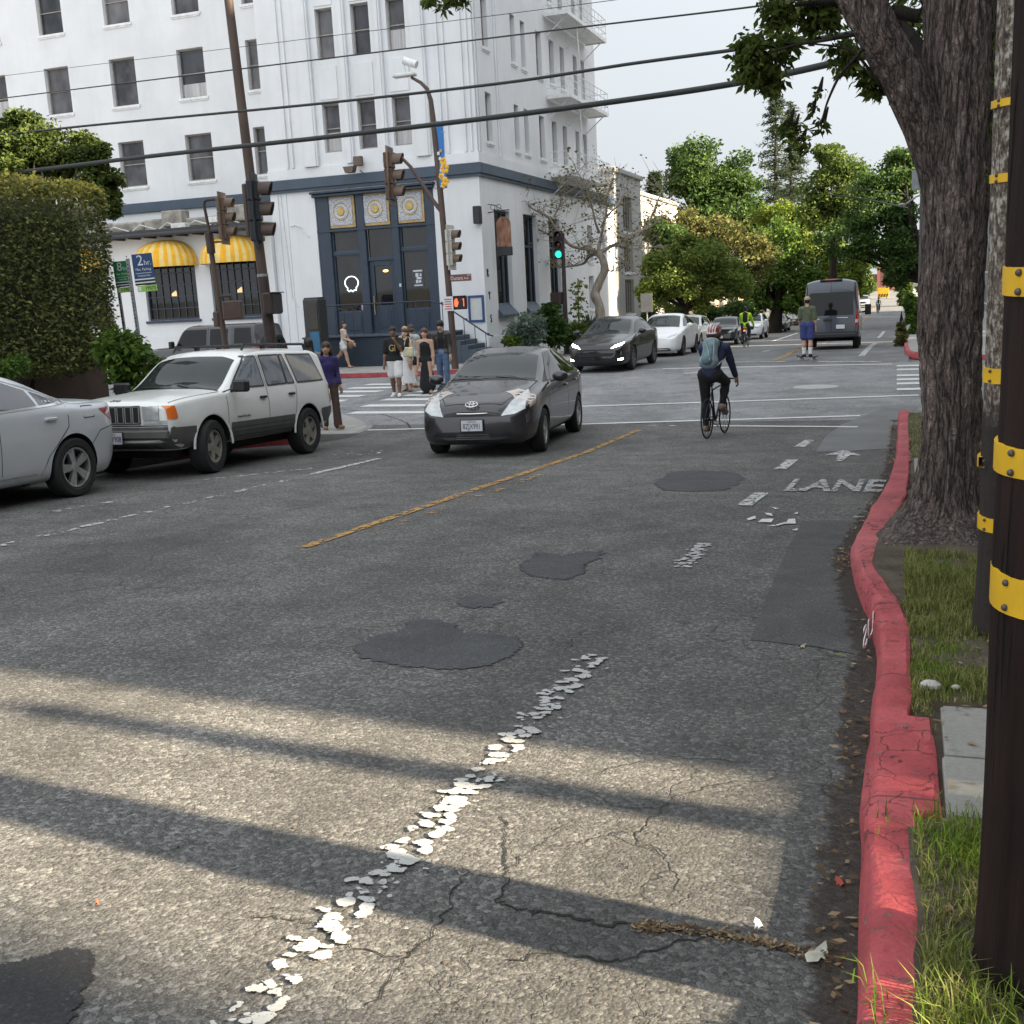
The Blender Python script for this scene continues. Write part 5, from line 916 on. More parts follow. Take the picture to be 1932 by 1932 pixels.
def bronco():
    r = thing('parked_suv', 'grey boxy off roader with rear spare wheel parked in front of the yellow awnings', 'car'); P = car_paint('grey paint', (.055, .056, .062), .1, .4); B = Body(r, BR, P)
    for q in ([(.68, 1.22), (-.42, 1.22), (-.42, 1.70), (.40, 1.70)], [(-.55, 1.22), (-1.18, 1.22), (-1.18, 1.70), (-.55, 1.70)]): B.decal('L', q, AGLASS, 'side_window', mir=True, off=.006)
    B.decal('L', [(-1.30, 1.20), (-2.14, 1.20), (-2.04, 1.76), (-1.30, 1.76)], M('pale hardtop', (.075, .075, .078), .6), 'rear_panel', mir=True, off=.004); B.decal('L', [(-1.42, 1.24), (-2.05, 1.24), (-1.98, 1.70), (-1.42, 1.70)], AGLASS, 'side_window', mir=True, off=.008)
    B.decal('T', [(.80, .72), (.80, -.72), (.48, -.68), (.48, .68)], WGLASS, 'windscreen'); B.line('L', [(-.48, .5), (-.48, 1.75)]); B.line('L', [(.78, .5), (.78, 1.2)]); handle(B, -.3, 1.05, BLK)
    for sd_ in (1, -1): mb = MB(); mb.box((.72, sd_*1.04, 1.27), (.12, .2, .22), bev=.05); mb.build('wing_mirror', BLK, r)
    for x in BR['axles']:
        for sd_ in (1, -1): mb = MB(); mb.tube([(x+.50*math.cos(t), sd_*.95, .40+.50*math.sin(t)) for t in np.linspace(-.1, PI+.1, 20)], .06, 6, sq=(.6, 1)); mb.build('arch_flare', GRT, r)
    B.decal('B', [(.78, .9), (.9, .9), (.9, 1.12), (.78, 1.12)], REDL, 'tail_light', mir=True, off=.012); B.decal('L', [(-2.12, .95), (-2.2, .95), (-2.2, 1.12), (-2.12, 1.12)], REDL, 'tail_light', mir=True, off=.01)
    std_wheels(r, BR, STY['suv'], RIM_D, .28); w = wheel(r, -2.38, .1, .40, .26, STY['suv'], RIM_D, 1); w.rotation_euler = (0, 0, R_(90)); w.location = (-2.38, 0, 1.05); w.name = 'spare_wheel'; return r
VN = dict(L=5.6, R=.36, axles=(1.75, -1.85), tr=.87, sh=.03, top=[(2.8, .9), (2.72, 1.02), (2.3, 1.25), (2.0, 1.36), (1.35, 2.1), (.8, 2.45), (.2, 2.56), (-2.45, 2.58), (-2.68, 2.52), (-2.77, 2.35), (-2.8, 2.2)], belt=[(2.8, .85), (2.2, 1.15), (1.8, 1.3), (-2.8, 1.32)], wid=[(2.8, .75), (2.65, .9), (2.3, 1.0), (1.5, 1.03), (-2.5, 1.03), (-2.72, 1.01), (-2.8, .96)], rail=[(2.8, .65), (2.2, .85), (1.8, .9), (.8, .88), (-2.6, .88), (-2.8, .82)], low=[(2.8, .4), (2.5, .3), (-2.6, .42), (-2.8, .5)], drop=[(2.8, .05), (1, .1), (-2.8, .12)])
def van():
    r = thing('van', 'dark grey high roofed van driving away on the right of the road', 'van'); P = car_paint('slate grey paint', (.058, .066, .084), .2, .33); B = Body(r, VN, P)
    B.decal('B', [(-.80, 1.28), (-.78, 1.24), (.78, 1.24), (.80, 1.28), (.78, 2.02), (.72, 2.08), (-.72, 2.08), (-.78, 2.02)], AGLASS, 'rear_window', off=.006); B.line('B', [(0, .62), (0, 1.24)], w=.02, mir=False); B.line('B', [(0, 2.08), (0, 2.5)], w=.02, mir=False); B.line('B', [(-.86, .6), (-.9, 1.3), (-.84, 2.45)], w=.014); B.line('B', [(-.9, .62), (.9, .62)], w=.02, mir=False)
    B.decal('B', [(-.95, .45), (.95, .45), (.95, .6), (-.95, .6)], BLK, 'rear_bumper', off=.02); mb = MB(); mb.box((-2.86, 0, .5), (.16, 1.9, .17), bev=.05); mb.build('bumper_step', BLK, r)
    B.decal('B', [(.84, .82), (.97, .84), (.985, 1.42), (.90, 1.40)], REDL, 'tail_light', mir=True, off=.012); B.decal('B', [(.86, .95), (.96, .96), (.965, 1.08), (.87, 1.07)], LENS, 'reverse_light', mir=True, off=.016); B.decal('L', [(-2.62, .86), (-2.76, .86), (-2.76, 1.42), (-2.66, 1.40)], REDL, 'tail_light', mir=True, off=.01)
    mb = MB(); mb.box((-2.73, 0, 2.545), (.1, .46, .05), bev=.015); mb.build('high_brake_light', REDL, r); mb = MB(); mb.box((-2.72, 0, 2.53), (.09, .8, .05), bev=.01); mb.build('brake_light_housing', BLK, r); mb = MB(); mb.box((-2.82, .12, 1.08), (.04, .3, .08), bev=.02); mb.build('door_handle', BLK, r)
    pl = plate(r, -2.835, .82, -1, ''); pl.parent.location.y = -.34; B.decal('B', [(-.6, 1.14), (-.2, 1.14), (-.2, 1.16), (-.6, 1.16)], CHROME, 'badge', off=.01); text('badge_lettering', 'Transit', .1, CHROME, B.ob, (-2.812, .55, 1.12), (R_(90), 0, R_(-90)), .002)
    B.decal('B', [(-.5, .5), (-.4, .5), (-.4, .53), (-.5, .53)], REDL, 'reflector', mir=True, off=.1)
    for sd_ in (1, -1): mb = MB(); mb.box((1.65, sd_*1.25, 1.45), (.12, .24, .42), bev=.06); mb.cyl((1.7, sd_*1.0, 1.35), (1.66, sd_*1.2, 1.38), .035); mb.build('wing_mirror', BLK, r)
    B.decal('L', [(1.62, 1.36), (.75, 1.36), (.75, 2.0), (1.18, 2.0)], AGLASS, 'side_window', mir=True, off=.006); B.decal('F', [(-.8, 1.4), (.8, 1.4), (.72, 2.1), (-.72, 2.1)], WGLASS, 'windscreen', off=.006)
    for x0, x1 in ((.6, -.9), (-1.0, -2.5)): B.decal('L', [(x0, 1.36), (x1, 1.36), (x1, 2.0), (x0, 2.0)], AGLASS, 'side_window', mir=True, off=.006)
    mb = MB(); mb.tube([(-2.7, .3, .42), (-2.4, .3, .4)], .03, 8); mb.box((-2.3, 0, .4), (.5, .5, .18), bev=.05); mb.cyl((-1.85, -.8, .34), (-1.85, .8, .34), .06); mb.build('rear_axle', WELL, r)
    std_wheels(r, VN, STY['suv'], RIM, .22); return r
UP = R_(-90); DN = R_(90)                                    # facing the camera / facing away down the street
q = G(1027, 849); p = G(829, 853); c = (p+q)/2; yw = R_(5.5); d = np.array([math.sin(yw), -math.cos(yw)])
place(prius(), c[0]-d[0]*1.35, c[1]-d[1]*1.35, rz=UP+yw, scale=1.06)
place(jeep(), -10.07, 14.60, rz=UP+R_(1), scale=1.03)
place(camry(), -10.36, 9.14, rz=UP, scale=1.07)
p0, p1 = atY(290, 640, 32.2), atY(505, 640, 32.2); place(bronco(), (p0[0]+p1[0])/2+.1, 32.1, z=-2.40, rz=R_(180), scale=1.05)
t = G(1190, 698); place(modern('parked_car', 'black crossover with lit headlights in front of the bare twisted tree', TS, car_paint('black paint', (.012, .013, .014), .2, .22), STY['tesla'], 'ev', M('grey rim', (.16, .155, .15), .4, .6), lit=True, group='cars queued along the left kerb'), t[0]-.80, t[1]+1.42, rz=UP+R_(-1))
WHT = car_paint('white car paint', (.82, .82, .82), 0, .3); t = G(1284, 671)
place(modern('parked_car', 'white crossover behind the black one with lit headlights', TS, WHT, STY['tesla'], 'ev', RIM_D, group='cars queued along the left kerb'), t[0]-.8, t[1]+1.4, rz=UP)
def by_size(xc, yb, D): p = atD(xc, yb, D); return p[0], p[1]
CG = 'cars queued along the left kerb'
x, y = by_size(1297, 632, 55); place(modern('parked_car', 'older white wagon half hidden behind the white crossover', SV, car_paint('cream white paint', (.62, .62, .60), 0, .35), STY['suv'], 'suv', group=CG), x, y, rz=UP)
x, y = by_size(1362, 648, 61); place(modern('parked_car', 'dark blue grey car beside the cyclist in yellow', SV, car_paint('dark blue grey paint', (.022, .028, .038), .3, .28), STY['suv'], 'suv', group=CG), x, y+1.6, rz=UP, scale=.93)
x, y = by_size(1412, 634, 72); place(modern('parked_car', 'white sport utility car with black lower cladding near the cyclist in yellow', SV, WHT, STY['suv'], 'suv', group=CG), x, y+1.6, rz=UP)
x, y = by_size(1462, 622, 88); place(modern('parked_car', 'low dark sedan left of the van', SD, car_paint('charcoal paint', (.025, .026, .03), .3, .28), STY['suv'], 'sedan', group=CG), x, y+1.6, rz=UP)
x, y = by_size(1499, 614, 104); place(modern('parked_car', 'pale sedan partly hidden behind the van', SD, car_paint('champagne paint', (.38, .37, .35), .4, .3), STY['suv'], 'sedan', group=CG), x, y+1.6, rz=UP)
x, y = by_size(1627, 573, 150); place(modern('sport_utility_car', 'pale grey car coming up the street beyond the van', SV, car_paint('light grey paint', (.45, .46, .47), .3, .3), STY['suv'], 'suv'), x, y+2, rz=UP)
p = atD(1566, 655, 41.8); place(van(), p[0], 43.4+2.8, rz=DN+R_(1.))
# ================================================================ POLES, SIGNALS, SIGNS, WIRES
def wood(name, dark, light, grain=14.):
    t = NT(name); g = t.noise(grain, 6, .65, src=t.map((1, 1, .05))); k = t.ramp(g, (.3, dark), (.62, light), (.8, np.array(light)*1.5))
    k = t.mix(t.ramp(t.noise(1.1, 4), (.35, 0.), (.7, .75)), k, tuple(np.array(dark)*.55)); cr = t.ramp(t.noise(34, 3, .6, src=t.map((1, 1, .02))), (.60, 0.), (.68, 1.)); k = t.mix(t.math('MULTIPLY', cr, .8), k, (.006, .005, .005))
    k = t.mix(t.ramp(t.noise(9, 4, .6, src=t.map((1, 1, .2))), (.72, 0.), (.76, .8)), k, (.30, .13, .055))
    t.col(k); t.rough(.85); t.b.inputs['Specular IOR Level'].default_value = .2; t.nrm(t.bump(t.math('SUBTRACT', g, cr), 1., .018)); return t.m
POLE_D = wood('dark creosote pole', (.008, .005, .0045), (.030, .017, .013)); POLE_G = wood('grey pole', (.11, .10, .09), (.20, .185, .17))
def stapled():
    t = NT('stapled pole'); n = t.noise(38, 6, .7, src=t.map((1, 1, .55))); k = t.ramp(n, (.40, (.03, .022, .018)), (.52, (.17, .13, .10)), (.62, (.45, .43, .38)))
    z = t.n.new('ShaderNodeSeparateXYZ'); t.l.new(t.warp(.5, 3), z.inputs[0]); mk = t.ramp(t.math('ADD', t.math('MULTIPLY', z.outputs[2], .3), .2), (.60, 0.), (.66, 1.)); mk2 = t.ramp(t.math('ADD', t.math('MULTIPLY', z.outputs[2], .12), .1), (.68, 1.), (.76, 0.))
    k = t.mix(t.math('MULTIPLY', mk, mk2), (.028, .020, .018), k); t.col(k); t.rough(.85); t.nrm(t.bump(n, .8, .02)); return t.m
YBAND = M('yellow reflective band', (.72, .42, .012), .45, var=.12, scale=9); NAIL = M('nail', (.10, .09, .08), .5, .5)
def band(parent, pole_f, z, h, r_off=.006, gap=(0, 0)):
    mb = MB(); n = 36; a = np.linspace(gap[0], 2*PI-gap[1], n); P_ = np.zeros((n, 4, 3))
    for j, (zz, ro) in enumerate(((z, -.002), (z+.001, r_off), (z+h-.001, r_off), (z+h, -.002))):
        c, r = pole_f(zz)
        for i in range(n): w = .004*math.sin(3*a[i]+z*9); P_[i, j] = (c[0]+(r+ro+w*.4)*math.cos(a[i]), c[1]+(r+ro+w*.4)*math.sin(a[i]), zz+.012*math.sin(a[i]+.7))
    mb.grid(P_[:, ::-1]); b = mb.build('reflective_band', YBAND, parent, ang=30); m2 = MB()
    for aa in (3.72,) if r_off < .012 and h < .07 else (3.72, 4.5):
        for zz in (z+h*.18, z+h*.82): c, r = pole_f(zz); p = (c[0]+(r+r_off+.002)*math.cos(aa), c[1]+(r+r_off+.002)*math.sin(aa), zz+.012*math.sin(aa+.7)); m2 = MB(); m2.sphere(p, .008, 8); m2.build('nail', NAIL, b)
def wood_pole(name, label, base, top, r0, r1, mat, bands, flare=0., n=48, rough_=.006):
    t = thing(name, label, 'utility pole', base); top = np.array(top, float)-np.array(base, float); H = top[2]
    def pf(z): u = max(0, min(1, z/H)); return top[:2]*u, r0+(r1-r0)*u+flare*math.exp(-z*5)
    zs = np.concatenate([np.linspace(-.15, 2.5, 60), np.linspace(2.6, H, 50)]); P_ = np.zeros((n, len(zs), 3)); ang = np.linspace(0, 2*PI, n, endpoint=False)
    for j, z in enumerate(zs):
        c, r = pf(z); rr = r+rough_*(vnoise(np.arange(n)*1., np.full(n, z*.35), 3, n)-.6)*2+rough_*1.2*(vnoise(np.arange(n)*.5, np.full(n, z*2.), 5, n//2)-.5); P_[:, j] = np.stack([c[0]+rr*np.cos(ang), c[1]+rr*np.sin(ang), np.full(n, z)], 1)
    mb = MB(); mb.grid(P_, closeu=True); mb.build('pole', mat, t, ang=50, fix=True)
    for b in bands: band(t, pf, *b)
    return t, pf
def at_col(px, py, p): q = ray(px, py); return q*(p[1]/q[1])
b1 = np.array((.345, 2.55, gz(2.55)+.08)); P1 = b1.copy()
zy = lambda y, x=1885, Y=2.5: atY(x, y, Y)[2]
wood_pole('utility_pole', 'nearest dark timber utility pole with wide yellow bands at the right edge', b1, (.415, 2.95, 8.), .165, .14, POLE_D, [(zy(1148)-b1[2], .084), (zy(893)-b1[2], .064), (zy(552)-b1[2], .060)], .012)
b2 = np.array((.505, 5.75, gz(5.75)+.06)); z2_ = lambda y: atY(1860, y, 5.6)[2]-b2[2]
STAP = stapled(); wood_pole('utility_pole', 'second timber utility pole covered in staples, behind the nearest dark pole', b2, (.53, 5.75, 8.), .155, .135, STAP, [(z2_(1004), .07, .006), (z2_(885), .05, .02, (.4, 2.9)), (z2_(722), .072, .006), (z2_(340), .04, .01), (z2_(196), .035, .012)], .03)
# far utility pole with crossarms, transformer and street light
pu = np.array((.62, 52., gz(52)+.1)); up = thing('utility_pole', 'grey utility pole with crossarms beyond the junction behind the big tree trunk', 'utility pole', pu); H = 10.5
mb = MB(); mb.tube([(0, 0, 0), (.0, 0, H)], [.17, .12], 14); mb.build('pole', POLE_G, up)
mb = MB(); mb.box((-.1, 0, 9.9), (2.7, .12, .14), bev=.01); mb.box((-.1, 0, 10.4), (1.6, .12, .12), bev=.01)
for x in (-1.3, -.7, .6, 1.1): mb.cyl((x, 0, 9.95), (x, 0, 10.2), .04, n=8)
mb.build('crossarm', POLE_G, up); mb = MB(); mb.cyl((-.28, -.1, 6.3), (-.28, -.1, 7.1), .2, n=16); mb.build('transformer', M('transformer grey', (.22, .24, .25), .5), up)
mb = MB(); mb.tube([(0, 0, 6.1), (-.3, -.3, 6.0), (-.7, -.9, 5.7)], .035, 6); mb.sphere((-.85, -1.15, 5.66), (.16, .3, .08), 10); mb.build('street_light_head', M('transformer grey', (.22, .24, .25), .5), up)
mb = MB(); mb.box((.42, -.1, 4.7), (.5, .02, 1.6), bev=.005); mb.build('sign_panel', M('pale sign', (.55, .56, .5), .6), up)
BROWN = M('brown signal paint', (.075, .047, .036), .55, var=.15, scale=5); RUST = M('rusty pole paint', (.074, .047, .036), .65, var=.3, scale=4, stretch=(1, 1, .3)); DBRN = M('dark brown paint', (.045, .028, .025), .6, var=.2); TAN = M('tan signal visor', (.135, .09, .062), .55); BACKP = M('black backplate', (.02, .024, .03), .6); GALV = M('galvanised steel', (.30, .31, .32), .5, .5, .2, 12)
LD = M('dark signal lens', (.05, .02, .02), .2, coat=1); GLIT = M('lit green lens', (.05, .9, .6), .2, emit=(.03, 1., .52), es=.6); HANDL = M('lit orange hand', (1, .25, .08), .3, emit=(1, .10, .03), es=.5)
def signal_head(parent, loc, rz, s=1., mat=None, vis=None, back=False, lit=None, backm=None):
    mb = MB(); mat = mat or BROWN
    for k in range(3): mb.box((0, .05, .36*(k-1)), (.34, .2, .352), bev=.02)
    h = mb.build('signal_head', mat, parent, loc, rz=rz); h.scale = (s,)*3
    if back: m2 = MB(); m2.box((0, .03, 0), (.62, .02, 1.34), bev=.008); m2.build('backplate', backm or BACKP, h)
    for k in range(3):
        z = .36*(k-1); m2 = MB(); A = np.array([EX, EZ, -EY]).T; P_ = np.zeros((17, 4, 3))
        for i, a in enumerate(np.linspace(-.55, PI+.55, 17)):
            for j, (r, d) in enumerate(((.15, .05), (.148, .30-.08*(1-math.sin(a))*.6), (.138, .30-.08*(1-math.sin(a))*.6), (.14, .05))): P_[i, j] = (r*math.cos(a), -d, z+r*math.sin(a))
        m2.grid(P_); m2.build('visor', vis or mat, h, fix=True); m2 = MB(); m2.lathe([(.0, .03), (.08, .022), (.132, .0)], 18, 0, ((0, -.055, z), A)); m2.build('lens', GLIT if lit == k else LD, h)
    return h
def ped_signal(parent, loc, rz, s=1., mat=None, lit=False):
    mb = MB(); mb.box((0, .06, 0), (.46, .22, .44), bev=.03); mb.box((0, -.06, .215), (.47, .08, .02)); h = mb.build('pedestrian_signal', mat or BROWN, parent, loc, rz=rz); h.scale = (s,)*3
    m2 = MB(); m2.box((0, -.054, 0), (.40, .012, .38), bev=.004); f = m2.build('display', BLK, h)
    if lit:
        m2 = MB(); q = [(-.14, -.13), (-.07, -.13), (-.035, -.05), (-.01, .03), (-.02, .04), (-.045, .0), (-.045, .12), (-.065, .12), (-.07, .02), (-.075, .15), (-.097, .15), (-.1, .02), (-.108, .135), (-.13, .135), (-.13, .0), (-.14, .1), (-.16, .1), (-.165, -.05)]
        m2.prism(q, .006, (0, -.062, 0), np.array([EX, EZ, -EY]).T); m2.prism([(.10, .09), (.15, .13), (.17, .13), (.17, -.12), (.145, -.12), (.145, .09)], .006, (0, -.062, 0), np.array([EX, EZ, -EY]).T); m2.build('hand_symbol', HANDL, f, fix=True)
    return h
# A: tall leaning brown pole on the near left corner
D = 21.; a0 = atY(529, 790, 20.4); a0[2] = gz(20.4)+.05; a1 = atY(424, -60, 20.4); A_ = thing('traffic_signal', 'tall leaning brown pole with a black backplate signal behind the white parked car', 'traffic signal', a0); dl = a1-a0
mb = MB(); mb.tube([(0, 0, 0), dl*.15, dl*.3, dl], [.115, .108, .105, .085], 18); mb.build('pole', RUST, A_); mb = MB(); mb.tube([(0, 0, 0), dl*.34], [.122, .113], 18); mb.build('lower_pole', DBRN, A_); mb = MB(); mb.tube([dl*.34, dl*.346], [.117, .117], 18); mb.build('pole_ring', GALV, A_)
rel = lambda px, py, Y, b: atY(px, py, Y)-b
signal_head(A_, rel(487, 398, 20.4, a0), R_(110), 1.12, BACKP, BROWN, True); mb = MB(); mb.box(rel(467, 397, 20.5, a0), (.10, .16, 1.05), bev=.03); mb.build('bracket', BROWN, A_)
ped_signal(A_, rel(519, 572, 20.4, a0), R_(92), 1.0, DBRN); mb = MB(); mb.box(rel(500, 578, 20.5, a0), (.12, .2, .5), bev=.03); mb.build('terminal_box', DBRN, A_)
# B: thin rusty pole with tan signal
YB = 23.0; b0 = atY(437, 760, YB); b0[2] = gz(YB)+.14; B_ = thing('traffic_signal', 'thin rusty pole with a tan signal head left of the tall leaning brown pole', 'traffic signal', b0); rb_ = lambda x, y: rel(x, y, YB, b0)
mb = MB(); mb.tube([(0, 0, 0), rb_(426, 655), rb_(398, 470)], [.075, .07, .06], 12); mb.build('pole', RUST, B_); mb = MB(); mb.tube([rb_(399, 478), rb_(394, 440)], .1, 10); mb.tube([rb_(396, 440), rb_(385, 388), rb_(386, 380), rb_(392, 377), rb_(412, 375)], .035, 8); mb.tube([rb_(397, 457), rb_(424, 456)], .025, 6); mb.build('bracket', DBRN, B_); mb = MB(); mb.tube([rb_(410, 600), rb_(408, 565), rb_(412, 560), rb_(436, 558), rb_(438, 568)], .03, 8); mb.build('bracket', DBRN, B_)
signal_head(B_, rb_(424, 412), R_(104), .88, TAN, TAN, True, backm=TAN); ped_signal(B_, rb_(441, 585), R_(200), 1.0, BROWN); mb = MB(); mb.box(rb_(411, 602), (.16, .2, .36), bev=.03); mb.build('push_button_box', BROWN, B_)
# C: street light and signal pole on the hotel corner
YC = 33.9; c0 = atY(859, 694, YC); c0[2] = gz(YC)+.14; C_ = thing('traffic_signal', 'rusty signal pole with street light, blue banner and red hand on the hotel corner', 'traffic signal', c0); rc = lambda x, y: rel(x, y, YC, c0)
mb = MB(); mb.tube([(0, 0, 0), rc(853, 620), rc(838, 440), rc(824, 290), rc(817, 225), rc(813, 190), rc(806, 168), rc(794, 156), rc(776, 146)], [.12, .105, .10, .095, .09, .075, .065, .055, .045], 14); mb.build('pole', RUST, C_)
mb = MB(); mb.tube([rc(832, 398), rc(818, 380), rc(795, 345), rc(775, 315), rc(758, 298), rc(742, 290)], [.07, .065, .06, .055, .05, .05], 10); mb.build('mast_arm', RUST, C_)
mb = MB(); q = rc(763, 142); mb.box(q, (.75, .3, .10), rot=rotz(0), bev=.04); mb.build('luminaire', M('pale metal', (.6, .6, .58), .4), C_); mb = MB(); mb.cyl(rc(762, 114), rc(786, 122), .12, n=14); mb.cyl(rc(770, 118), rc(771, 140), .03); mb.cyl(rc(762, 120), rc(765, 140), .02); mb.build('traffic_camera', M('camera white', (.7, .7, .7), .4), C_)
signal_head(C_, rc(740, 333), R_(100), 1.38, BROWN, TAN, True, backm=BROWN); signal_head(C_, rc(853, 467), R_(90), 1.05, M('pale signal body', (.50, .49, .45), .6), TAN, True, backm=M('pale signal body', (.50, .49, .45), .6)); ped_signal(C_, rc(867, 571), R_(8), .98, BLK, True)
BLUEB = M('blue banner', (.035, .17, .46), .7, var=.12, scale=3); YFL = M('banner flower', (.72, .40, .03), .7, var=.3, scale=12); mb = MB(); n_ = 14; P_ = np.zeros((n_, 2, 3)); 
for i in range(n_):
    u = i/(n_-1)
    for j in range(2): q = rc(822+10*u+j*13, 229+126*u+j*2*(1-u)); P_[i, j] = q+np.array([0, -.05+.04*math.sin(5*u+j), 0])
mb.grid(P_); Q_ = P_+np.array([0, .02, 0]); mb.grid(Q_[:, ::-1]); bn = mb.build('banner', BLUEB, C_, ang=60, fix=False); mb = MB()
for (x, y, r) in ((838, 305, .13), (841, 318, .17), (834, 333, .1), (842, 343, .15), (838, 350, .1), (833, 285, .05)):
    q = rc(x, y)+np.array([0, -.085, 0])
    for k in range(5): a = 2*PI*k/5+x; mb.sphere(q+np.array([r*.5*math.cos(a), 0, r*.6*math.sin(a)]), (r*.42, .012, r*.42), 8)
mb.build('banner_flower', YFL, bn); mb = MB()
for (x, y) in ((829, 290), (832, 300), (836, 312), (834, 322), (838, 330), (840, 337)): mb = MB(); mb.sphere(rc(x, y)+np.array([0, -.08, 0]), (.05, .01, .06), 6); mb.build('banner_splash', PWH, bn)
mb = MB()
for y in (229, 248, 355): mb.cyl(rc(820, y), rc(838, y+1), .018, n=6)
mb.build('banner_arm', GALV, C_)
SBR = M('brown street sign', (.16, .065, .045), .5); mb = MB(); mb.box((0, 0, 0), (.72, .02, .22), bev=.005); ss = mb.build('street_sign', SBR, C_, rc(869, 524), rz=R_(4)); text('sign_lettering', 'Durant', .17, PWH, ss, (-.13, -.013, -.01), (R_(90), 0, 0), .001, sx=.85); text('sign_lettering', 'Ave', .10, PWH, ss, (.19, -.013, -.02), (R_(90), 0, 0), .001); text('sign_lettering', '2300', .06, PWH, ss, (.28, -.013, .07), (R_(90), 0, 0), .001)
mb = MB(); mb.box((0, 0, 0), (.34, .02, .46), bev=.005); ns = mb.build('notice_sign', PWH, C_, rc(849, 573)+np.array([0, -.14, 0])); mb = MB()
for k in range(5): mb.box((0, -.012, .14-.075*k), (.24-.03*(k % 2), .004, .03))
mb.build('notice_print', REDL, ns)
# D: green light beyond the junction
gpt = G(1070, 668, .14); D_ = thing('traffic_signal', 'slim brown pole with a lit green light in front of the hotel side windows', 'traffic signal', gpt); rd = lambda x, y: rel(x, y, gpt[1], gpt)
mb = MB(); mb.tube([(0, 0, 0), rd(1067, 600)], [.13, .12], 12); mb.tube([rd(1067, 600), rd(1061, 440)], [.095, .075], 12); mb.build('pole', DBRN, D_); signal_head(D_, rd(1055, 462)+np.array([0, -.1, 0]), R_(8), 1.02, M('maroon signal', (.05, .022, .022), .5), None, False, 0); ped_signal(D_, rd(1052, 563), R_(160), 1.1, DBRN)
mb = MB(); mb.sphere(rd(1066, 652)+np.array([0, -.15, 0]), .07, 8); mb.build('push_button', PWH, D_)
# parking signs
SBL = M('sign blue', (.018, .055, .145), .5, var=.05); SGR = M('sign green', (.02, .19, .06), .5, var=.05); LGR = M('sign lime', (.28, .48, .10), .5); 
def parking_sign(label, xp, pb, num, col, tagno, px, py, s, rz, pw=.055):
    b = np.array((xp[0], xp[1], gz(xp[1])+.14)); t = thing('parking_sign', label, 'parking sign', b); top = atY(px[0], px[1], b[1])-b; mb = MB(); mb.box((0, 0, (top[2])/2), (pw, .035, top[2]), bev=.004); po = mb.build('post', GALV, t); po.rotation_euler = (0, R_(-2.2), 0)
    m2 = MB()
    for k in range(int(top[2]/.06)): m2.cyl((0, -.019, .1+.06*k), (0, -.016, .1+.06*k), .012, n=6)
    m2.build('post_hole', BLK, po)
    c = atY(py[0], py[1], b[1])-b; m2 = MB(); m2.box((0, 0, 0), (.30*s, .008, .42*s), bev=.003); pn = m2.build('sign_panel', col, t, c+np.array([0, -.03, 0])); pn.rotation_euler = (0, R_(-2.2), rz)
    tx = lambda st, sz, x, z, m=PWH, sx=1.: text('sign_lettering', st, sz*s, m, pn, (x*s, -.0065, z*s), (R_(90), 0, 0), .001, sx=sx)
    tx(num, .20, -.035, .115); tx('hr.', .10, .075, .085); tx('Max. Parking', .052, 0, .0, sx=.85); tx('Premium Rate' if num == '2' else 'Value Rate', .036, 0, -.085, sx=.9)
    m2 = MB(); m2.box((0, -.0055, -.05*s), (.24*s, .003, .006*s)); m2.box((0, -.0055, -.133*s), (.30*s, .003, .018*s)); m2.box((0, -.0055, -.178*s), (.30*s, .003, .018*s)); m2.build('sign_rule', PWH, pn); m2 = MB(); m2.box((0, -.0048, -.156*s), (.30*s, .003, .024*s)); m2.box((0, -.0048, -.2*s), (.30*s, .003, .024*s)); m2.build('sign_rule', BLK, pn)
    m2 = MB(); m2.box((.02*s, -.004, -.26*s), (.29*s, .008, .085*s), bev=.002); z = m2.build('zone_tag', LGR, pn); text('zone_number', tagno, .066*s, BLK, z, (.07*s, -.0095, -.26*s), (R_(90), 0, 0), .001); m2 = MB(); m2.box((-.09*s, -.009, -.26*s), (.04*s, .002, .06*s)); m2.build('zone_mark', PWH, z)
    return t
pA = atX(258, 540, -11.5); parking_sign('blue 2 hr parking sign on a steel post behind the white parked car', pA, None, '2', SBL, '19575', (247, 487), (273, 508), 1.14, R_(10))
pB = atD(232, 540, 20.5); parking_sign('green 8 hr parking sign partly hidden by the tall hedge', pB, None, '8', SGR, '19571', (229, 492), (233, 517), 1.1, R_(8))
def small_sign(label, px, pyb, D, w, h, mat, oct_=False, cat='sign', extra=None):
    b = atD(px, pyb, D); b[2] = gz(b[1])+.1; t = thing('road_sign', label, cat, b); mb = MB(); mb.cyl((0, 0, 0), (0, 0, 2.6), .035, n=8); mb.build('post', GALV, t); mb = MB()
    if oct_: mb.prism([(w/2*math.cos(PI/8+k*PI/4), w/2*math.sin(PI/8+k*PI/4)) for k in range(8)], .02, (0, -.04, 2.3), np.array([EX, EZ, -EY]).T)
    else: mb.box((0, -.05, 2.3), (w, .02, h), bev=.01)
    mb.build('sign_panel', mat, t, fix=True); return t
small_sign('grey sign back on a thin post left of the white crossover', 1221, 600, 58, .62, .95, M('grey sign back', (.18, .18, .19), .6)); st = small_sign('white octagonal sign back beside the van, under the yellow green trees', 1496, 600, 100, 1.0, 1., M('pale sign back', (.55, .55, .56), .5), True); mb = MB(); mb.box((.25, 0, 2.95), (.9, .03, .22)); mb.build('street_sign', SGR, st)
ob = np.array((-3.9, 215., gz(215))); t = thing('road_barricade', 'yellow and black striped barrier board at the far end of the street', 'barricade', ob); mb = MB(); mb.box((0, 0, 1.1), (1.9, .1, 1.7), bev=.02); p = mb.build('board', M('barrier yellow', (.70, .38, .02), .5), t); m2 = MB()
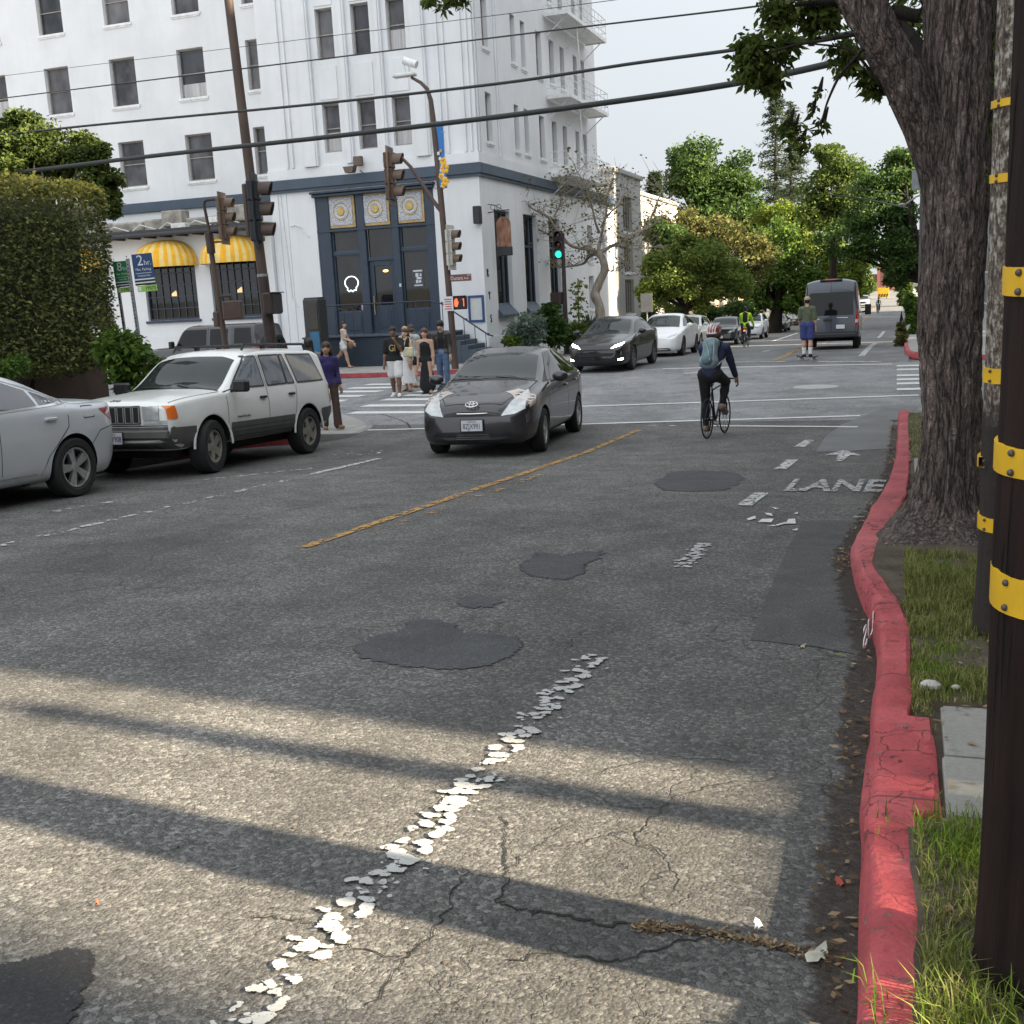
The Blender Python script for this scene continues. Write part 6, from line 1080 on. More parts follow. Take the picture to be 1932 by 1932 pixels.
for k in range(4): m2.prism([(-.9+.45*k, .35), (-.68+.45*k, .35), (-.45+.45*k, .9), (-.67+.45*k, .9)], .02, (0, -.06, 0), np.array([EX, EZ, -EY]).T); m2.prism([(-.9+.45*k, 1.5), (-.68+.45*k, 1.5), (-.45+.45*k, .95), (-.67+.45*k, .95)], .02, (0, -.06, 0), np.array([EX, EZ, -EY]).T) if 0 else None
m2.build('stripe', BLK, p, fix=True); mb = MB(); mb.box((-.6, 0, .15), (.1, .6, .3)); mb.box((.6, 0, .15), (.1, .6, .3)); mb.build('leg', BLK, t)
# overhead cables
mb = MB(); mb.cyl((0, 0, 0), (0, 0, 2.95), .1, .09, 12); mb.box((0, 0, .15), (.3, .3, .3), bev=.04); tag(mb.build('shadow_post', GALV, loc=(3.0, 3.1, gz(3.1)+.12)), 'steel post on the right hand pavement, outside the frame', 'post')  # unseen post added for a thin shadow ending partway across the road
CAB = M('cable sheath', (.022, .026, .024), .6)
def wire(label, pts, r):
    P_ = smooth_path([atD(x, y, d) for x, y, d in pts], 8); mb = MB(); mb.tube(P_, r, 8); o = mb.build('overhead_cable', CAB, ang=60); return tag(o, label, 'cable', 'overhead cables across the street')
wire('thickest overhead cable bundle, lowest across the white facade', [(-60, 336, 25), (230, 301, 23), (640, 256, 20), (1060, 205, 17), (1400, 155, 14.5), (1580, 117, 13), (1800, 70, 12)], .042)
wire('medium overhead cable just above the thick bundle', [(-60, 262, 25), (118, 242, 24), (618, 194, 20), (1005, 149, 17), (1159, 125, 16), (1400, 92, 14), (1581, 66, 13), (1800, 25, 12)], .024)
wire('thin overhead wire third from the bottom', [(-40, 191, 26), (0, 186, 26), (618, 110, 21), (1005, 62, 17.5), (1434, 11, 14.5), (1560, -8, 13.5)], .013)
wire('finest topmost overhead wire across the white facade', [(-40, 149, 27), (0, 144, 27), (541, 78, 22), (1159, 0, 17), (1300, -20, 16)], .0055)
wire('distant cable from the far utility pole over the right hand trees', [(1560, 366, 60), (1640, 377, 58), (1712, 392, 52)], .03); wire('second distant cable above the right hand trees', [(1570, 352, 60), (1650, 360, 58), (1714, 368, 52)], .018)
# ================================================================ VEGETATION
def np_mesh(name, V, Fc, mats, parent=None, rnd=None, loc=None, kind=None, midx=None):
    me = bpy.data.meshes.new(name); n, k = Fc.shape; me.vertices.add(len(V)); me.vertices.foreach_set('co', np.asarray(V, np.float32).ravel()); me.loops.add(n*k); me.loops.foreach_set('vertex_index', Fc.astype(np.int32).ravel())
    me.polygons.add(n); me.polygons.foreach_set('loop_start', np.arange(n, dtype=np.int32)*k)
    try: me.polygons.foreach_set('loop_total', np.full(n, k, np.int32))
    except Exception: pass
    for m in (mats if isinstance(mats, (list, tuple)) else [mats]): me.materials.append(m)
    if midx is not None: me.polygons.foreach_set('material_index', midx.astype(np.int32))
    if rnd is not None: a = me.attributes.new('rnd', 'FLOAT', 'FACE'); a.data.foreach_set('value', np.asarray(rnd, np.float32))
    me.update(calc_edges=True); me.validate(); o = bpy.data.objects.new(name, me); COL.objects.link(o)
    if parent: o.parent = parent
    if loc is not None: o.location = tuple(map(float, loc))
    return tag(o, kind=kind)
def unit(a): return a/(np.linalg.norm(a, axis=1, keepdims=True)+1e-9)
def leaf_arrays(P, size, droop=.3, asp=.5, shift=None, bias=0.):
    n = len(P); d = rng.normal(size=(n, 3)); d[:, 2] = d[:, 2]*.6-droop; d = unit(d); s = unit(np.cross(d, rng.normal(size=(n, 3)))); L = (size*rng.uniform(.65, 1.35, n))[:, None]; nn = np.cross(d, s)
    V = np.stack([P, P+d*L*.45+s*L*asp*.5+nn*L*.06, P+d*L, P+d*L*.45-s*L*asp*.5+nn*L*.06], 1).reshape(-1, 3); Fc = np.arange(4*n).reshape(n, 4)
    r = rng.random(n)*.75+bias
    if shift is not None: r = r+shift
    return V, Fc, np.clip(r, 0, 1)
def leaves(name, P, size, mat, parent, droop=.3, asp=.5, shift=None, loc=None, bias=.12):
    V, Fc, r = leaf_arrays(P, size, droop, asp, shift, bias); return np_mesh(name, V, Fc, mat, parent, r, loc)
def clumps(c, rad, ncl, per, cr, shell=.55):
    c = np.array(c, float); rad = np.array(rad, float); d = unit(rng.normal(size=(ncl, 3))); k = rng.uniform(shell, 1.0, (ncl, 1))**.6; cc = c+d*rad*k
    sz = rng.uniform(.55, 1.25, ncl); idx = np.repeat(np.arange(ncl), (per*sz**2).astype(int)); q = rng.normal(size=(len(idx), 3))*np.array([1, 1, .62]); q /= np.maximum(1, np.linalg.norm(q, axis=1, keepdims=True)/1.6)
    return cc[idx]+q*(cr*sz[idx])[:, None], cc, (rng.random(ncl)-.5)[idx]*.35
BARK = wood('bark brown', (.022, .017, .014), (.05, .04, .033), 9); BARK_P = wood('pale bark', (.26, .215, .17), (.44, .38, .31), 9)
def limb_paths(base, tips, r0):
    mb = MB(); base = np.array(base, float)
    for t in tips:
        m = (base+t)/2+rng.normal(size=3)*.12*np.linalg.norm(t-base)*.5; m[2] += .08*np.linalg.norm(t-base); P_ = smooth_path([base, m, t], 4); mb.tube(P_, np.linspace(r0, r0*.18, len(P_)), 6, cap=False)
    return mb
GREEN = leaf_mat('green leaves', (0.033, 0.069, 0.013), (0.078, 0.138, 0.025), (0.166, 0.243, 0.039)); DGREEN = leaf_mat('dark green leaves', (0.024, 0.051, 0.014), (0.054, 0.103, 0.026), (0.119, 0.178, 0.043)); YGREEN = leaf_mat('yellow green leaves', (.060, .10, .014), (.125, .18, .026), (.22, .26, .04)); BRLEAF = leaf_mat('brown green leaves', (0.072, 0.072, 0.023), (0.13, 0.124, 0.039), (0.195, 0.208, 0.065)); OLIVE = leaf_mat('olive leaves', (.040, .068, .014), (.085, .13, .028), (.155, .20, .045)); CAMPH = leaf_mat('glossy tree leaves', (.035, .062, .014), (.09, .13, .028), (.22, .25, .06), .5); HEDGE = leaf_mat('hedge leaves', (.085, .108, .042), (.215, .225, .07), (.56, .46, .09), .25); CONIF = leaf_mat('conifer needles', (0.02, 0.034, 0.018), (0.04, 0.06, 0.03), (0.068, 0.088, 0.04)); SILV = leaf_mat('grey green leaves', (0.076, 0.111, 0.085), (0.145, 0.187, 0.145), (0.221, 0.264, 0.204)); LTG = leaf_mat('light green leaves', (0.03, 0.055, 0.009), (0.072, 0.119, 0.019), (0.17, 0.221, 0.034))
def px_tree(name, label, lobes, D, mat, per, size, trunk=(None, .25), group=None, ncl=14, cr=.42, droop=.35, bark=None, cat='tree', shell=.45, dy=0., asp=.55):
    k = D/2100; L = [(atD(x, y, D)+np.array([0, rng.normal()*dy, 0]), (w*k, max(w, h)*k*.9, h*k)) for x, y, w, h in lobes]; c0 = np.mean([c for c, _ in L], 0); bx = trunk[0] if trunk[0] is not None else c0[0]
    base = np.array((bx, c0[1], gz(c0[1])+.08)); t = thing(name, label, cat, base, group=group); PP, SS, tips = [], [], []
    for c, r in L:
        P, cc, s = clumps(c-base, r, ncl, per, cr*min(r), shell); PP.append(P); SS.append(s); tips += list(cc[rng.permutation(len(cc))[:4]])
    leaves('crown', np.concatenate(PP), size, mat, t, droop, asp, np.concatenate(SS))
    h = min(c[2] for c, _ in L)-base[2]; th = max(1.2, h*.8); top = np.array((c0[0]-base[0], 0, th))*np.array((.4, 1, 1)); mb = MB(); mb.tube(smooth_path([(0, 0, -.1), (rng.normal()*.1, 0, th*.5), top], 4), np.linspace(trunk[1]*1.15, trunk[1]*.75, 9), 10)
    m2 = limb_paths(top*.93, tips, trunk[1]*.5); mb.add(m2.v, m2.f); mb.build('trunk', bark or BARK, t, ang=60); return t
GB = 'street trees and background trees beyond the junction'
px_tree('broadleaf_tree', 'big round dark green tree standing above the others right of the hotel', [(1312, 312, 48, 42), (1385, 335, 38, 48), (1300, 375, 52, 45), (1378, 400, 48, 50), (1330, 440, 75, 48), (1350, 350, 45, 45), (1290, 340, 30, 25), (1418, 440, 25, 35)], 115, DGREEN, 260, .42, (None, .45), GB, 16, .36)
FRESH = leaf_mat('fresh street tree leaves', (0.065, 0.109, 0.023), (0.138, 0.196, 0.043), (0.246, 0.29, 0.072), .45); px_tree('broadleaf_tree', 'light green street tree low over the parked cars right of the hotel', [(1265, 520, 50, 38), (1330, 498, 52, 42), (1375, 530, 38, 38), (1228, 552, 22, 24), (1300, 560, 70, 24), (1250, 485, 25, 20), (1300, 470, 25, 20)], 60, FRESH, 300, .20, (None, .16), GB, 16, .36)
px_tree('broadleaf_tree', 'brownish tree with thin foliage between the big dark green tree and the light green one', [(1390, 440, 45, 36), (1340, 430, 28, 24), (1425, 485, 34, 36), (1300, 425, 30, 25), (1245, 440, 28, 25), (1240, 500, 22, 26), (1390, 500, 40, 40)], 76, BRLEAF, 120, .27, (None, .2), GB, 14, .42)
px_tree('broadleaf_tree', 'green tree on a thick dark trunk left of the van', [(1470, 455, 32, 42), (1455, 515, 42, 36), (1520, 540, 36, 30), (1425, 560, 28, 22), (1490, 500, 40, 40), (1500, 570, 30, 14)], 85, GREEN, 230, .28, (atD(1459, 590, 85)[0], .55), GB, 14, .4)
px_tree('broadleaf_tree', 'bright yellow green tree above the van', [(1463, 405, 34, 26), (1540, 478, 42, 38), (1592, 505, 42, 30), (1560, 535, 48, 22), (1500, 420, 35, 40), (1530, 430, 35, 40), (1610, 540, 30, 18), (1500, 590, 34, 18)], 108, YGREEN, 230, .34, (None, .3), GB, 14, .4)
px_tree('broadleaf_tree', 'golden green tree rising left of the far utility pole', [(1575, 312, 36, 32), (1560, 352, 40, 36), (1600, 350, 42, 45), (1545, 395, 30, 36), (1600, 410, 40, 40), (1555, 290, 18, 14)], 92, OLIVE, 240, .30, (None, .35), GB, 14, .4)
px_tree('broadleaf_tree', 'dark green tree beside the far utility pole above the van', [(1665, 340, 42, 42), (1640, 400, 48, 44), (1690, 380, 35, 60), (1700, 300, 24, 24), (1600, 450, 50, 36), (1660, 460, 52, 36), (1695, 505, 22, 50), (1708, 400, 26, 60), (1706, 470, 24, 60), (1712, 330, 22, 50)], 84, DGREEN, 240, .29, (2.6, .4), GB, 14, .4)
px_tree('broadleaf_tree', 'distant hazy green trees closing the street left of the brick house', [(1600, 500, 36, 40), (1625, 540, 18, 18), (1640, 478, 40, 24), (1575, 560, 20, 18)], 200, OLIVE, 150, .7, (None, .4), GB, 12, .42)
px_tree('broadleaf_tree', 'distant green trees right of the far brick house', [(1703, 520, 14, 30), (1700, 470, 16, 40), (1712, 560, 12, 22)], 150, OLIVE, 160, .5, (None, .3), GB, 12, .42)
px_tree('broadleaf_tree', 'small dark tree in front of the pale flat roofed building', [(1240, 430, 18, 22), (1262, 448, 26, 24), (1255, 478, 24, 18)], 72, DGREEN, 200, .24, (None, .15), GB, 12, .4)
px_tree('hedge_row', 'dark clipped shrubs on the pavement behind the queued cars', [(1270, 590, 40, 14), (1330, 592, 45, 12), (1390, 585, 40, 14), (1215, 592, 14, 16)], 66, DGREEN, 260, .16, (None, .1), None, 12, .5, cat='hedge')
px_tree('hedge_row', 'green shrubs along the far right pavement beside the big trunk', [(1722, 600, 8, 40), (1716, 575, 6, 20), (1735, 590, 14, 50)], 62, GREEN, 260, .2, (None, .05), None, 12, .5, cat='hedge'); px_tree('shrub', 'brownish shrubs on the far right kerb', [(1702, 628, 6, 22), (1699, 648, 5, 12)], 42, BRLEAF, 160, .12, (None, .03), None, 10, .6, cat='shrub')
def conifer(label, x, yt, yb, D, w, seed):
    t_ = atD(x, yt, D); b = np.array((t_[0], t_[1], gz(t_[1]))); t = thing('conifer', label, 'tree', b, group='conifers behind the street trees'); H = t_[2]-b[2]; mb = MB(); mb.tube([(0, 0, 0), (0, 0, H)], [.5, .05], 8); r = np.random.default_rng(seed); PP = []; k = D/2100; zb = H-(yb-yt)*k
    for i in range(120):
        z = r.uniform(zb, H*.995); u = (H-z)/(H-zb); L = w*k*(.18+.82*u**.8)*r.uniform(.45, 1.1); a = r.uniform(0, 2*PI); e = np.array([math.cos(a)*L, math.sin(a)*L, r.uniform(-.30, .02)*L]); mb.tube([(0, 0, z), np.array((0, 0, z))+e], [.08, .02], 4, cap=False); s = r.uniform(.15, 1, (70, 1)); PP.append(np.array((0, 0, z))+e*s+r.normal(size=(70, 3))*np.array([.35, .35, .22])*(.5+.4*L/4))
    leaves('crown', np.concatenate(PP), .42, CONIF, t, .2, .3); mb.build('trunk', BARK, t)
conifer('tallest sparse conifer rising over the street trees', 1463, 178, 440, 150, 64, 1); conifer('second sparse conifer just right of the tallest one', 1492, 192, 430, 156, 54, 2); conifer('short conifer above the pale flat roofed building', 1234, 327, 400, 112, 20, 3)
# bare twisted tree by the hotel
D1 = 46.5; P1_ = lambda pts, dy=0.: [atD(x, y, D1)+np.array([0, dy*i, 0]) for i, (x, y) in enumerate(pts)]; q0 = P1_([(1131, 640)])[0]; q0[2] = gz(q0[1])+.1; bt = thing('bare_tree', 'twisted almost bare tree with sparse brown leaves in front of the hotel', 'tree', q0); mb = MB(); tw = []
trk = P1_([(1131, 645), (1133, 610), (1131, 578), (1123, 556), (1130, 534), (1141, 508), (1137, 489), (1128, 476)]); mb.tube([p-q0 for p in smooth_path(trk, 6)], np.linspace(.20, .13, 43)*(1+.18*vnoise(np.arange(43)*.5, np.zeros(43), 2)), 10)
br = [([(1128, 478), (1109, 482), (1094, 497), (1069, 502), (1040, 505)], .12, .3), ([(1128, 476), (1117, 471), (1088, 466), (1065, 441), (1045, 410), (1021, 396), (1000, 372)], .13, -.25), ([(1129, 474), (1129, 460), (1133, 430), (1137, 399), (1139, 360), (1150, 320)], .12, .2), ([(1131, 440), (1126, 417), (1123, 386), (1110, 345), (1100, 322)], .08, -.3), ([(1130, 478), (1140, 470), (1165, 455), (1201, 438), (1221, 399), (1229, 370), (1240, 330)], .12, .3), ([(1150, 463), (1180, 466), (1213, 470), (1260, 464)], .07, -.4), ([(1133, 430), (1150, 405), (1175, 385), (1190, 350)], .07, -.2), ([(1065, 441), (1040, 445), (1010, 435), (985, 440)], .05, .2), ([(1141, 508), (1160, 512), (1190, 500), (1205, 520)], .05, -.2), ([(1045, 410), (1055, 380), (1050, 350)], .05, .2), ([(1201, 438), (1230, 425), (1245, 410)], .05, .2)]
for pts, r, dy in br:
    S_ = smooth_path([p-q0 for p in P1_(pts, dy)], 6); mb.tube(S_, np.linspace(r*.72, r*.16, len(S_)), 6, cap=False)
    for _ in range(len(pts)*5):
        i = rng.integers(len(S_)//4, len(S_)); d = rng.normal(size=3); d[2] = abs(d[2])*.6+.05; d /= np.linalg.norm(d); L = rng.uniform(.5, 1.5); m = S_[i]+d*L*.5+rng.normal(size=3)*.1; e = S_[i]+d*L+rng.normal(size=3)*.18; mb.tube([S_[i], m, e], [.017, .011, .004], 4, cap=False); tw.append(e)
        for _ in range(2): e2 = m+unit(rng.normal(size=(1, 3)))[0]*rng.uniform(.3, .7); mb.tube([m, e2], [.012, .005], 3, cap=False); tw.append(e2)
mb.build('trunk', BARK_P, bt, ang=60); tw = np.array(tw); tw = tw[rng.random(len(tw)) < .5]; P = np.repeat(tw, 3, 0); P = P+rng.normal(size=P.shape)*.13; leaves('foliage', P, .15, BRLEAF, bt, .3, .6, np.full(len(P), .15))
# ---------------------------------------------------------------- the big street tree in the foreground
YT = 8.55; tb = np.array((.47, YT, gz(YT)+.08)); cam_t = thing('street_tree', 'huge furrowed tree trunk with flared roots and a leaning limb at the right', 'tree', tb)
def bark_mat():
    t = NT('furrowed bark'); w = t.warp(.07, 5); r1 = t.noise(17, 4, .55, src=t.map((1, 1, .13), src=w)); r2 = t.noise(36, 4, .6, src=t.map((1, 1, .22), src=w)); pl = t.noise(9, 3, .5, src=t.map((.5, .5, 2.2), src=t.warp(.25, 6)))
    f = lambda r: t.math('ABSOLUTE', t.math('SUBTRACT', r, .5)); g = t.math('MINIMUM', t.math('MULTIPLY', f(r1), 5.), t.math('ADD', t.math('MULTIPLY', f(r2), 5.), .15)); g = t.math('MINIMUM', g, t.math('ADD', t.math('MULTIPLY', f(pl), 9.), .25)); n = t.noise(60, 5, .65)
    k = t.ramp(g, (.0, (.012, .009, .008)), (.28, (.14, .106, .092)), (.8, (.35, .28, .245))); k = t.mix(1., k, t.ramp(n, (.25, .65), (.75, 1.35)), 'MULTIPLY'); k = t.mix(1., k, t.ramp(t.noise(1.6, 4), (.3, .75), (.7, 1.25)), 'MULTIPLY')
    z = t.n.new('ShaderNodeSeparateXYZ'); t.l.new(t.warp(.25, 4), z.inputs[0]); k = t.mix(t.ramp(t.math('ADD', t.math('MULTIPLY', z.outputs[2], -.8), .6), (.35, 0.), (.75, .5)), k, (.05, .048, .030))
    t.col(k); t.rough(.92); t.nrm(t.bump(t.math('ADD', g, t.math('MULTIPLY', n, .35)), .9, .025)); return t.m
BK = bark_mat()
def bark_tube(pts, rad, na, nz, amp, lobes=0.):
    P_ = smooth_path(pts, 12); R2 = pchip(np.linspace(0, 1, len(rad)), rad, np.linspace(0, 1, nz)); C_ = np.stack([pchip(np.linspace(0, 1, len(P_)), P_[:, i], np.linspace(0, 1, nz)) for i in range(3)], 1); ln = np.cumsum(np.r_[0, np.linalg.norm(np.diff(C_, axis=0), axis=1)])
    A_, Z_ = np.meshgrid(np.arange(na)/na, ln, indexing='ij'); wv = (vnoise(A_*6, Z_*1.6, 11, 6)-.5)*.035+(vnoise(A_*14, Z_*5, 12, 14)-.5)*.02
    f1 = np.abs(2*vnoise((A_+wv)*36, Z_*3.2, 13, 36)-1); f2 = np.abs(2*vnoise((A_+wv)*58, Z_*9, 14, 58)-1); h = np.minimum(f1*1.6, 1)*.65+np.minimum(f2*1.5, 1)*.35
    lb = 1+lobes*np.exp(-Z_*2.6)*(np.sin(A_*2*PI*5+.8)*.5+np.sin(A_*2*PI*3+2)*.4+(vnoise(A_*7, Z_*0, 4, 7)-.5)*.5)
    r = R2[None, :]*lb*(1+.10*(vnoise(A_*3, Z_*1.1, 15, 3)-.5))+amp*(h-.7); V = C_[None]+0; V = np.repeat(V, na, 0); fr = frame_to(C_[-1]-C_[0], (0, 1, 0)); 
    V = V+r[..., None]*(np.cos(A_*2*PI)[..., None]*fr[:, 0]+np.sin(A_*2*PI)[..., None]*fr[:, 1]); return V
td = lambda x, y, D=8.55: atY(x, y, D)-tb
mb = MB(); mb.grid(bark_tube([td(1762, 1120, 8.25), td(1766, 1050, 8.35), td(1778, 950), td(1792, 800), td(1791, 600), td(1800, 450), td(1802, 300), td(1804, 100), td(1808, -150), td(1814, -420)], [.82, .58, .255, .192, .214, .205, .205, .218, .21, .18], 330, 520, .026, .42), closeu=True)
mb.grid(bark_tube([td(1785, 520), td(1786, 390), td(1759, 275, 8.5), td(1712, 165, 8.4), td(1658, 65, 8.3), td(1600, -45, 8.2), td(1520, -190, 8.0)], [.13, .15, .15, .145, .14, .135, .12], 200, 240, .02), closeu=True); mb.build('trunk', BK, cam_t, ang=0)
for f in cam_t.children: f.data.polygons.foreach_set('use_smooth', [True]*len(f.data.polygons))
# its limbs, sprays of leaves and the crown overhead
mb = MB(); PP, SS = [], []
def spray(lobes, D, n, cl=10, cr=.5):
    for x, y, w, h in lobes:
        k = D/2100; c = atD(x, y, D)-tb; P, cc, s = clumps(c, (w*k, min(w, h)*k*1.1, h*k), cl, n/cl, cr*min(w, h)*k, .2); PP.append(P); SS.append(s)
        for e in cc[:5]: mb.tube(smooth_path([c+np.array([.02, .1, .12]), (c+e)/2, e], 3), [.008]*7, 4, cap=False)
spray([(1430, 85, 32, 26), (1455, 115, 34, 34), (1420, 125, 30, 30), (1450, 155, 28, 16), (1408, 100, 18, 24), (1480, 80, 20, 20)], 8.2, 330, 10); spray([(1545, 175, 12, 14), (1535, 205, 12, 14), (1555, 232, 12, 10)], 8.1, 26, 5); spray([(1500, 245, 20, 16), (1515, 268, 18, 18), (1490, 235, 14, 10)], 8.1, 60, 6)
spray([(1460, 20, 30, 24), (1510, 20, 45, 34), (1550, 45, 30, 24), (1590, 95, 24, 26), (1605, 125, 22, 24), (1640, 150, 20, 16), (1650, 170, 16, 12), (1580, 20, 35, 40), (1480, -20, 60, 30), (1560, -30, 60, 30), (1480, 35, 30, 30), (1540, 15, 50, 26)], 8.6, 230, 10); spray([(1690, 30, 34, 34), (1715, 70, 26, 26), (1740, 20, 20, 40), (1670, -20, 40, 30)], 9.6, 200, 9); spray([(1862, 150, 10, 50), (1866, 230, 9, 60), (1858, 330, 7, 40), (1872, 90, 10, 40)], 11, 60, 8); spray([(815, 2, 14, 8), (845, 6, 24, 10), (870, 0, 16, 9), (840, -14, 40, 12)], 10.5, 60, 6)
for pts, r in (([td(1640, 60, 8.3), td(1560, 75, 8.2), td(1500, 85, 8.2), td(1450, 100, 8.2)], .016), ([td(1680, 185, 8.4), td(1600, 92, 8.2), td(1545, 84, 8.2), td(1480, 80, 8.2)], .012), ([td(1640, 80, 8.3), td(1580, 150, 8.1), td(1562, 190, 8.1), td(1545, 235, 8.1), td(1510, 250, 8.1)], .012), ([td(1790, 180, 8.9), td(1735, 90, 9.2), td(1700, 45, 9.5), td(1640, 10, 9.6)], .07), ([td(1735, 30, 9), td(1660, 20, 9), td(1580, 5, 8.7), td(1500, 8, 8.6)], .05), ([td(1575, -50, 8.2), td(1300, -60, 9), td(1000, -30, 10), td(860, -8, 10.5), td(845, 5, 10.5)], .035)): mb.tube(smooth_path(pts, 6), np.linspace(r, r*.3, (len(pts)-1)*6+1), 7, cap=False)
P, cc, s = clumps((.4, 1.0, 8.6), (5.5, 5.5, 2.4), 80, 150, .75, .4); PP2, SS2 = P, s
m2 = limb_paths((.15, 0, 5.6), list(cc[:26]), .12); mb.add(m2.v, m2.f); mb.build('limb', BARK, cam_t, ang=60)
leaves('foliage', np.concatenate(PP), .075, CAMPH, cam_t, .75, .42, np.concatenate(SS)); leaves('crown', PP2, .17, CAMPH, cam_t, .5, .5, SS2)
# a second trunk further along the verge
b3 = np.array((.62, 16.6, gz(16.6)+.1)); t3 = thing('street_tree', 'dark trunk of the next tree on the verge, half hidden by the huge trunk', 'tree', b3); mb = MB(); V = bark_tube([(0, 0, -.1), (.05, 0, .4), (.1, 0, 1.5), (.2, .1, 4), (.3, .2, 6)], [.42, .33, .27, .25, .2], 60, 90, .03, .25); mb.grid(V, closeu=True); mb.build('trunk', BK, t3, ang=60); P, cc, s = clumps((1.3, .5, 7.5), (3.2, 4, 2.2), 50, 90, .8, .4); m2 = limb_paths((.3, .2, 5.9), list(cc[:14]), .1); m2.build('limb', BARK, t3); leaves('crown', P, .18, CAMPH, t3, .4, .5, s)
# ---------------------------------------------------------------- left side: hedge, bushes, garden wall
WALLB = M('dark brown stucco wall', (.075, .048, .038), .85, var=.25, scale=2, bump=.3); gw = thing('garden_wall', 'low dark brown garden wall in shadow beneath the tall hedge', 'wall', (-14.6, 10.5, gz(10.5)+.1)); mb = MB(); mb.box((0, 0, .92), (.22, 14.5, 1.84), bev=.02); mb.box((0, 0, 1.88), (.30, 14.5, .08), bev=.02); mb.build('masonry', WALLB, gw).rotation_euler.x = R_(-2.6)
hb = np.array((-15.1, 11.2, gz(11.2)+.14)); hg = thing('hedge', 'tall clipped hedge with golden top growth at the left edge', 'hedge', hb)
def hedge_leaves(x0, x1, y0, y1, z0, z1, n, wob=.10):
    a = np.array([(x1-x0)*(y1-y0), (y1-y0)*(z1-z0), (x1-x0)*(z1-z0), (x1-x0)*(z1-z0), (x1-x0)*(y1-y0)*.6]); f = rng.choice(5, n, p=a/a.sum()); u, v = rng.random(n), rng.random(n); P = np.zeros((n, 3))
    X, Y, Z = x0+u*(x1-x0), y0+v*(y1-y0), None
    for k in range(5):
        m = f == k; U, Vv = u[m], v[m]
        if k in (0, 4): P[m] = np.stack([x0+U*(x1-x0), y0+Vv*(y1-y0), np.full(m.sum(), z1 if k == 0 else z0)], 1)
        elif k == 1: P[m] = np.stack([np.full(m.sum(), x1), y0+U*(y1-y0), z0+Vv*(z1-z0)], 1)
        else: P[m] = np.stack([x0+U*(x1-x0), np.full(m.sum(), y1 if k == 2 else y0), z0+Vv*(z1-z0)], 1)
    cen = np.array([(x0+x1)/2, (y0+y1)/2, (z0+z1)/2]); hw = np.array([(x1-x0)/2, (y1-y0)/2, (z1-z0)/2]); e = np.abs((P-cen)/hw); rr = .28
    d = np.maximum(np.abs(P-cen)-(hw-rr), 0); L = np.linalg.norm(d, axis=1, keepdims=True); P = cen+np.sign(P-cen)*(np.minimum(np.abs(P-cen), hw-rr)+np.where(L > 0, d/np.maximum(L, 1e-6)*rr, 0))
    nz_ = vnoise(P[:, 0]*1.3+P[:, 1]*1.7+50, P[:, 2]*1.7+50, 21)+.5*vnoise(P[:, 1]*4+50, P[:, 2]*4+P[:, 0]*3+50, 22); out = unit(P-cen)*np.array([1, 1, 1]); P = P+out*((nz_-.75)*wob*2)[:, None]+rng.normal(size=P.shape)*.045; return P, nz_
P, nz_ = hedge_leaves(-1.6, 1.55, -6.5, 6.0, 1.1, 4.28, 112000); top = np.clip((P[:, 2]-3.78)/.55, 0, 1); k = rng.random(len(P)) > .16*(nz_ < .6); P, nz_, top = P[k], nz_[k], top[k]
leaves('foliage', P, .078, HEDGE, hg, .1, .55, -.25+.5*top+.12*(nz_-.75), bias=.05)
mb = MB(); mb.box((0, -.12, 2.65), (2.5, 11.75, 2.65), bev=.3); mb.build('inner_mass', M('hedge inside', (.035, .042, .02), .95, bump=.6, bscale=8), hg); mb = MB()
for i in range(26): y = -6+11.4*rng.random(); x = 1.1*rng.random()+.1; mb.tube(smooth_path([(x*.6, y, 0), (x*.8+rng.normal()*.15, y+rng.normal()*.2, .9), (x+rng.normal()*.2, y+rng.normal()*.3, 2.)], 4), np.linspace(.05, .02, 9), 6)
mb.build('stem', BARK, hg)
px_tree('garden_tree', 'light green bushy tree behind the top of the tall hedge', [(40, 290, 60, 45), (100, 285, 50, 52), (150, 310, 48, 45), (10, 260, 40, 40), (195, 345, 28, 38), (170, 280, 25, 25), (60, 330, 80, 40), (205, 385, 18, 20), (45, 235, 26, 26)], 25, leaf_mat('dull garden leaves', (0.025, 0.043, 0.013), (0.062, 0.094, 0.022), (0.163, 0.2, 0.044)), 230, .11, (None, .1), None, 16, .40, bark=BARK_P)
def bush(name, label, x, y, w, h, D, mat, n, size, cl=16, droop=.3, asp=.5, stem=.02, cat='shrub'):
    k = D/2100; c = atD(x, y, D); b = np.array((c[0], c[1], gz(c[1])+.12)); t = thing(name, label, cat, b); P, cc, s = clumps(c-b, (w*k, w*k, h*k), cl, n/cl, .42*min(w, h)*k, .3); leaves('foliage', P, size, mat, t, droop, asp, s); m2 = MB()
    for e in cc[:9]: m2.tube(smooth_path([(rng.normal()*.05, rng.normal()*.05, -.1), e*np.array([.5, .5, .45]), e], 4), np.linspace(stem, stem*.4, 9), 5)
    m2.build('stem', BARK, t); return t
bush('bush', 'leafy dark green bush behind the two hour sign post', 242, 685, 44, 55, 17.5, GREEN, 2600, .13, 26, .5, .5); bush('bush', 'small green shrub above the silver sedan at the left edge', 18, 690, 38, 22, 14.5, GREEN, 1500, .085)
bush('shrub', 'silvery grey green shrub by the hotel side wall', 998, 622, 30, 28, 41, SILV, 2600, .17, 22); bush('shrub', 'taller dark green shrub right of the silvery one', 1043, 612, 18, 36, 42, DGREEN, 2400, .2, 18); bush('shrub', 'yellow green grassy shrub beside the green light pole', 1088, 630, 26, 22, 44, OLIVE, 1800, .28, 14, -.2, .25); bush('shrub', 'low lime green plants under the hotel side wall', 964, 645, 16, 10, 40, LTG, 900, .14)
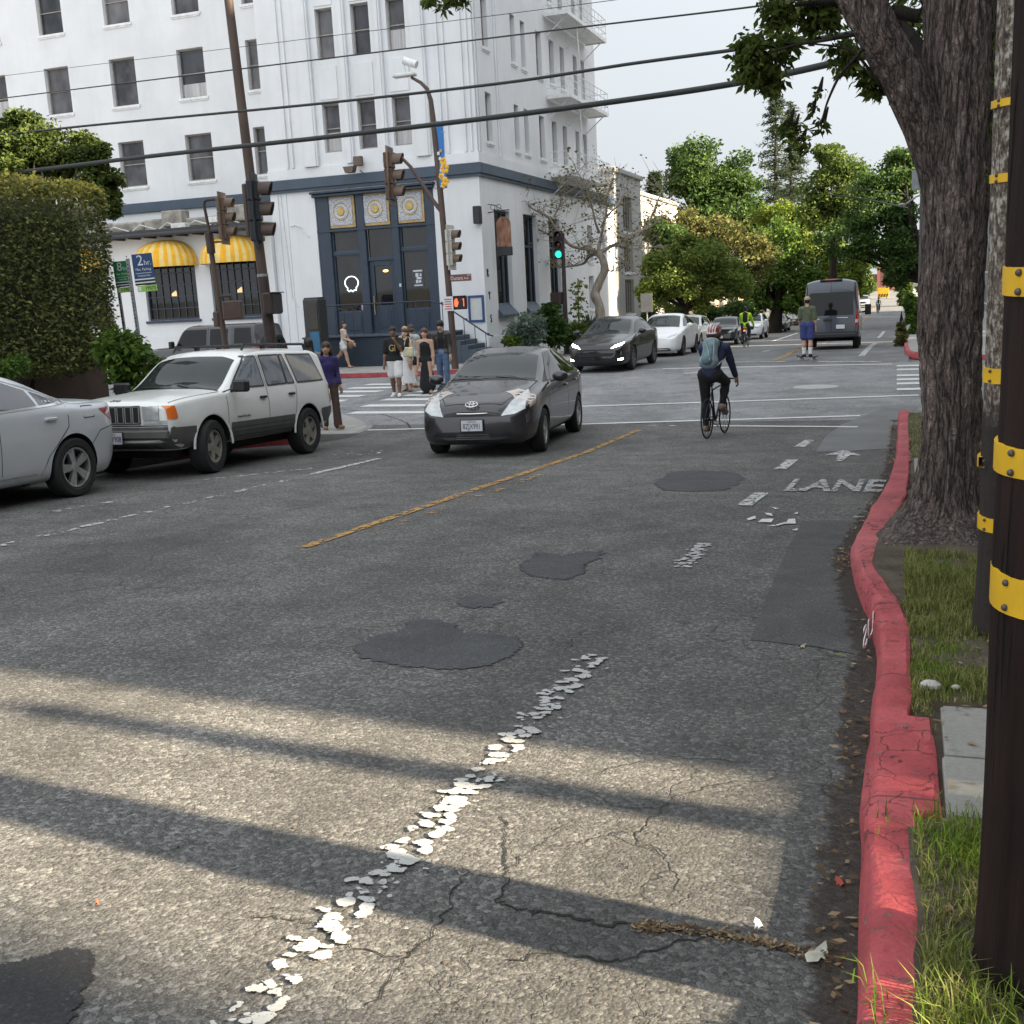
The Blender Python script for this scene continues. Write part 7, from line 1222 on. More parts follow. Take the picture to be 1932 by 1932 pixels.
def spiky(label, x, y, D, L, n, mat): 
    c = atD(x, y, D); b = np.array((c[0], c[1], gz(c[1])+.14)); t = thing('agave', label, 'plant', b); mb = MB(); z0 = c[2]-b[2]
    for i in range(n): a = rng.uniform(0, 2*PI); e = rng.uniform(.5, 1.4); d = np.array([math.cos(a)*math.cos(e), math.sin(a)*math.cos(e), math.sin(e)]); p = np.array((0, 0, z0*.7)); mb.tube([p, p+d*L*.5, p+d*L+np.array([0, 0, -.1])], [.05, .04, .004], 5, sq=(1, .3))
    mb.build('leaf', mat, t); mb = MB(); mb.cyl((0, 0, 0), (0, 0, z0*.75), .08, n=7); mb.build('stem', BARK, t)
spiky('spiky agave beneath the bare twisted tree', 1112, 612, 45.5, .95, 46, M('agave leaf', (.05, .075, .05), .5, var=.3))
c = atD(1091, 600, 45); b = np.array((c[0], c[1], gz(c[1])+.14)); t = thing('flower_stalk', 'tall dry flower stalk with yellow pods beside the bare tree', 'plant', b); mb = MB(); e = atD(1090, 530, 45)-b; mb.tube([(0, 0, 0), e], [.04, .015], 6); mb.build('stem', OLIVE if 0 else M('dry stalk', (.10, .10, .04), .8), t); P = np.array([0, 0, 0])+e*rng.uniform(.38, 1, (170, 1))+rng.normal(size=(170, 3))*.16; leaves('foliage', P, .17, YGREEN, t, .2, .7)
# ---------------------------------------------------------------- grass, weeds and litter on the verge
def blades(name, label, X, Y, h, w, mat, lean=.5, zf=None, cat='grass', dz=.115):
    n = len(X); z = gz(Y)+dz+(zf(X, Y) if zf else 0); B_ = np.stack([X, Y, z], 1); a = rng.uniform(0, 2*PI, n); d = np.stack([np.cos(a), np.sin(a), np.zeros(n)], 1); s = np.stack([-d[:, 1], d[:, 0], np.zeros(n)], 1); ln = rng.uniform(.1, lean, n)[:, None]; h = h[:, None]; U = np.array([0, 0, 1.])
    m = B_+d*h*ln*.3+U*h*.55; t = B_+d*h*ln*1.1+U*h*(1-.35*ln); ws = s*w[:, None]
    V = np.stack([B_-ws, B_+ws, m-ws*.7, m+ws*.7, t], 1).reshape(-1, 3); o = (np.arange(n)*5)[:, None]; Fc = np.concatenate([o+np.array([0, 1, 3]), o+np.array([0, 3, 2]), o+np.array([2, 3, 4])]); r = rng.random(n); ob = np_mesh(name, V, Fc, mat, rnd=np.tile(r, 3), kind='stuff'); return tag(ob, label, cat)
GRASS = leaf_mat('dry verge grass', (.09, .12, .025), (.20, .23, .06), (.46, .42, .18), .4); GRASS_G = leaf_mat('fresh grass', (.07, .13, .016), (.15, .25, .03), (.33, .38, .08), .4)
n = 90000; X = rng.uniform(.02, 1.5, n); Y = rng.uniform(1.2, 8.3, n)**1.0; dn = vnoise(X*3.2+9, Y*1.9, 31)*.6+vnoise(X*9+9, Y*6, 32)*.4; k = (dn > .34) & (X > kR(Y)+.0) & ~((Y > 3.36) & (Y < 4.56) & (X > .13)) & (np.hypot(X-.375, Y-2.62) > .16) & (np.hypot(X-.545, Y-5.75) > .17) & (np.hypot((X-.45)/.62, (Y-8.5)/.8) > 1); X, Y, dn = X[k], Y[k], dn[k]; vl = lambda x, y: .03*vnoise(x*4, y*4, 5)
blades('grass', 'patchy short grass on the verge beside the red kerb', X, Y, rng.uniform(.02, .055, len(X))*(.6+1.6*(dn-.4)/.3), rng.uniform(.0016, .003, len(X)), GRASS, .9, vl)
gcl = [(.30, 2.15, .20, 900, .15), (.52, 2.0, .2, 700, .17), (.18, 2.02, .09, 350, .11), (.70, 2.3, .15, 500, .15), (.16, 3.25, .08, 420, .09), (.32, 3.2, .09, 420, .10), (.20, 3.08, .06, 260, .08), (.12, 5.0, .07, 420, .055), (.22, 4.85, .10, 520, .06), (.18, 5.35, .09, 360, .05), (.1, 6.2, .08, 300, .045), (.42, 6.9, .06, 160, .10), (.25, 7.3, .06, 140, .10), (-.06, 1.75, .02, 110, .05)]
X = np.concatenate([rng.normal(x, s, n) for x, y, s, n, h in gcl]); Y = np.concatenate([rng.normal(y, s*1.15, n) for x, y, s, n, h in gcl]); h = np.concatenate([rng.uniform(.35, .95, n)*h*.85 for x, y, s, n, h in gcl]); k = ((X > kR(Y)-.01) | (np.abs(X+.06) < .05)) & (np.hypot(X-.375, Y-2.62) > .165); blades('grass', 'tall fresh green grass tufts around the dark pole and along the kerb', X[k], Y[k], h[k], rng.uniform(.0014, .0028, k.sum()), GRASS_G, .95, vl)
X = rng.uniform(.05, 1.5, 9000); Y = rng.uniform(14.1, 20.4, 9000); k = X > kR(Y); blades('grass', 'short grass on the verge before the junction', X[k], Y[k], rng.uniform(.03, .07, k.sum()), np.full(k.sum(), .005), GRASS, .8)
LITTER = leaf_mat('dead leaves', (.05, .030, .016), (.13, .085, .045), (.34, .25, .15), .1)
n = 2600; Y = rng.uniform(1.5, 20.5, n); dn = vnoise(Y*1.1, Y*0, 41)+.6*vnoise(Y*4, Y*0+3, 42); kk = rng.random(n) < np.clip((dn-.5)*1.1, .04, 1); Y = Y[kk]; X = kL(Y)-np.abs(rng.normal(0, .055, len(Y)))-.012; P = np.stack([X, Y, gz(Y)+.008+rng.random(len(Y))*.022], 1)
Y2 = rng.uniform(2, 8, 260); X2 = kR(Y2)+rng.uniform(0, 1., 260); P2 = np.stack([X2, Y2, gz(Y2)+.15], 1); Y3 = rng.uniform(2., 12, 170); X3 = -rng.uniform(.1, 5, 170)**1.; P3 = np.stack([X3, Y3, gz(Y3)+.006], 1); q = [G(*p)[:2] for p in smooth_path([(1590, 1815), (1500, 1795), (1400, 1772), (1280, 1755), (1200, 1750)], 60)]; q = np.array(q); q = q[rng.integers(0, len(q), 520)]+rng.normal(size=(520, 2))*.014; P4 = np.stack([q[:, 0], q[:, 1], gz(q[:, 1])+.006], 1)
PA = np.concatenate([P, P2, P3, P4]); sz = np.concatenate([np.full(len(P), .030), np.full(len(P2), .035), np.full(len(P3), .012), np.full(len(P4), .016)]); n = len(PA); a = rng.uniform(0, 2*PI, n); d = np.stack([np.cos(a), np.sin(a), rng.normal(0, .18, n)], 1); s = np.stack([-d[:, 1], d[:, 0], rng.normal(0, .25, n)], 1); L = (sz*rng.uniform(.5, 1.6, n))[:, None]; V = np.stack([PA, PA+d*L*.5+s*L*.25, PA+d*L, PA+d*L*.5-s*L*.25], 1).reshape(-1, 3); tag(np_mesh('leaf_litter', V, np.arange(4*n).reshape(n, 4), LITTER, rnd=rng.random(n), kind='stuff'), 'dry dead leaves and crumbs along the gutter of the red kerb', 'leaf litter')
def dead_leaf(label, px, py, L, c, dz=.012):
    p = G(px, py); mb = MB(); o = [(-.5, 0), (-.3, .16), (-.12, .13), (-.05, .28), (.12, .18), (.3, .2), (.5, .02), (.3, -.15), (.12, -.12), (0, -.26), (-.15, -.13), (-.32, -.15)]; mb.add([(x*L, y*L, .02*math.sin(x*7)*L*4+.01*math.cos(y*9)) for x, y in o], [tuple(range(len(o)))]); ob = mb.build('dead_leaf', M('leaf '+label[:14], c, .7, var=.3, scale=30), loc=p+np.array([0, 0, dz]), rz=px*.37); return tag(ob, label, 'leaf', 'fallen leaves on the road')
dead_leaf('red fallen leaf in the gutter near the bottom of the kerb', 1585, 1672, .05, (.33, .05, .035)); dead_leaf('pale torn leaf at the end of the weedy road crack', 1540, 1808, .11, (.42, .42, .34)); dead_leaf('white paint flake like scrap above the weedy road crack', 1432, 1752, .05, (.75, .75, .74)); dead_leaf('yellowish leaf on the smooth repair by the kerb bulge', 1514, 1223, .06, (.38, .33, .2)); dead_leaf('greenish leaf by the kerb below the white brush lettering', 1588, 1240, .06, (.16, .18, .06)); dead_leaf('tiny orange scrap on the road at lower left', 184, 1711, .022, (.75, .16, .06)); dead_leaf('brown leaf by the red kerb near the concrete slab', 1590, 1348, .045, (.2, .09, .06))
mb = MB(); b = G(1755, 1302, .13); mb.sphere((0, 0, .02), (.045, .03, .025), 7); mb.sphere((.10, .02, .012), (.02, .015, .012), 6); tag(mb.build('stone', M('pale stone', (.5, .48, .44), .9, var=.3), loc=b), 'pale broken stones in the verge grass beside the nearest pole', 'stone')

for lb, x, y, h in (('street tree on the side street right of the junction, outside the frame', 11.5, 21.4, 18.5), ('second street tree on the side street right of the junction, outside the frame', 12.0, 26.2, 19.5), ('third street tree on the side street right of the junction, outside the frame', 11.5, 31., 19.)):
    b = np.array((x, y, gz(y))); t = thing('broadleaf_tree', lb, 'tree', b); P, cc, s_ = clumps((0, 0, h*.54), (3.2, 3.6, h*.44), 110, 80, 1.1, .1); leaves('crown', P, .62, OLIVE, t, .3, .7, s_); m2 = limb_paths((0, 0, 2.5), list(cc[:16]), .16); m2.tube([(0, 0, -.1), (0, 0, 2.6)], [.3, .24], 9); m2.build('trunk', BARK, t)  # unseen trees added to keep low sun off the junction
# ================================================================ PEOPLE
def surface_nets(D, h, o):
    s = D < 0; nx, ny, nz = D.shape; c = np.zeros((nx-1, ny-1, nz-1), int)
    for i in (0, 1):
        for j in (0, 1):
            for k in (0, 1): c += s[i:nx-1+i, j:ny-1+j, k:nz-1+k]
    act = (c > 0) & (c < 8); idx = -np.ones(c.shape, int); I = np.argwhere(act); idx[act] = np.arange(len(I)); acc = np.zeros((len(I), 3)); cnt = np.zeros(len(I))
    cor = [(i, j, k) for i in (0, 1) for j in (0, 1) for k in (0, 1)]
    for a in cor:
        for ax in range(3):
            if a[ax]: continue
            b = list(a); b[ax] = 1; A_ = I+np.array(a); B_ = I+np.array(b); da, db = D[tuple(A_.T)], D[tuple(B_.T)]; m = (da < 0) != (db < 0); t = da[m]/(da[m]-db[m]); p = np.tile(np.array(a, float), (m.sum(), 1)); p[:, ax] = t; acc[m] += p; cnt[m] += 1
    V = (I+acc/cnt[:, None])*h+o; F_ = []
    for ax in range(3):
        u, v = [(1, 2), (2, 0), (0, 1)][ax]; sl0 = [slice(None)]*3; sl1 = [slice(None)]*3; sl0[ax] = slice(0, -1); sl1[ax] = slice(1, None); x = s[tuple(sl0)] != s[tuple(sl1)]; E_ = np.argwhere(x); E_ = E_[(E_[:, u] > 0) & (E_[:, v] > 0) & (E_[:, u] < D.shape[u]-1) & (E_[:, v] < D.shape[v]-1)]
        q = []
        for du, dv in ((-1, -1), (0, -1), (0, 0), (-1, 0)): e = E_.copy(); e[:, u] += du; e[:, v] += dv; q.append(idx[tuple(e.T)])
        q = np.stack(q, 1); fl = ~s[tuple(E_.T)]; q[fl] = q[fl][:, ::-1]; F_.append(q)
    return V, np.concatenate(F_)
def cap_d(P, a, b, ra, rb, sc):
    q = P-a; ab = b-a
    if sc is not None: q = q/sc; ab = ab/sc
    t = np.clip((q @ ab)/max(ab @ ab, 1e-9), 0, 1); d = np.linalg.norm(q-t[..., None]*ab, axis=-1)-(ra+(rb-ra)*t)
    return d*(min(sc) if sc is not None else 1)
def sdf_obj(name, prims, mat, parent=None, h=.012, k=.022, clip=None, infl=0., mats=None):
    A_ = np.array([p[0] for p in prims]+[p[1] for p in prims]); r = max(max(p[2], p[3]) for p in prims)+infl+.05; lo, hi = A_.min(0)-r-.04, A_.max(0)+r+.04; n = np.ceil((hi-lo)/h).astype(int)+1; D = np.full(n, .5)
    for a, b, ra, rb, sc in prims:
        rr = (max(ra, rb)+infl+.05)*(np.array(sc) if sc is not None else 1)+.02; l2 = np.maximum(((np.minimum(a, b)-rr-lo)/h).astype(int), 0); h2 = np.minimum(((np.maximum(a, b)+rr-lo)/h).astype(int)+2, n)
        g = np.stack(np.meshgrid(*[np.arange(l2[i], h2[i]) for i in range(3)], indexing='ij'), -1)*h+lo; d = cap_d(g, np.array(a, float), np.array(b, float), ra+infl, rb+infl, None if sc is None else np.array(sc, float)); S_ = tuple(slice(l2[i], h2[i]) for i in range(3)); o = D[S_]; e = np.clip(.5+.5*(o-d)/k, 0, 1); D[S_] = o*(1-e)+d*e-k*e*(1-e)
    if clip:
        g = np.stack(np.meshgrid(*[np.arange(n[i]) for i in range(3)], indexing='ij'), -1)*h+lo; D = np.maximum(D, clip(g))
    V, Fq = surface_nets(D, h, lo); me = bpy.data.meshes.new(name); me.from_pydata(V.tolist(), [], Fq.tolist()); me.materials.append(mat); me.update(); o = link(name, me, parent, None, 0); me.polygons.foreach_set('use_smooth', [True]*len(me.polygons)); return o
def ik(a, b, l1, l2, pole):
    a, b, pole = map(lambda v: np.array(v, float), (a, b, pole)); d = b-a; L = min(np.linalg.norm(d), (l1+l2)*.999); u = d/(np.linalg.norm(d)+1e-9); x = (l1*l1-l2*l2+L*L)/(2*L); y = math.sqrt(max(l1*l1-x*x, 0)); p = pole-u*(pole @ u); p /= np.linalg.norm(p)+1e-9; return a+u*x+p*y
SKIN = [M('skin light', (.50, .31, .22), .5, var=.08), M('skin tan', (.36, .205, .13), .5, var=.08), M('skin brown', (.17, .088, .052), .5, var=.08)]
HAIRM = dict(black=M('black hair', (.010, .008, .008), .5, var=.4, scale=30, stretch=(1, 1, .1)), brown=M('brown hair', (.045, .022, .014), .5, var=.4, scale=30, stretch=(1, 1, .1)), auburn=M('auburn hair', (.09, .035, .018), .5, var=.4, scale=30, stretch=(1, 1, .1)), blond=M('blond hair', (.42, .28, .13), .55, var=.3, scale=30, stretch=(1, 1, .1)))
CL = lambda n, c, v=.22: M('cloth '+n, c, .85, var=v, scale=9, bump=.35, bscale=16)
class Person:
    def __init__(s, label, H, skin, loc, rz, lean=0., legs=((.1, .05), (-.1, .1)), arms=((.1, .08, .2), (.1, .08, .2)), head=(0, 0), W=1., hands=None, hip=None, feet=None, h=.0125, turn=0., group=None, knee_out=0., face=True, slim=1.):
        s.H = H; k = H; J = s.J = {}; J['pel'] = np.array(hip if hip is not None else (0, 0, .53*k), float); cl, sl_ = math.cos(lean), math.sin(lean)
        up = lambda x, y, z: J['pel']+np.array([x*math.cos(turn)-y*math.sin(turn), (x*math.sin(turn)+y*math.cos(turn))*cl+z*sl_, z*cl-(x*math.sin(turn)+y*math.cos(turn))*sl_])
        J['waist'] = up(0, 0, .10*k); J['chest'] = up(0, .004*k, .215*k); J['neck'] = up(0, -.008*k, .305*k); hp = lean-head[0]; J['nk2'] = J['neck']+np.array([0, math.sin(hp*.6)*.045*k+.006*k, math.cos(hp*.6)*.045*k]); hd = np.array([0, math.sin(lean*.35+head[0]*0), 1.]); J['hc'] = J['nk2']+np.array([0, .012*k+.02*k*math.sin(hp), .055*k]); s.yaw = head[1]; s.hpitch = -head[0]
        for i, (n, sd_) in enumerate((('L', -1), ('R', 1))):
            J['hip'+n] = J['pel']+np.array([sd_*.052*k*slim, 0, 0]); 
            if feet is not None: J['ank'+n] = np.array(feet[i], float); J['kn'+n] = ik(J['hip'+n], J['ank'+n], .245*k, .245*k, (sd_*(.1+knee_out), 1, .3))
            else:
                p, b = legs[i][:2]; ab = legs[i][2] if len(legs[i]) > 2 else .03; J['kn'+n] = J['hip'+n]+.245*k*np.array([sd_*math.sin(ab), math.sin(p), -math.cos(p)]); J['ank'+n] = J['kn'+n]+.245*k*np.array([sd_*math.sin(ab)*.3, math.sin(p-b), -math.cos(p-b)])
            J['sh'+n] = up(sd_*.105*k*W, -.004*k, .275*k)
            if hands is not None: J['wr'+n] = np.array(hands[i], float); J['el'+n] = ik(J['sh'+n], J['wr'+n], .172*k, .15*k, (sd_*.8, -.5, -.6))
            else:
                p, ab, e = arms[i][:3]; inn = arms[i][3] if len(arms[i]) > 3 else 0; J['el'+n] = J['sh'+n]+.172*k*np.array([sd_*math.sin(ab), math.sin(p)*math.cos(ab), -math.cos(p)*math.cos(ab)]); q = p+e; d = np.array([sd_*math.sin(ab*.6-inn), math.sin(q), -math.cos(q)]); J['wr'+n] = J['el'+n]+.15*k*d/np.linalg.norm(d)
        if feet is None: s.z0 = min(J['ankL'][2], J['ankR'][2])-.043*k; 
        else: s.z0 = 0
        for key in J: J[key] = J[key]-np.array([0, 0, s.z0])
        P = s.pr = {}; sq = (1.06*W, .68, 1)
        P['hips'] = [(J['hipL'], J['hipR'], .060*k*slim, .060*k*slim, (1, .92, 1)), (J['pel'], J['waist'], .070*k*slim, .062*k*slim, sq)]
        P['torso'] = [(J['waist'], J['chest'], .062*k*slim, .080*k*slim, sq), (J['chest'], J['chest']*.4+J['neck']*.6, .078*k*slim, .05*k, sq), (J['shL']*.8+J['shR']*.2, J['shR']*.8+J['shL']*.2, .040*k, .040*k, None)]
        P['neck'] = [(J['neck'], J['nk2'], .033*k, .029*k, None)]; Hc = J['hc']; cy, sy = math.cos(s.yaw), math.sin(s.yaw); cp, sp_ = math.cos(s.hpitch), math.sin(s.hpitch); s.Rh = np.array([[cy, -sy, 0], [sy, cy, 0], [0, 0, 1]]) @ np.array([[1, 0, 0], [0, cp, sp_], [0, -sp_, cp]]); hv = lambda x, y, z: Hc+s.Rh @ np.array([x, y, z])*k; s.hv = hv
        P['head'] = [(hv(0, -.008, .022), hv(0, .008, -.012), .050*k, .043*k, (.9, 1, 1)), (hv(0, .018, -.020), hv(0, .026, -.040), .032*k, .022*k, None), (hv(0, .052, .002), hv(0, .060, -.012), .006*k, .009*k, None), (hv(-.049, -.004, .0), hv(-.049, -.008, -.014), .009*k, .008*k, (.5, 1, 1.2)), (hv(.049, -.004, .0), hv(.049, -.008, -.014), .009*k, .008*k, (.5, 1, 1.2))]
        for n in 'LR':
            P['thigh'+n] = [(J['hip'+n], J['kn'+n], .055*k*slim, .036*k*slim, None)]; kn, an = J['kn'+n], J['ank'+n]; back = np.array([0, -.008*k, 0]); P['shank'+n] = [(kn, kn*.62+an*.38+back, .035*k, .036*k*slim, None), (kn*.62+an*.38+back, an, .035*k*slim, .021*k, None)]
            sd_ = -1 if n == 'L' else 1; d = an-kn; d /= np.linalg.norm(d); f = np.array([sd_*.18, 1, 0]); f = f-d*(f @ d)*.85; f /= np.linalg.norm(f); heel = an+d*.022*k-f*.018*k; toe = an+d*.030*k+f*.095*k; s.J['toe'+n] = toe; P['foot'+n] = [(heel, toe, .022*k, .017*k, (1.1, 1, 1)), (an, heel*.5+toe*.5, .022*k, .018*k, None)]
            sh, el, wr = J['sh'+n], J['el'+n], J['wr'+n]; P['uarm'+n] = [(sh, el, .032*k*slim, .024*k*slim, None)]; P['farm'+n] = [(el, el*.65+wr*.35, .024*k, .025*k*slim, None), (el*.65+wr*.35, wr, .024*k*slim, .015*k, None)]
            d = wr-el; d /= np.linalg.norm(d); sdv = np.cross(d, (sd_, 0, 0)); sdv = sdv/(np.linalg.norm(sdv)+1e-9); pc = wr+d*.028*k; hd_ = [(wr, pc+d*.012*k, .015*k, .019*k, None)]; cur = np.array([-sd_, 0, 0.])*.5+np.array([0, 0, -.2])
            for q in range(4): b0 = pc+d*.014*k+sdv*(q-1.5)*.0095*k; l = (.040, .046, .043, .034)[q]*k; m = b0+d*l*.55; hd_ += [(b0, m, .0062*k, .0058*k, None), (m, m+(d+cur*.55)*l*.42, .0058*k, .0048*k, None)]
            tb_ = wr+d*.012*k+sdv*.016*k; hd_ += [(tb_, tb_+(d*.7+sdv*.7)*.032*k, .0068*k, .006*k, None), (tb_+(d*.7+sdv*.7)*.032*k, tb_+(d*1.3+sdv*.75)*.042*k, .006*k, .005*k, None)]; P['hand'+n] = hd_
        s.body = sdf_obj('person', sum(P.values(), []), skin, None, h, .018*k); s.body.location = tuple(map(float, loc)); s.body.rotation_euler.z = rz; tag(s.body, label, 'person', group); s.h = h; s.skin = skin
        if face and h < .02:
            mb = MB()
            for sx in (-1, 1): mb.sphere(hv(sx*.018, .046, .004), (.006*k, .004*k, .0035*k), 8)
            for sx in (-1, 1): mb.sphere(hv(sx*.019, .0465, .0145), (.010*k, .004*k, .0012*k), 8)
            mb.build('eye', M('eye brown', (.085, .05, .035), .4), s.body); mb = MB(); mb.sphere(hv(0, .052, -.029), (.014*k, .005*k, .0035*k), 8); mb.build('mouth', M('lips', (.32, .12, .10), .5), s.body)
    def wear(s, name, keys, mat, infl=.010, ends=None, clip=None, k=.02, extra=None):
        pr = []
        for q in keys:
            for p in s.pr[q]: pr.append(p)
        if ends:                                                       # shorten a limb piece: key -> fraction kept, extra flare at its end
            for q, (fr, fl) in ends.items(): 
                for (a, b, ra, rb, sc) in s.pr[q][:1 if fr < 1 or fl else None]: e = a+(s.pr[q][-1][1]-a)*fr; pr.append((a, e, ra, ra+(s.pr[q][-1][3]-ra)*fr+fl, sc))
        return sdf_obj(name, pr+(extra or []), mat, s.body, s.h*1.05, k, clip, infl*s.H/1.7)
    def hair(s, kind, length=0., vol=1., back=True, w=1.):
        k = s.H; hv = s.hv; pr = [(hv(0, -.012, .030), hv(0, -.016, .008), .055*k*vol, .052*k*vol, (.95, 1, 1))]
        if length: 
            for sx in (-1, 0, 1): a = hv(sx*.030*w, -.026, .005); b = a+np.array([sx*.012*k*w, -.012*k, -length*k]); pr.append((a, (a+b)/2+np.array([0, -.01*k, 0]), .030*k, .034*k, None)); pr.append(((a+b)/2+np.array([0, -.01*k, 0]), b, .034*k, .018*k, None))
        ey = lambda g: -(((g-s.hv(0, .030, -.002)) @ (s.Rh @ np.array([0, -.75, .66])))) if True else 0
        return sdf_obj('hair', pr, HAIRM[kind], s.body, s.h, .015, ey)
    def shoes(s, mat, infl=.006): return [sdf_obj('shoe', s.pr['foot'+n], mat, s.body, s.h*.9, .012, None, infl) for n in 'LR']
def zclip(z): return lambda g: z-g[..., 2]
BLACKC, WHITEC, GREYC, NAVYC = CL('black', (.009, .009, .011)), CL('white', (.70, .69, .68), .08), CL('grey', (.42, .42, .41)), CL('dark navy', (.016, .018, .04)); SHOEW = M('white shoe', (.68, .68, .66), .6); SHOEB = M('black shoe', (.015, .015, .015), .5); TANL = M('tan leather', (.22, .12, .055), .6)
def spot(x, yb, D=None, dz=.0):
    if D is None: return G(x, yb, dz)
    p = atD(x, yb, D); p[2] = gz(p[1])+dz; return p
FC = PI                                                        # facing the camera
# woman in the purple jacket at the near corner
p = spot(627, 813); p[2] = gz(p[1])+.05
w = Person('woman in a purple blue jacket and brown flared trousers standing behind the white SUV', 1.68, SKIN[1], p, R_(-128), legs=((.16, .10, .02), (-.13, .06, .02)), arms=((-.05, .10, .35), (.05, .12, .55, .2)), head=(.0, -.55), h=.0105)
PUR = CL('purple blue', (.030, .022, .105)); k = w.H; J = w.J
w.wear('jacket', ['torso', 'uarmL', 'uarmR', 'hips'], PUR, .017, {'farmL': (.92, .004), 'farmR': (.92, .004)}, zclip(J['pel'][2]-.03)); w.wear('trousers', ['hips', 'thighL', 'thighR'], CL('brown', (.060, .038, .028)), .012, {'shankL': (.99, .038), 'shankR': (.99, .038)}); w.hair('brown', .24, 1.05, w=1.2); w.shoes(TANL, .008)
g = spot(583, 812); p = atD(583, 660, 22.5); p[2] = gz(p[1])+.12; q = Person('woman in a grey coat with dark hair half hidden behind the white SUV', 1.68, SKIN[1], p, R_(20), arms=((.1, .1, .2), (.1, .1, .2)), h=.014, face=False); q.wear('coat', ['torso', 'hips', 'uarmL', 'uarmR', 'thighL', 'thighR'], CL('coat grey', (.16, .16, .16)), .022, {'farmL': (.95, .004), 'farmR': (.95, .004)}); q.hair('black', .2, 1.1); q.shoes(SHOEB)
# people crossing and waiting at the hotel corner
p = spot(652, 703, 40.5, .14); q = Person('woman in a short white dress walking past the navy stair block', 1.68, SKIN[0], p, R_(-85), lean=.08, legs=((-.45, .35), (.32, .12)), arms=((.25, .1, .5), (.35, .1, .9)), h=.014); q.wear('dress', ['torso', 'hips'], WHITEC, .010, {'thighL': (.35, .03), 'thighR': (.35, .03)}); q.hair('brown', .13); q.shoes(TANL, .003); hb_ = q.body.matrix_basis @ Vector(q.J['wrR']); mb = MB(); mb.sphere((0, 0, -.14), (.10, .07, .15), 10); mb.tube([(-.07, 0, -.05), (0, 0, .03), (.07, 0, -.05)], .012, 5); tag(mb.build('handbag', TANL, loc=hb_), 'tan bag in the hand of the woman in the white dress', 'bag')
p = spot(749, 749, 29.2, .0); m = Person('man in a black lettered t-shirt and white shorts walking on the crosswalk', 1.80, SKIN[2], p, FC+R_(12), lean=-.02, legs=((.22, .12), (-.18, .10)), arms=((.75, .18, 1.75, .5), (.05, .14, .25)), head=(.1, .2), h=.0115); tee = m.wear('t_shirt', ['torso', 'hips'], BLACKC, .026, {'uarmL': (.82, .018), 'uarmR': (.82, .018)}, zclip(m.J['pel'][2]-.02)); m.wear('shorts', ['hips'], WHITEC, .018, {'thighL': (.82, .03), 'thighR': (.82, .03)}); m.hair('black', 0, 1.07); m.shoes(SHOEW, .010); y = m.J['chest'][1]+.155; text('shirt_lettering', 'GI', .24, M('gold print', (.5, .36, .14), .7), tee, (0, y, m.J['chest'][2]-.07), (R_(90), 0, R_(180)), .006, sx=.8)
mb = MB(); mb.box((0, 0, 0), (.03, .012, .14), bev=.004); ph = m.body.matrix_basis @ Vector(m.J['wrL']+np.array([0, .02, .07])); tag(mb.build('phone', SHOEB, loc=ph), 'dark phone held up by the man in white shorts', 'phone')
p = spot(771, 737, 30.6); q = Person('woman in a black top and long white skirt behind the man in white shorts', 1.68, SKIN[0], p, FC+R_(-5), legs=((.1, .05), (-.08, .05)), arms=((.15, .1, .4), (.1, .12, .3)), h=.0125); q.wear('top', ['torso'], BLACKC, .008); q.wear('skirt', ['hips'], WHITEC, .012, None, zclip(.22), extra=[(q.J['pel']-np.array([0, 0, .05]), (q.J['ankL']+q.J['ankR'])/2+np.array([0, 0, .1]), .115, .24, (1, .85, 1))]); q.hair('brown', .12); q.shoes(TANL, .004)
mb = MB(); mb.box((0, 0, 0), (.30, .12, .26), bev=.03); mb.tube([(-.13, 0, .1), (-.05, 0, .4), (.05, 0, .4), (.13, 0, .1)], .012, 5); tag(mb.build('shoulder_bag', CL('cream', (.6, .55, .36)), loc=Vector(p)+Vector((.16, -.2, 1.08))), 'cream shoulder bag on the woman in the long white skirt', 'bag')
p = spot(782, 722, 31.8); q = Person('person in a pale grey hooded top and black shorts seen from behind', 1.74, SKIN[0], p, R_(-8), legs=((.12, .05), (-.12, .08)), arms=((.3, .08, .6, .2), (.3, .08, .6, .2)), h=.0125, face=False); q.wear('hooded_top', ['torso', 'hips', 'uarmL', 'uarmR'], GREYC, .030, {'farmL': (.95, .006), 'farmR': (.95, .006)}, zclip(q.J['pel'][2]-.06), extra=[(q.J['neck']+np.array([-.05, -.08, -.02]), q.J['neck']+np.array([.05, -.08, -.02]), .045, .045, None)]); q.wear('shorts', ['hips'], BLACKC, .014, {'thighL': (.5, .02), 'thighR': (.5, .02)}); q.hair('brown', .03, 1.06); q.shoes(TANL)
p = spot(807, 731, 29.4); q = Person('woman in a long black tiered dress with auburn hair at the crossing', 1.70, SKIN[0], p, FC+R_(4), legs=((.12, .08), (-.10, .05)), arms=((.0, .08, .15), (.0, .08, .15)), h=.0115); J = q.J; q.wear('dress', ['hips'], BLACKC, .012, extra=[(J['pel']-np.array([0, 0, .05]), (J['ankL']+J['ankR'])/2+np.array([0, 0, .17]), .115, .21, (1, .85, 1)), (J['waist'], J['chest'], .066*1.7, .080*1.7, (1.06, .68, 1))]); q.hair('auburn', .10, 1.08); q.shoes(SHOEB, .003)
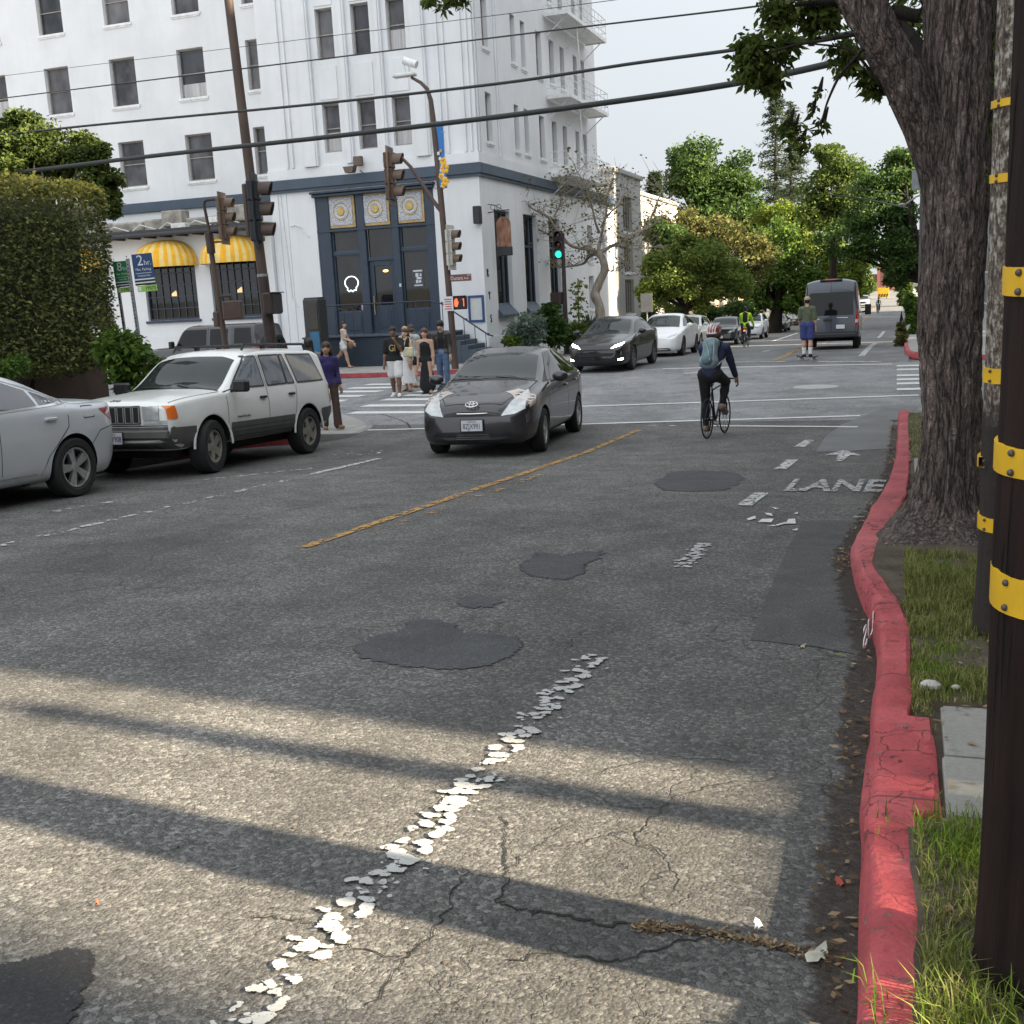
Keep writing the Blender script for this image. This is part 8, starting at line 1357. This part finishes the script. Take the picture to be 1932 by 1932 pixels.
p = spot(838, 722, 30.6); q = Person('man in a dark leather jacket and blue jeans looking down beside the signal pole', 1.84, SKIN[0], p, FC+R_(6), legs=((.08, .04), (-.08, .04)), arms=((.05, .14, .35), (.05, .14, .35)), head=(-.35, -.1), h=.0125); J = q.J; lj = q.wear('leather_jacket', ['torso', 'hips', 'uarmL', 'uarmR'], M('leather', (.030, .026, .022), .4, var=.35, bump=.4, bscale=14), .028, {'farmL': (.96, .006), 'farmR': (.96, .006)}, lambda g: np.maximum(J['pel'][2]-.0-g[..., 2], np.where((np.abs(g[..., 0]) < .07) & (g[..., 1] > .03), .05, -1))); q.wear('shirt', ['torso', 'hips'], BLACKC, .014, None, zclip(J['pel'][2]-.02)); q.wear('jeans', ['hips', 'thighL', 'thighR', 'shankL', 'shankR'], CL('denim', (.10, .16, .27)), .016); q.hair('black', 0, 1.1); q.shoes(SHOEB, .01)
p = spot(797, 716, 33.5); q = Person('fair haired person hidden behind the group at the hotel corner', 1.62, SKIN[0], atD(770, 716, 34)*np.array([1, 1, 0])+np.array([0, 0, gz(atD(770, 716, 34)[1])+.02]), FC, h=.015, face=False); q.wear('top', ['torso', 'hips', 'uarmL', 'uarmR'], CL('sand', (.4, .33, .24)), .014); q.wear('trousers', ['hips', 'thighL', 'thighR', 'shankL', 'shankR'], GREYC, .012); q.hair('blond', .08, 1.06)
# ---------------------------------------------------------------- bicycles and riders
def bicycle(name, label, loc, rz, frame, drop=True, pedal=0., scale=1., steer=0.):
    t = thing(name, label, 'bicycle', loc, rz, None, scale); R = .345; wb = 1.0; FR = frame
    for y, nm in ((-wb/2, 'wheel'), (wb/2, 'wheel')):
        wp = empty_part('wheel', t, (0, y, R)); mb = MB(); A = np.array([EY, EZ, EX]).T; mb.lathe([(R-.026+.014*math.cos(a), .013*math.sin(a)) for a in np.linspace(0, 2*PI, 9)[:-1]], 40, 0, ((0, 0, 0), A), close=True); mb.build('tyre', TYRE, wp); mb = MB(); mb.lathe([(R-.038, -.009), (R-.030, -.011), (R-.030, .011), (R-.038, .009), (R-.055, 0)], 40, 0, ((0, 0, 0), A), close=True); mb.cyl((-.04, 0, 0), (.04, 0, 0), .018, n=8)
        for k_ in range(20): a = 2*PI*k_/20; mb.cyl(((.03 if k_ % 2 else -.03), .015*math.cos(a+.5), .015*math.sin(a+.5)), (0, (R-.045)*math.cos(a), (R-.045)*math.sin(a)), .0022, n=4)
        mb.build('rim', BLK, wp); 
    bb, st, hd, hl = np.array((0, -.07, .275)), np.array((0, -.22, .80)), np.array((0, .36, .86)), np.array((0, .39, .73)); ra, fa = np.array((0, -wb/2, R)), np.array((0, wb/2, R)); mb = MB()
    for a, b, r in ((bb, st, .017), (st, hd, .016), (bb, hl, .019), (hd, hl, .021)): mb.cyl(a, b, r, n=8)
    for sx in (-1, 1): o_ = np.array((sx*.045, 0, 0)); mb.cyl(bb+o_*.5, ra+o_, .010, n=6); mb.cyl(st, ra+o_, .008, n=6)
    mb.build('frame', FR, t); mb = MB(); sx_ = np.array((.045, 0, 0)); mb.tube([hl, fa*.5+hl*.5+sx_, fa+sx_], [.018, .014, .010], 6); mb.tube([hl, fa*.5+hl*.5-sx_, fa-sx_], [.018, .014, .010], 6); mb.build('fork', FR, t)
    mb = MB(); mb.cyl(st, st+np.array((0, -.045, .16)), .013, n=8); mb.build('seat_post', BLK, t); mb = MB(); c = st+np.array((0, -.05, .17)); mb.tube([c+np.array((0, -.12, .02)), c+np.array((0, -.04, .025)), c+np.array((0, .06, .015)), c+np.array((0, .14, .01))], [.055, .06, .03, .018], 10, sq=(1.2, .45)); mb.build('saddle', BLK, t)
    mb = MB(); s0 = hd+np.array((0, .03, .06)); mb.cyl(hd, s0, .014, n=8); sc_ = s0+np.array((0, .07, .03)); mb.cyl(s0, sc_, .014, n=8)
    if drop:
        mb.cyl(sc_-np.array((.2, 0, 0)), sc_+np.array((.2, 0, 0)), .013, n=8)
        for sx in (-1, 1): e = sc_+np.array((sx*.2, 0, 0)); mb.tube(smooth_path([e, e+np.array((0, .07, 0)), e+np.array((sx*.01, .10, -.05)), e+np.array((sx*.02, .06, -.12)), e+np.array((sx*.02, -.01, -.13))], 4), .015, 8); mb.tube([e+np.array((0, .08, .0)), e+np.array((0, .11, .05)), e+np.array((0, .10, .07))], .017, 6)
    else: mb.tube([sc_-np.array((.31, .03, -.02)), sc_, sc_+np.array((.31, -.03, .02))], .014, 8)
    mb.build('handlebar', BLK, t); mb = MB(); mb.lathe([(.085, -.003), (.095, 0), (.085, .003)], 24, 0, (bb+np.array((.055, 0, 0)), np.array([EY, EZ, EX]).T)); cd = np.array((0, math.sin(pedal), math.cos(pedal)))*.17
    for sx, d in ((1, cd), (-1, -cd)): mb.cyl(bb+np.array((sx*.07, 0, 0)), bb+np.array((sx*.085, 0, 0))+d, .012, n=6); mb.box(bb+np.array((sx*.13, 0, 0))+d, (.09, .07, .02), bev=.005)
    mb.build('crank', BLK, t); mb = MB(); mb.tube([bb+np.array((.055, 0, .09)), ra+np.array((.04, 0, .03)), ra+np.array((.04, -.03, 0)), ra+np.array((.04, 0, -.03)), bb+np.array((.055, 0, -.09))], .006, 5); mb.build('chain', WELL, t); return t, bb, cd
pr_, pf_ = G(1334, 830.5), G(1362, 820); hdg = math.atan2(-(pf_[0]-pr_[0]), pf_[1]-pr_[1])
cc = pr_+np.array([-math.sin(hdg), math.cos(hdg), 0])*.5; bk, bb, cd = bicycle('road_bicycle', 'black drop bar bicycle ridden by the cyclist in the red helmet', (cc[0], cc[1], gz(cc[1])), hdg, BLK, True, .25, .97)
bk.rotation_euler = (math.atan(-.03), 0, hdg)
ft = lambda sx, d: bb+np.array((sx*.125, -.03, .075))+d
cy = Person('cyclist in a red and white helmet, navy jacket and black leggings riding away', 1.72, SKIN[1], (cc[0], cc[1], gz(cc[1])), hdg, lean=.50, hip=(-.0, -.27, 1.03), feet=(ft(-1, -cd), ft(1, cd)), hands=((-.215, .40, .965), (.215, .40, .965)), head=(.25, -.1), h=.0100, W=1.05, slim=1.07)
J = cy.J; NAVJ = CL('navy jacket', (.028, .034, .085)); cy.wear('jacket', ['torso', 'uarmL', 'uarmR'], NAVJ, .018, {'farmL': (.97, .003), 'farmR': (.97, .003)}, None, extra=[(J['pel']+np.array((0, -.02, .05)), J['waist'], .070*1.72, .066*1.72, (1.1, .72, 1))]); cy.wear('leggings', ['hips', 'thighL', 'thighR', 'shankL', 'shankR'], BLACKC, .006); cy.shoes(M('grey brown shoe', (.16, .13, .11), .7, var=.3), .008); cy.hair('brown', .03, .98)
HR = M('helmet red', (.30, .022, .035), .35, coat=1); HW = M('helmet white', (.66, .62, .62), .4); Hc = cy.J['hc']; pr = [(cy.hv(0, -.030, .030), cy.hv(0, .030, .034), .062*1.7, .056*1.7, (.95, 1, .85))]; hl_ = sdf_obj('helmet', pr, HR, cy.body, .010, .02, lambda g: -((g-cy.hv(0, 0, .006)) @ (cy.Rh @ np.array([0, -.1, .99])))); mb = MB()
for a in (-.75, -.25, .25, .75): mb.tube(smooth_path([cy.hv(.05*math.sin(a), -.095+.008*a*a, .022), cy.hv(.055*math.sin(a), -.068, .068), cy.hv(.055*math.sin(a), -.02, .091), cy.hv(.05*math.sin(a), .04, .088)], 4), .011, 6)
mb.tube([cy.hv(-.05, -.08, .03), cy.hv(0, -.098, .03), cy.hv(.05, -.08, .03)], .013, 6); mb.build('helmet_rib', HW, hl_)
# rucksack on the rider's back
bp_o = cy.body.matrix_basis @ Vector(J['chest']); RB = CL('grey green pack', (.20, .27, .29)); bp = thing('rucksack', 'grey green rucksack on the back of the cyclist in the red helmet', 'rucksack', bp_o, hdg); up_ = J['neck']-J['pel']; up_ /= np.linalg.norm(up_); bk_ = np.cross((1, 0, 0), up_); bk_ = bk_ if bk_[1] < 0 else -bk_; q0 = bk_*.18-up_*.05
main = sdf_obj('main_bag', [(q0-up_*.17+np.array((-.06, 0, 0)), q0-up_*.17+np.array((.06, 0, 0)), .09, .09, (1, 1, 1)), (q0+up_*.15+np.array((-.06, 0, 0)), q0+up_*.15+np.array((.06, 0, 0)), .075, .075, None), (q0-up_*.17, q0+up_*.15, .11, .09, (1.25, .9, 1))], RB, bp, .012, .05); sdf_obj('front_pocket', [(q0+bk_*.09-up_*.17, q0+bk_*.07+up_*.04, .085, .07, (1.15, .9, 1))], CL('pack teal', (.13, .20, .22)), bp, .012, .03)
mb = MB(); 
for sx in (-1, 1): mb.tube(smooth_path([q0+up_*.2+np.array((sx*.10, 0, 0)), -bk_*.02+up_*.17+np.array((sx*.13, .06, 0)), -bk_*.12+up_*.02+np.array((sx*.17, 0, 0)), q0-up_*.22+np.array((sx*.15, 0, 0))], 4), .018, 6, sq=(1.5, .5))
mb.build('strap', CL('strap grey', (.35, .36, .37)), bp); mb = MB(); mb.tube(smooth_path([q0+bk_*.12+up_*.16+np.array((-.07, 0, 0)), q0+bk_*.145-up_*.0, q0+bk_*.15-up_*.2+np.array((.06, 0, 0))], 4), .008, 5); mb.tube(smooth_path([q0+bk_*.12+up_*.16+np.array((.08, 0, 0)), q0+bk_*.14+up_*.0+np.array((.1, 0, 0)), q0+bk_*.13-up_*.2+np.array((.11, 0, 0))], 4), .008, 5); mb.build('zip', CL('strap grey', (.35, .36, .37)), bp)
def rider(label, blabel, px, pyb, D, top, bottom, skin, h, city=True, hat=None, pack=None):
    c = atD(px, pyb, D); c[2] = gz(c[1]); bk, bb, cd = bicycle('city_bicycle', blabel, c, R_(-2), BLK, False, 1.2); f2 = lambda sx, d: bb+np.array((sx*.125, -.03, .075))+d
    r = Person(label, 1.76, skin, c, R_(-2), lean=.30, hip=(0, -.28, 1.02), feet=(f2(-1, -cd), f2(1, cd)), hands=((-.27, .40, 1.02), (.27, .40, 1.02)), h=h, face=False); r.wear('jacket', ['torso', 'uarmL', 'uarmR'], top, .024, {'farmL': (.95, .004), 'farmR': (.95, .004)}, None, extra=[(r.J['pel'], r.J['waist'], .075*1.7, .07*1.7, (1.1, .75, 1))]); r.wear('trousers', ['hips', 'thighL', 'thighR', 'shankL', 'shankR'], bottom, .012); r.shoes(SHOEB); r.hair('black', 0, 1.02)
    if pack: b = thing('rucksack', 'black rucksack on the back of '+pack, 'rucksack', Vector(c)+Vector(r.J['chest']), 0); sdf_obj('main_bag', [(np.array((0, -.17, -.14)), np.array((0, -.13, .14)), .11, .09, (1.1, .8, 1))], BLACKC, b, .016, .03); mb = MB(); [mb.tube([(sx*.1, -.13, .16), (sx*.13, .05, .15), (sx*.15, .08, -.05), (sx*.13, -.1, -.16)], .018, 5) for sx in (-1, 1)]; mb.build('strap', BLACKC, b)
    return r, bk
HV = M('cloth high visibility yellow', (.50, .82, .03), .8, var=.1, bump=.3, bscale=14, emit=None)
r, bk = rider('cyclist in a bright yellow jacket riding away past the parked cars', 'dark bicycle ridden by the cyclist in the yellow jacket', 1408, 657, 51, HV, CL('dark grey', (.03, .03, .032)), SKIN[0], .016, pack='the cyclist in the yellow jacket'); mb = MB(); mb.sphere((0, -.47, .78), (.05, .03, .04), 8); mb.build('rear_light', M('lit red lamp', (1, .1, .08), .4, emit=(1, .06, .04), es=2.), bk)
rider('distant cyclist in dark trousers and a white top beyond the van', 'dark bicycle of the distant cyclist beyond the van', 1657, 592, 127, WHITEC, BLACKC, SKIN[1], .03, pack='the distant cyclist')
# skateboarder
c = atD(1523, 683, 34.2); c[2] = gz(c[1]); sb = thing('skateboard', 'black skateboard under the man in the tan cap', 'skateboard', c, R_(55)); mb = MB(); mb.tube([(0, -.40, .135), (0, -.30, .105), (0, .30, .105), (0, .40, .135)], [.07, .10, .10, .07], 14, sq=(1, .1)); mb.build('deck', BLACKC, sb)
for y in (-.24, .24):
    mb = MB(); mb.box((0, y, .072), (.13, .05, .04), bev=.01); tr = mb.build('truck', GALV, sb)
    for x in (-.085, .085): mb = MB(); mb.cyl((x-.018, y, .032), (x+.018, y, .032), .032, n=14); mb.build('wheel', M('skate wheel', (.5, .48, .4), .5), tr)
s_ = Person('man in an olive t-shirt, navy shorts and tan cap riding a skateboard away', 1.78, SKIN[0], c+np.array((0, 0, .115)), R_(6), lean=.03, legs=((.10, .12, .0), (-.05, .08, .0)), arms=((.25, .12, .55, .1), (.0, .12, .2)), head=(.05, .1), h=.0115, face=False, W=.98); J = s_.J
s_.wear('t_shirt', ['torso', 'hips'], CL('olive', (.105, .12, .075)), .020, {'uarmL': (.92, .014), 'uarmR': (.92, .014)}, zclip(J['pel'][2]-.05)); s_.wear('shorts', ['hips'], CL('navy shorts', (.035, .05, .17)), .02, {'thighL': (.80, .03), 'thighR': (.80, .03)}); s_.shoes(SHOEB, .010)
for n in 'LR': kn, an = J['kn'+n], J['ank'+n]; sdf_obj('sock', [(kn*.42+an*.58, an, .034*1.78, .027*1.78, None)], WHITEC, s_.body, .012, .01, None, .007)
s_.hair('black', .0, .98); sdf_obj('cap', [(s_.hv(0, -.012, .036), s_.hv(0, .006, .034), .056*1.78, .054*1.78, (.95, 1, .85)), (s_.hv(-.02, .06, .024), s_.hv(.02, .06, .024), .03*1.78, .03*1.78, (1, 1, .2))], CL('tan cap', (.36, .27, .18)), s_.body, .012, .012, lambda g: -((g-s_.hv(0, 0, .018)) @ (s_.Rh @ np.array([0, 0, 1.]))))
# small figures far down the left pavement
for lab, x, yb, D, top, bot in (('far pedestrian in a white top on the left pavement behind the white sport utility car', 1414, 618, 82, WHITEC, GREYC), ('far pedestrian in black on the left pavement beyond the parked cars', 1432, 615, 84, BLACKC, BLACKC), ('far pedestrian in a pale grey top near the octagonal sign', 1483, 606, 102, GREYC, NAVYC), ('far pedestrian in dark clothes behind the older white wagon', 1331, 632, 66, CL('dark red', (.03, .02, .02)), BLACKC)):
    c = atD(x, yb, D); c[0] = min(c[0], -11.6); c[2] = gz(c[1])+.14; q = Person(lab, 1.72, SKIN[0], c, FC if D < 83 else 0, legs=((.15, .05), (-.15, .1)), h=.024, face=False, group='small pedestrians far down the left pavement'); q.wear('top', ['torso', 'hips', 'uarmL', 'uarmR'], top, .02); q.wear('trousers', ['hips', 'thighL', 'thighR', 'shankL', 'shankR'], bot, .016); q.hair('black', .04, 1.05)
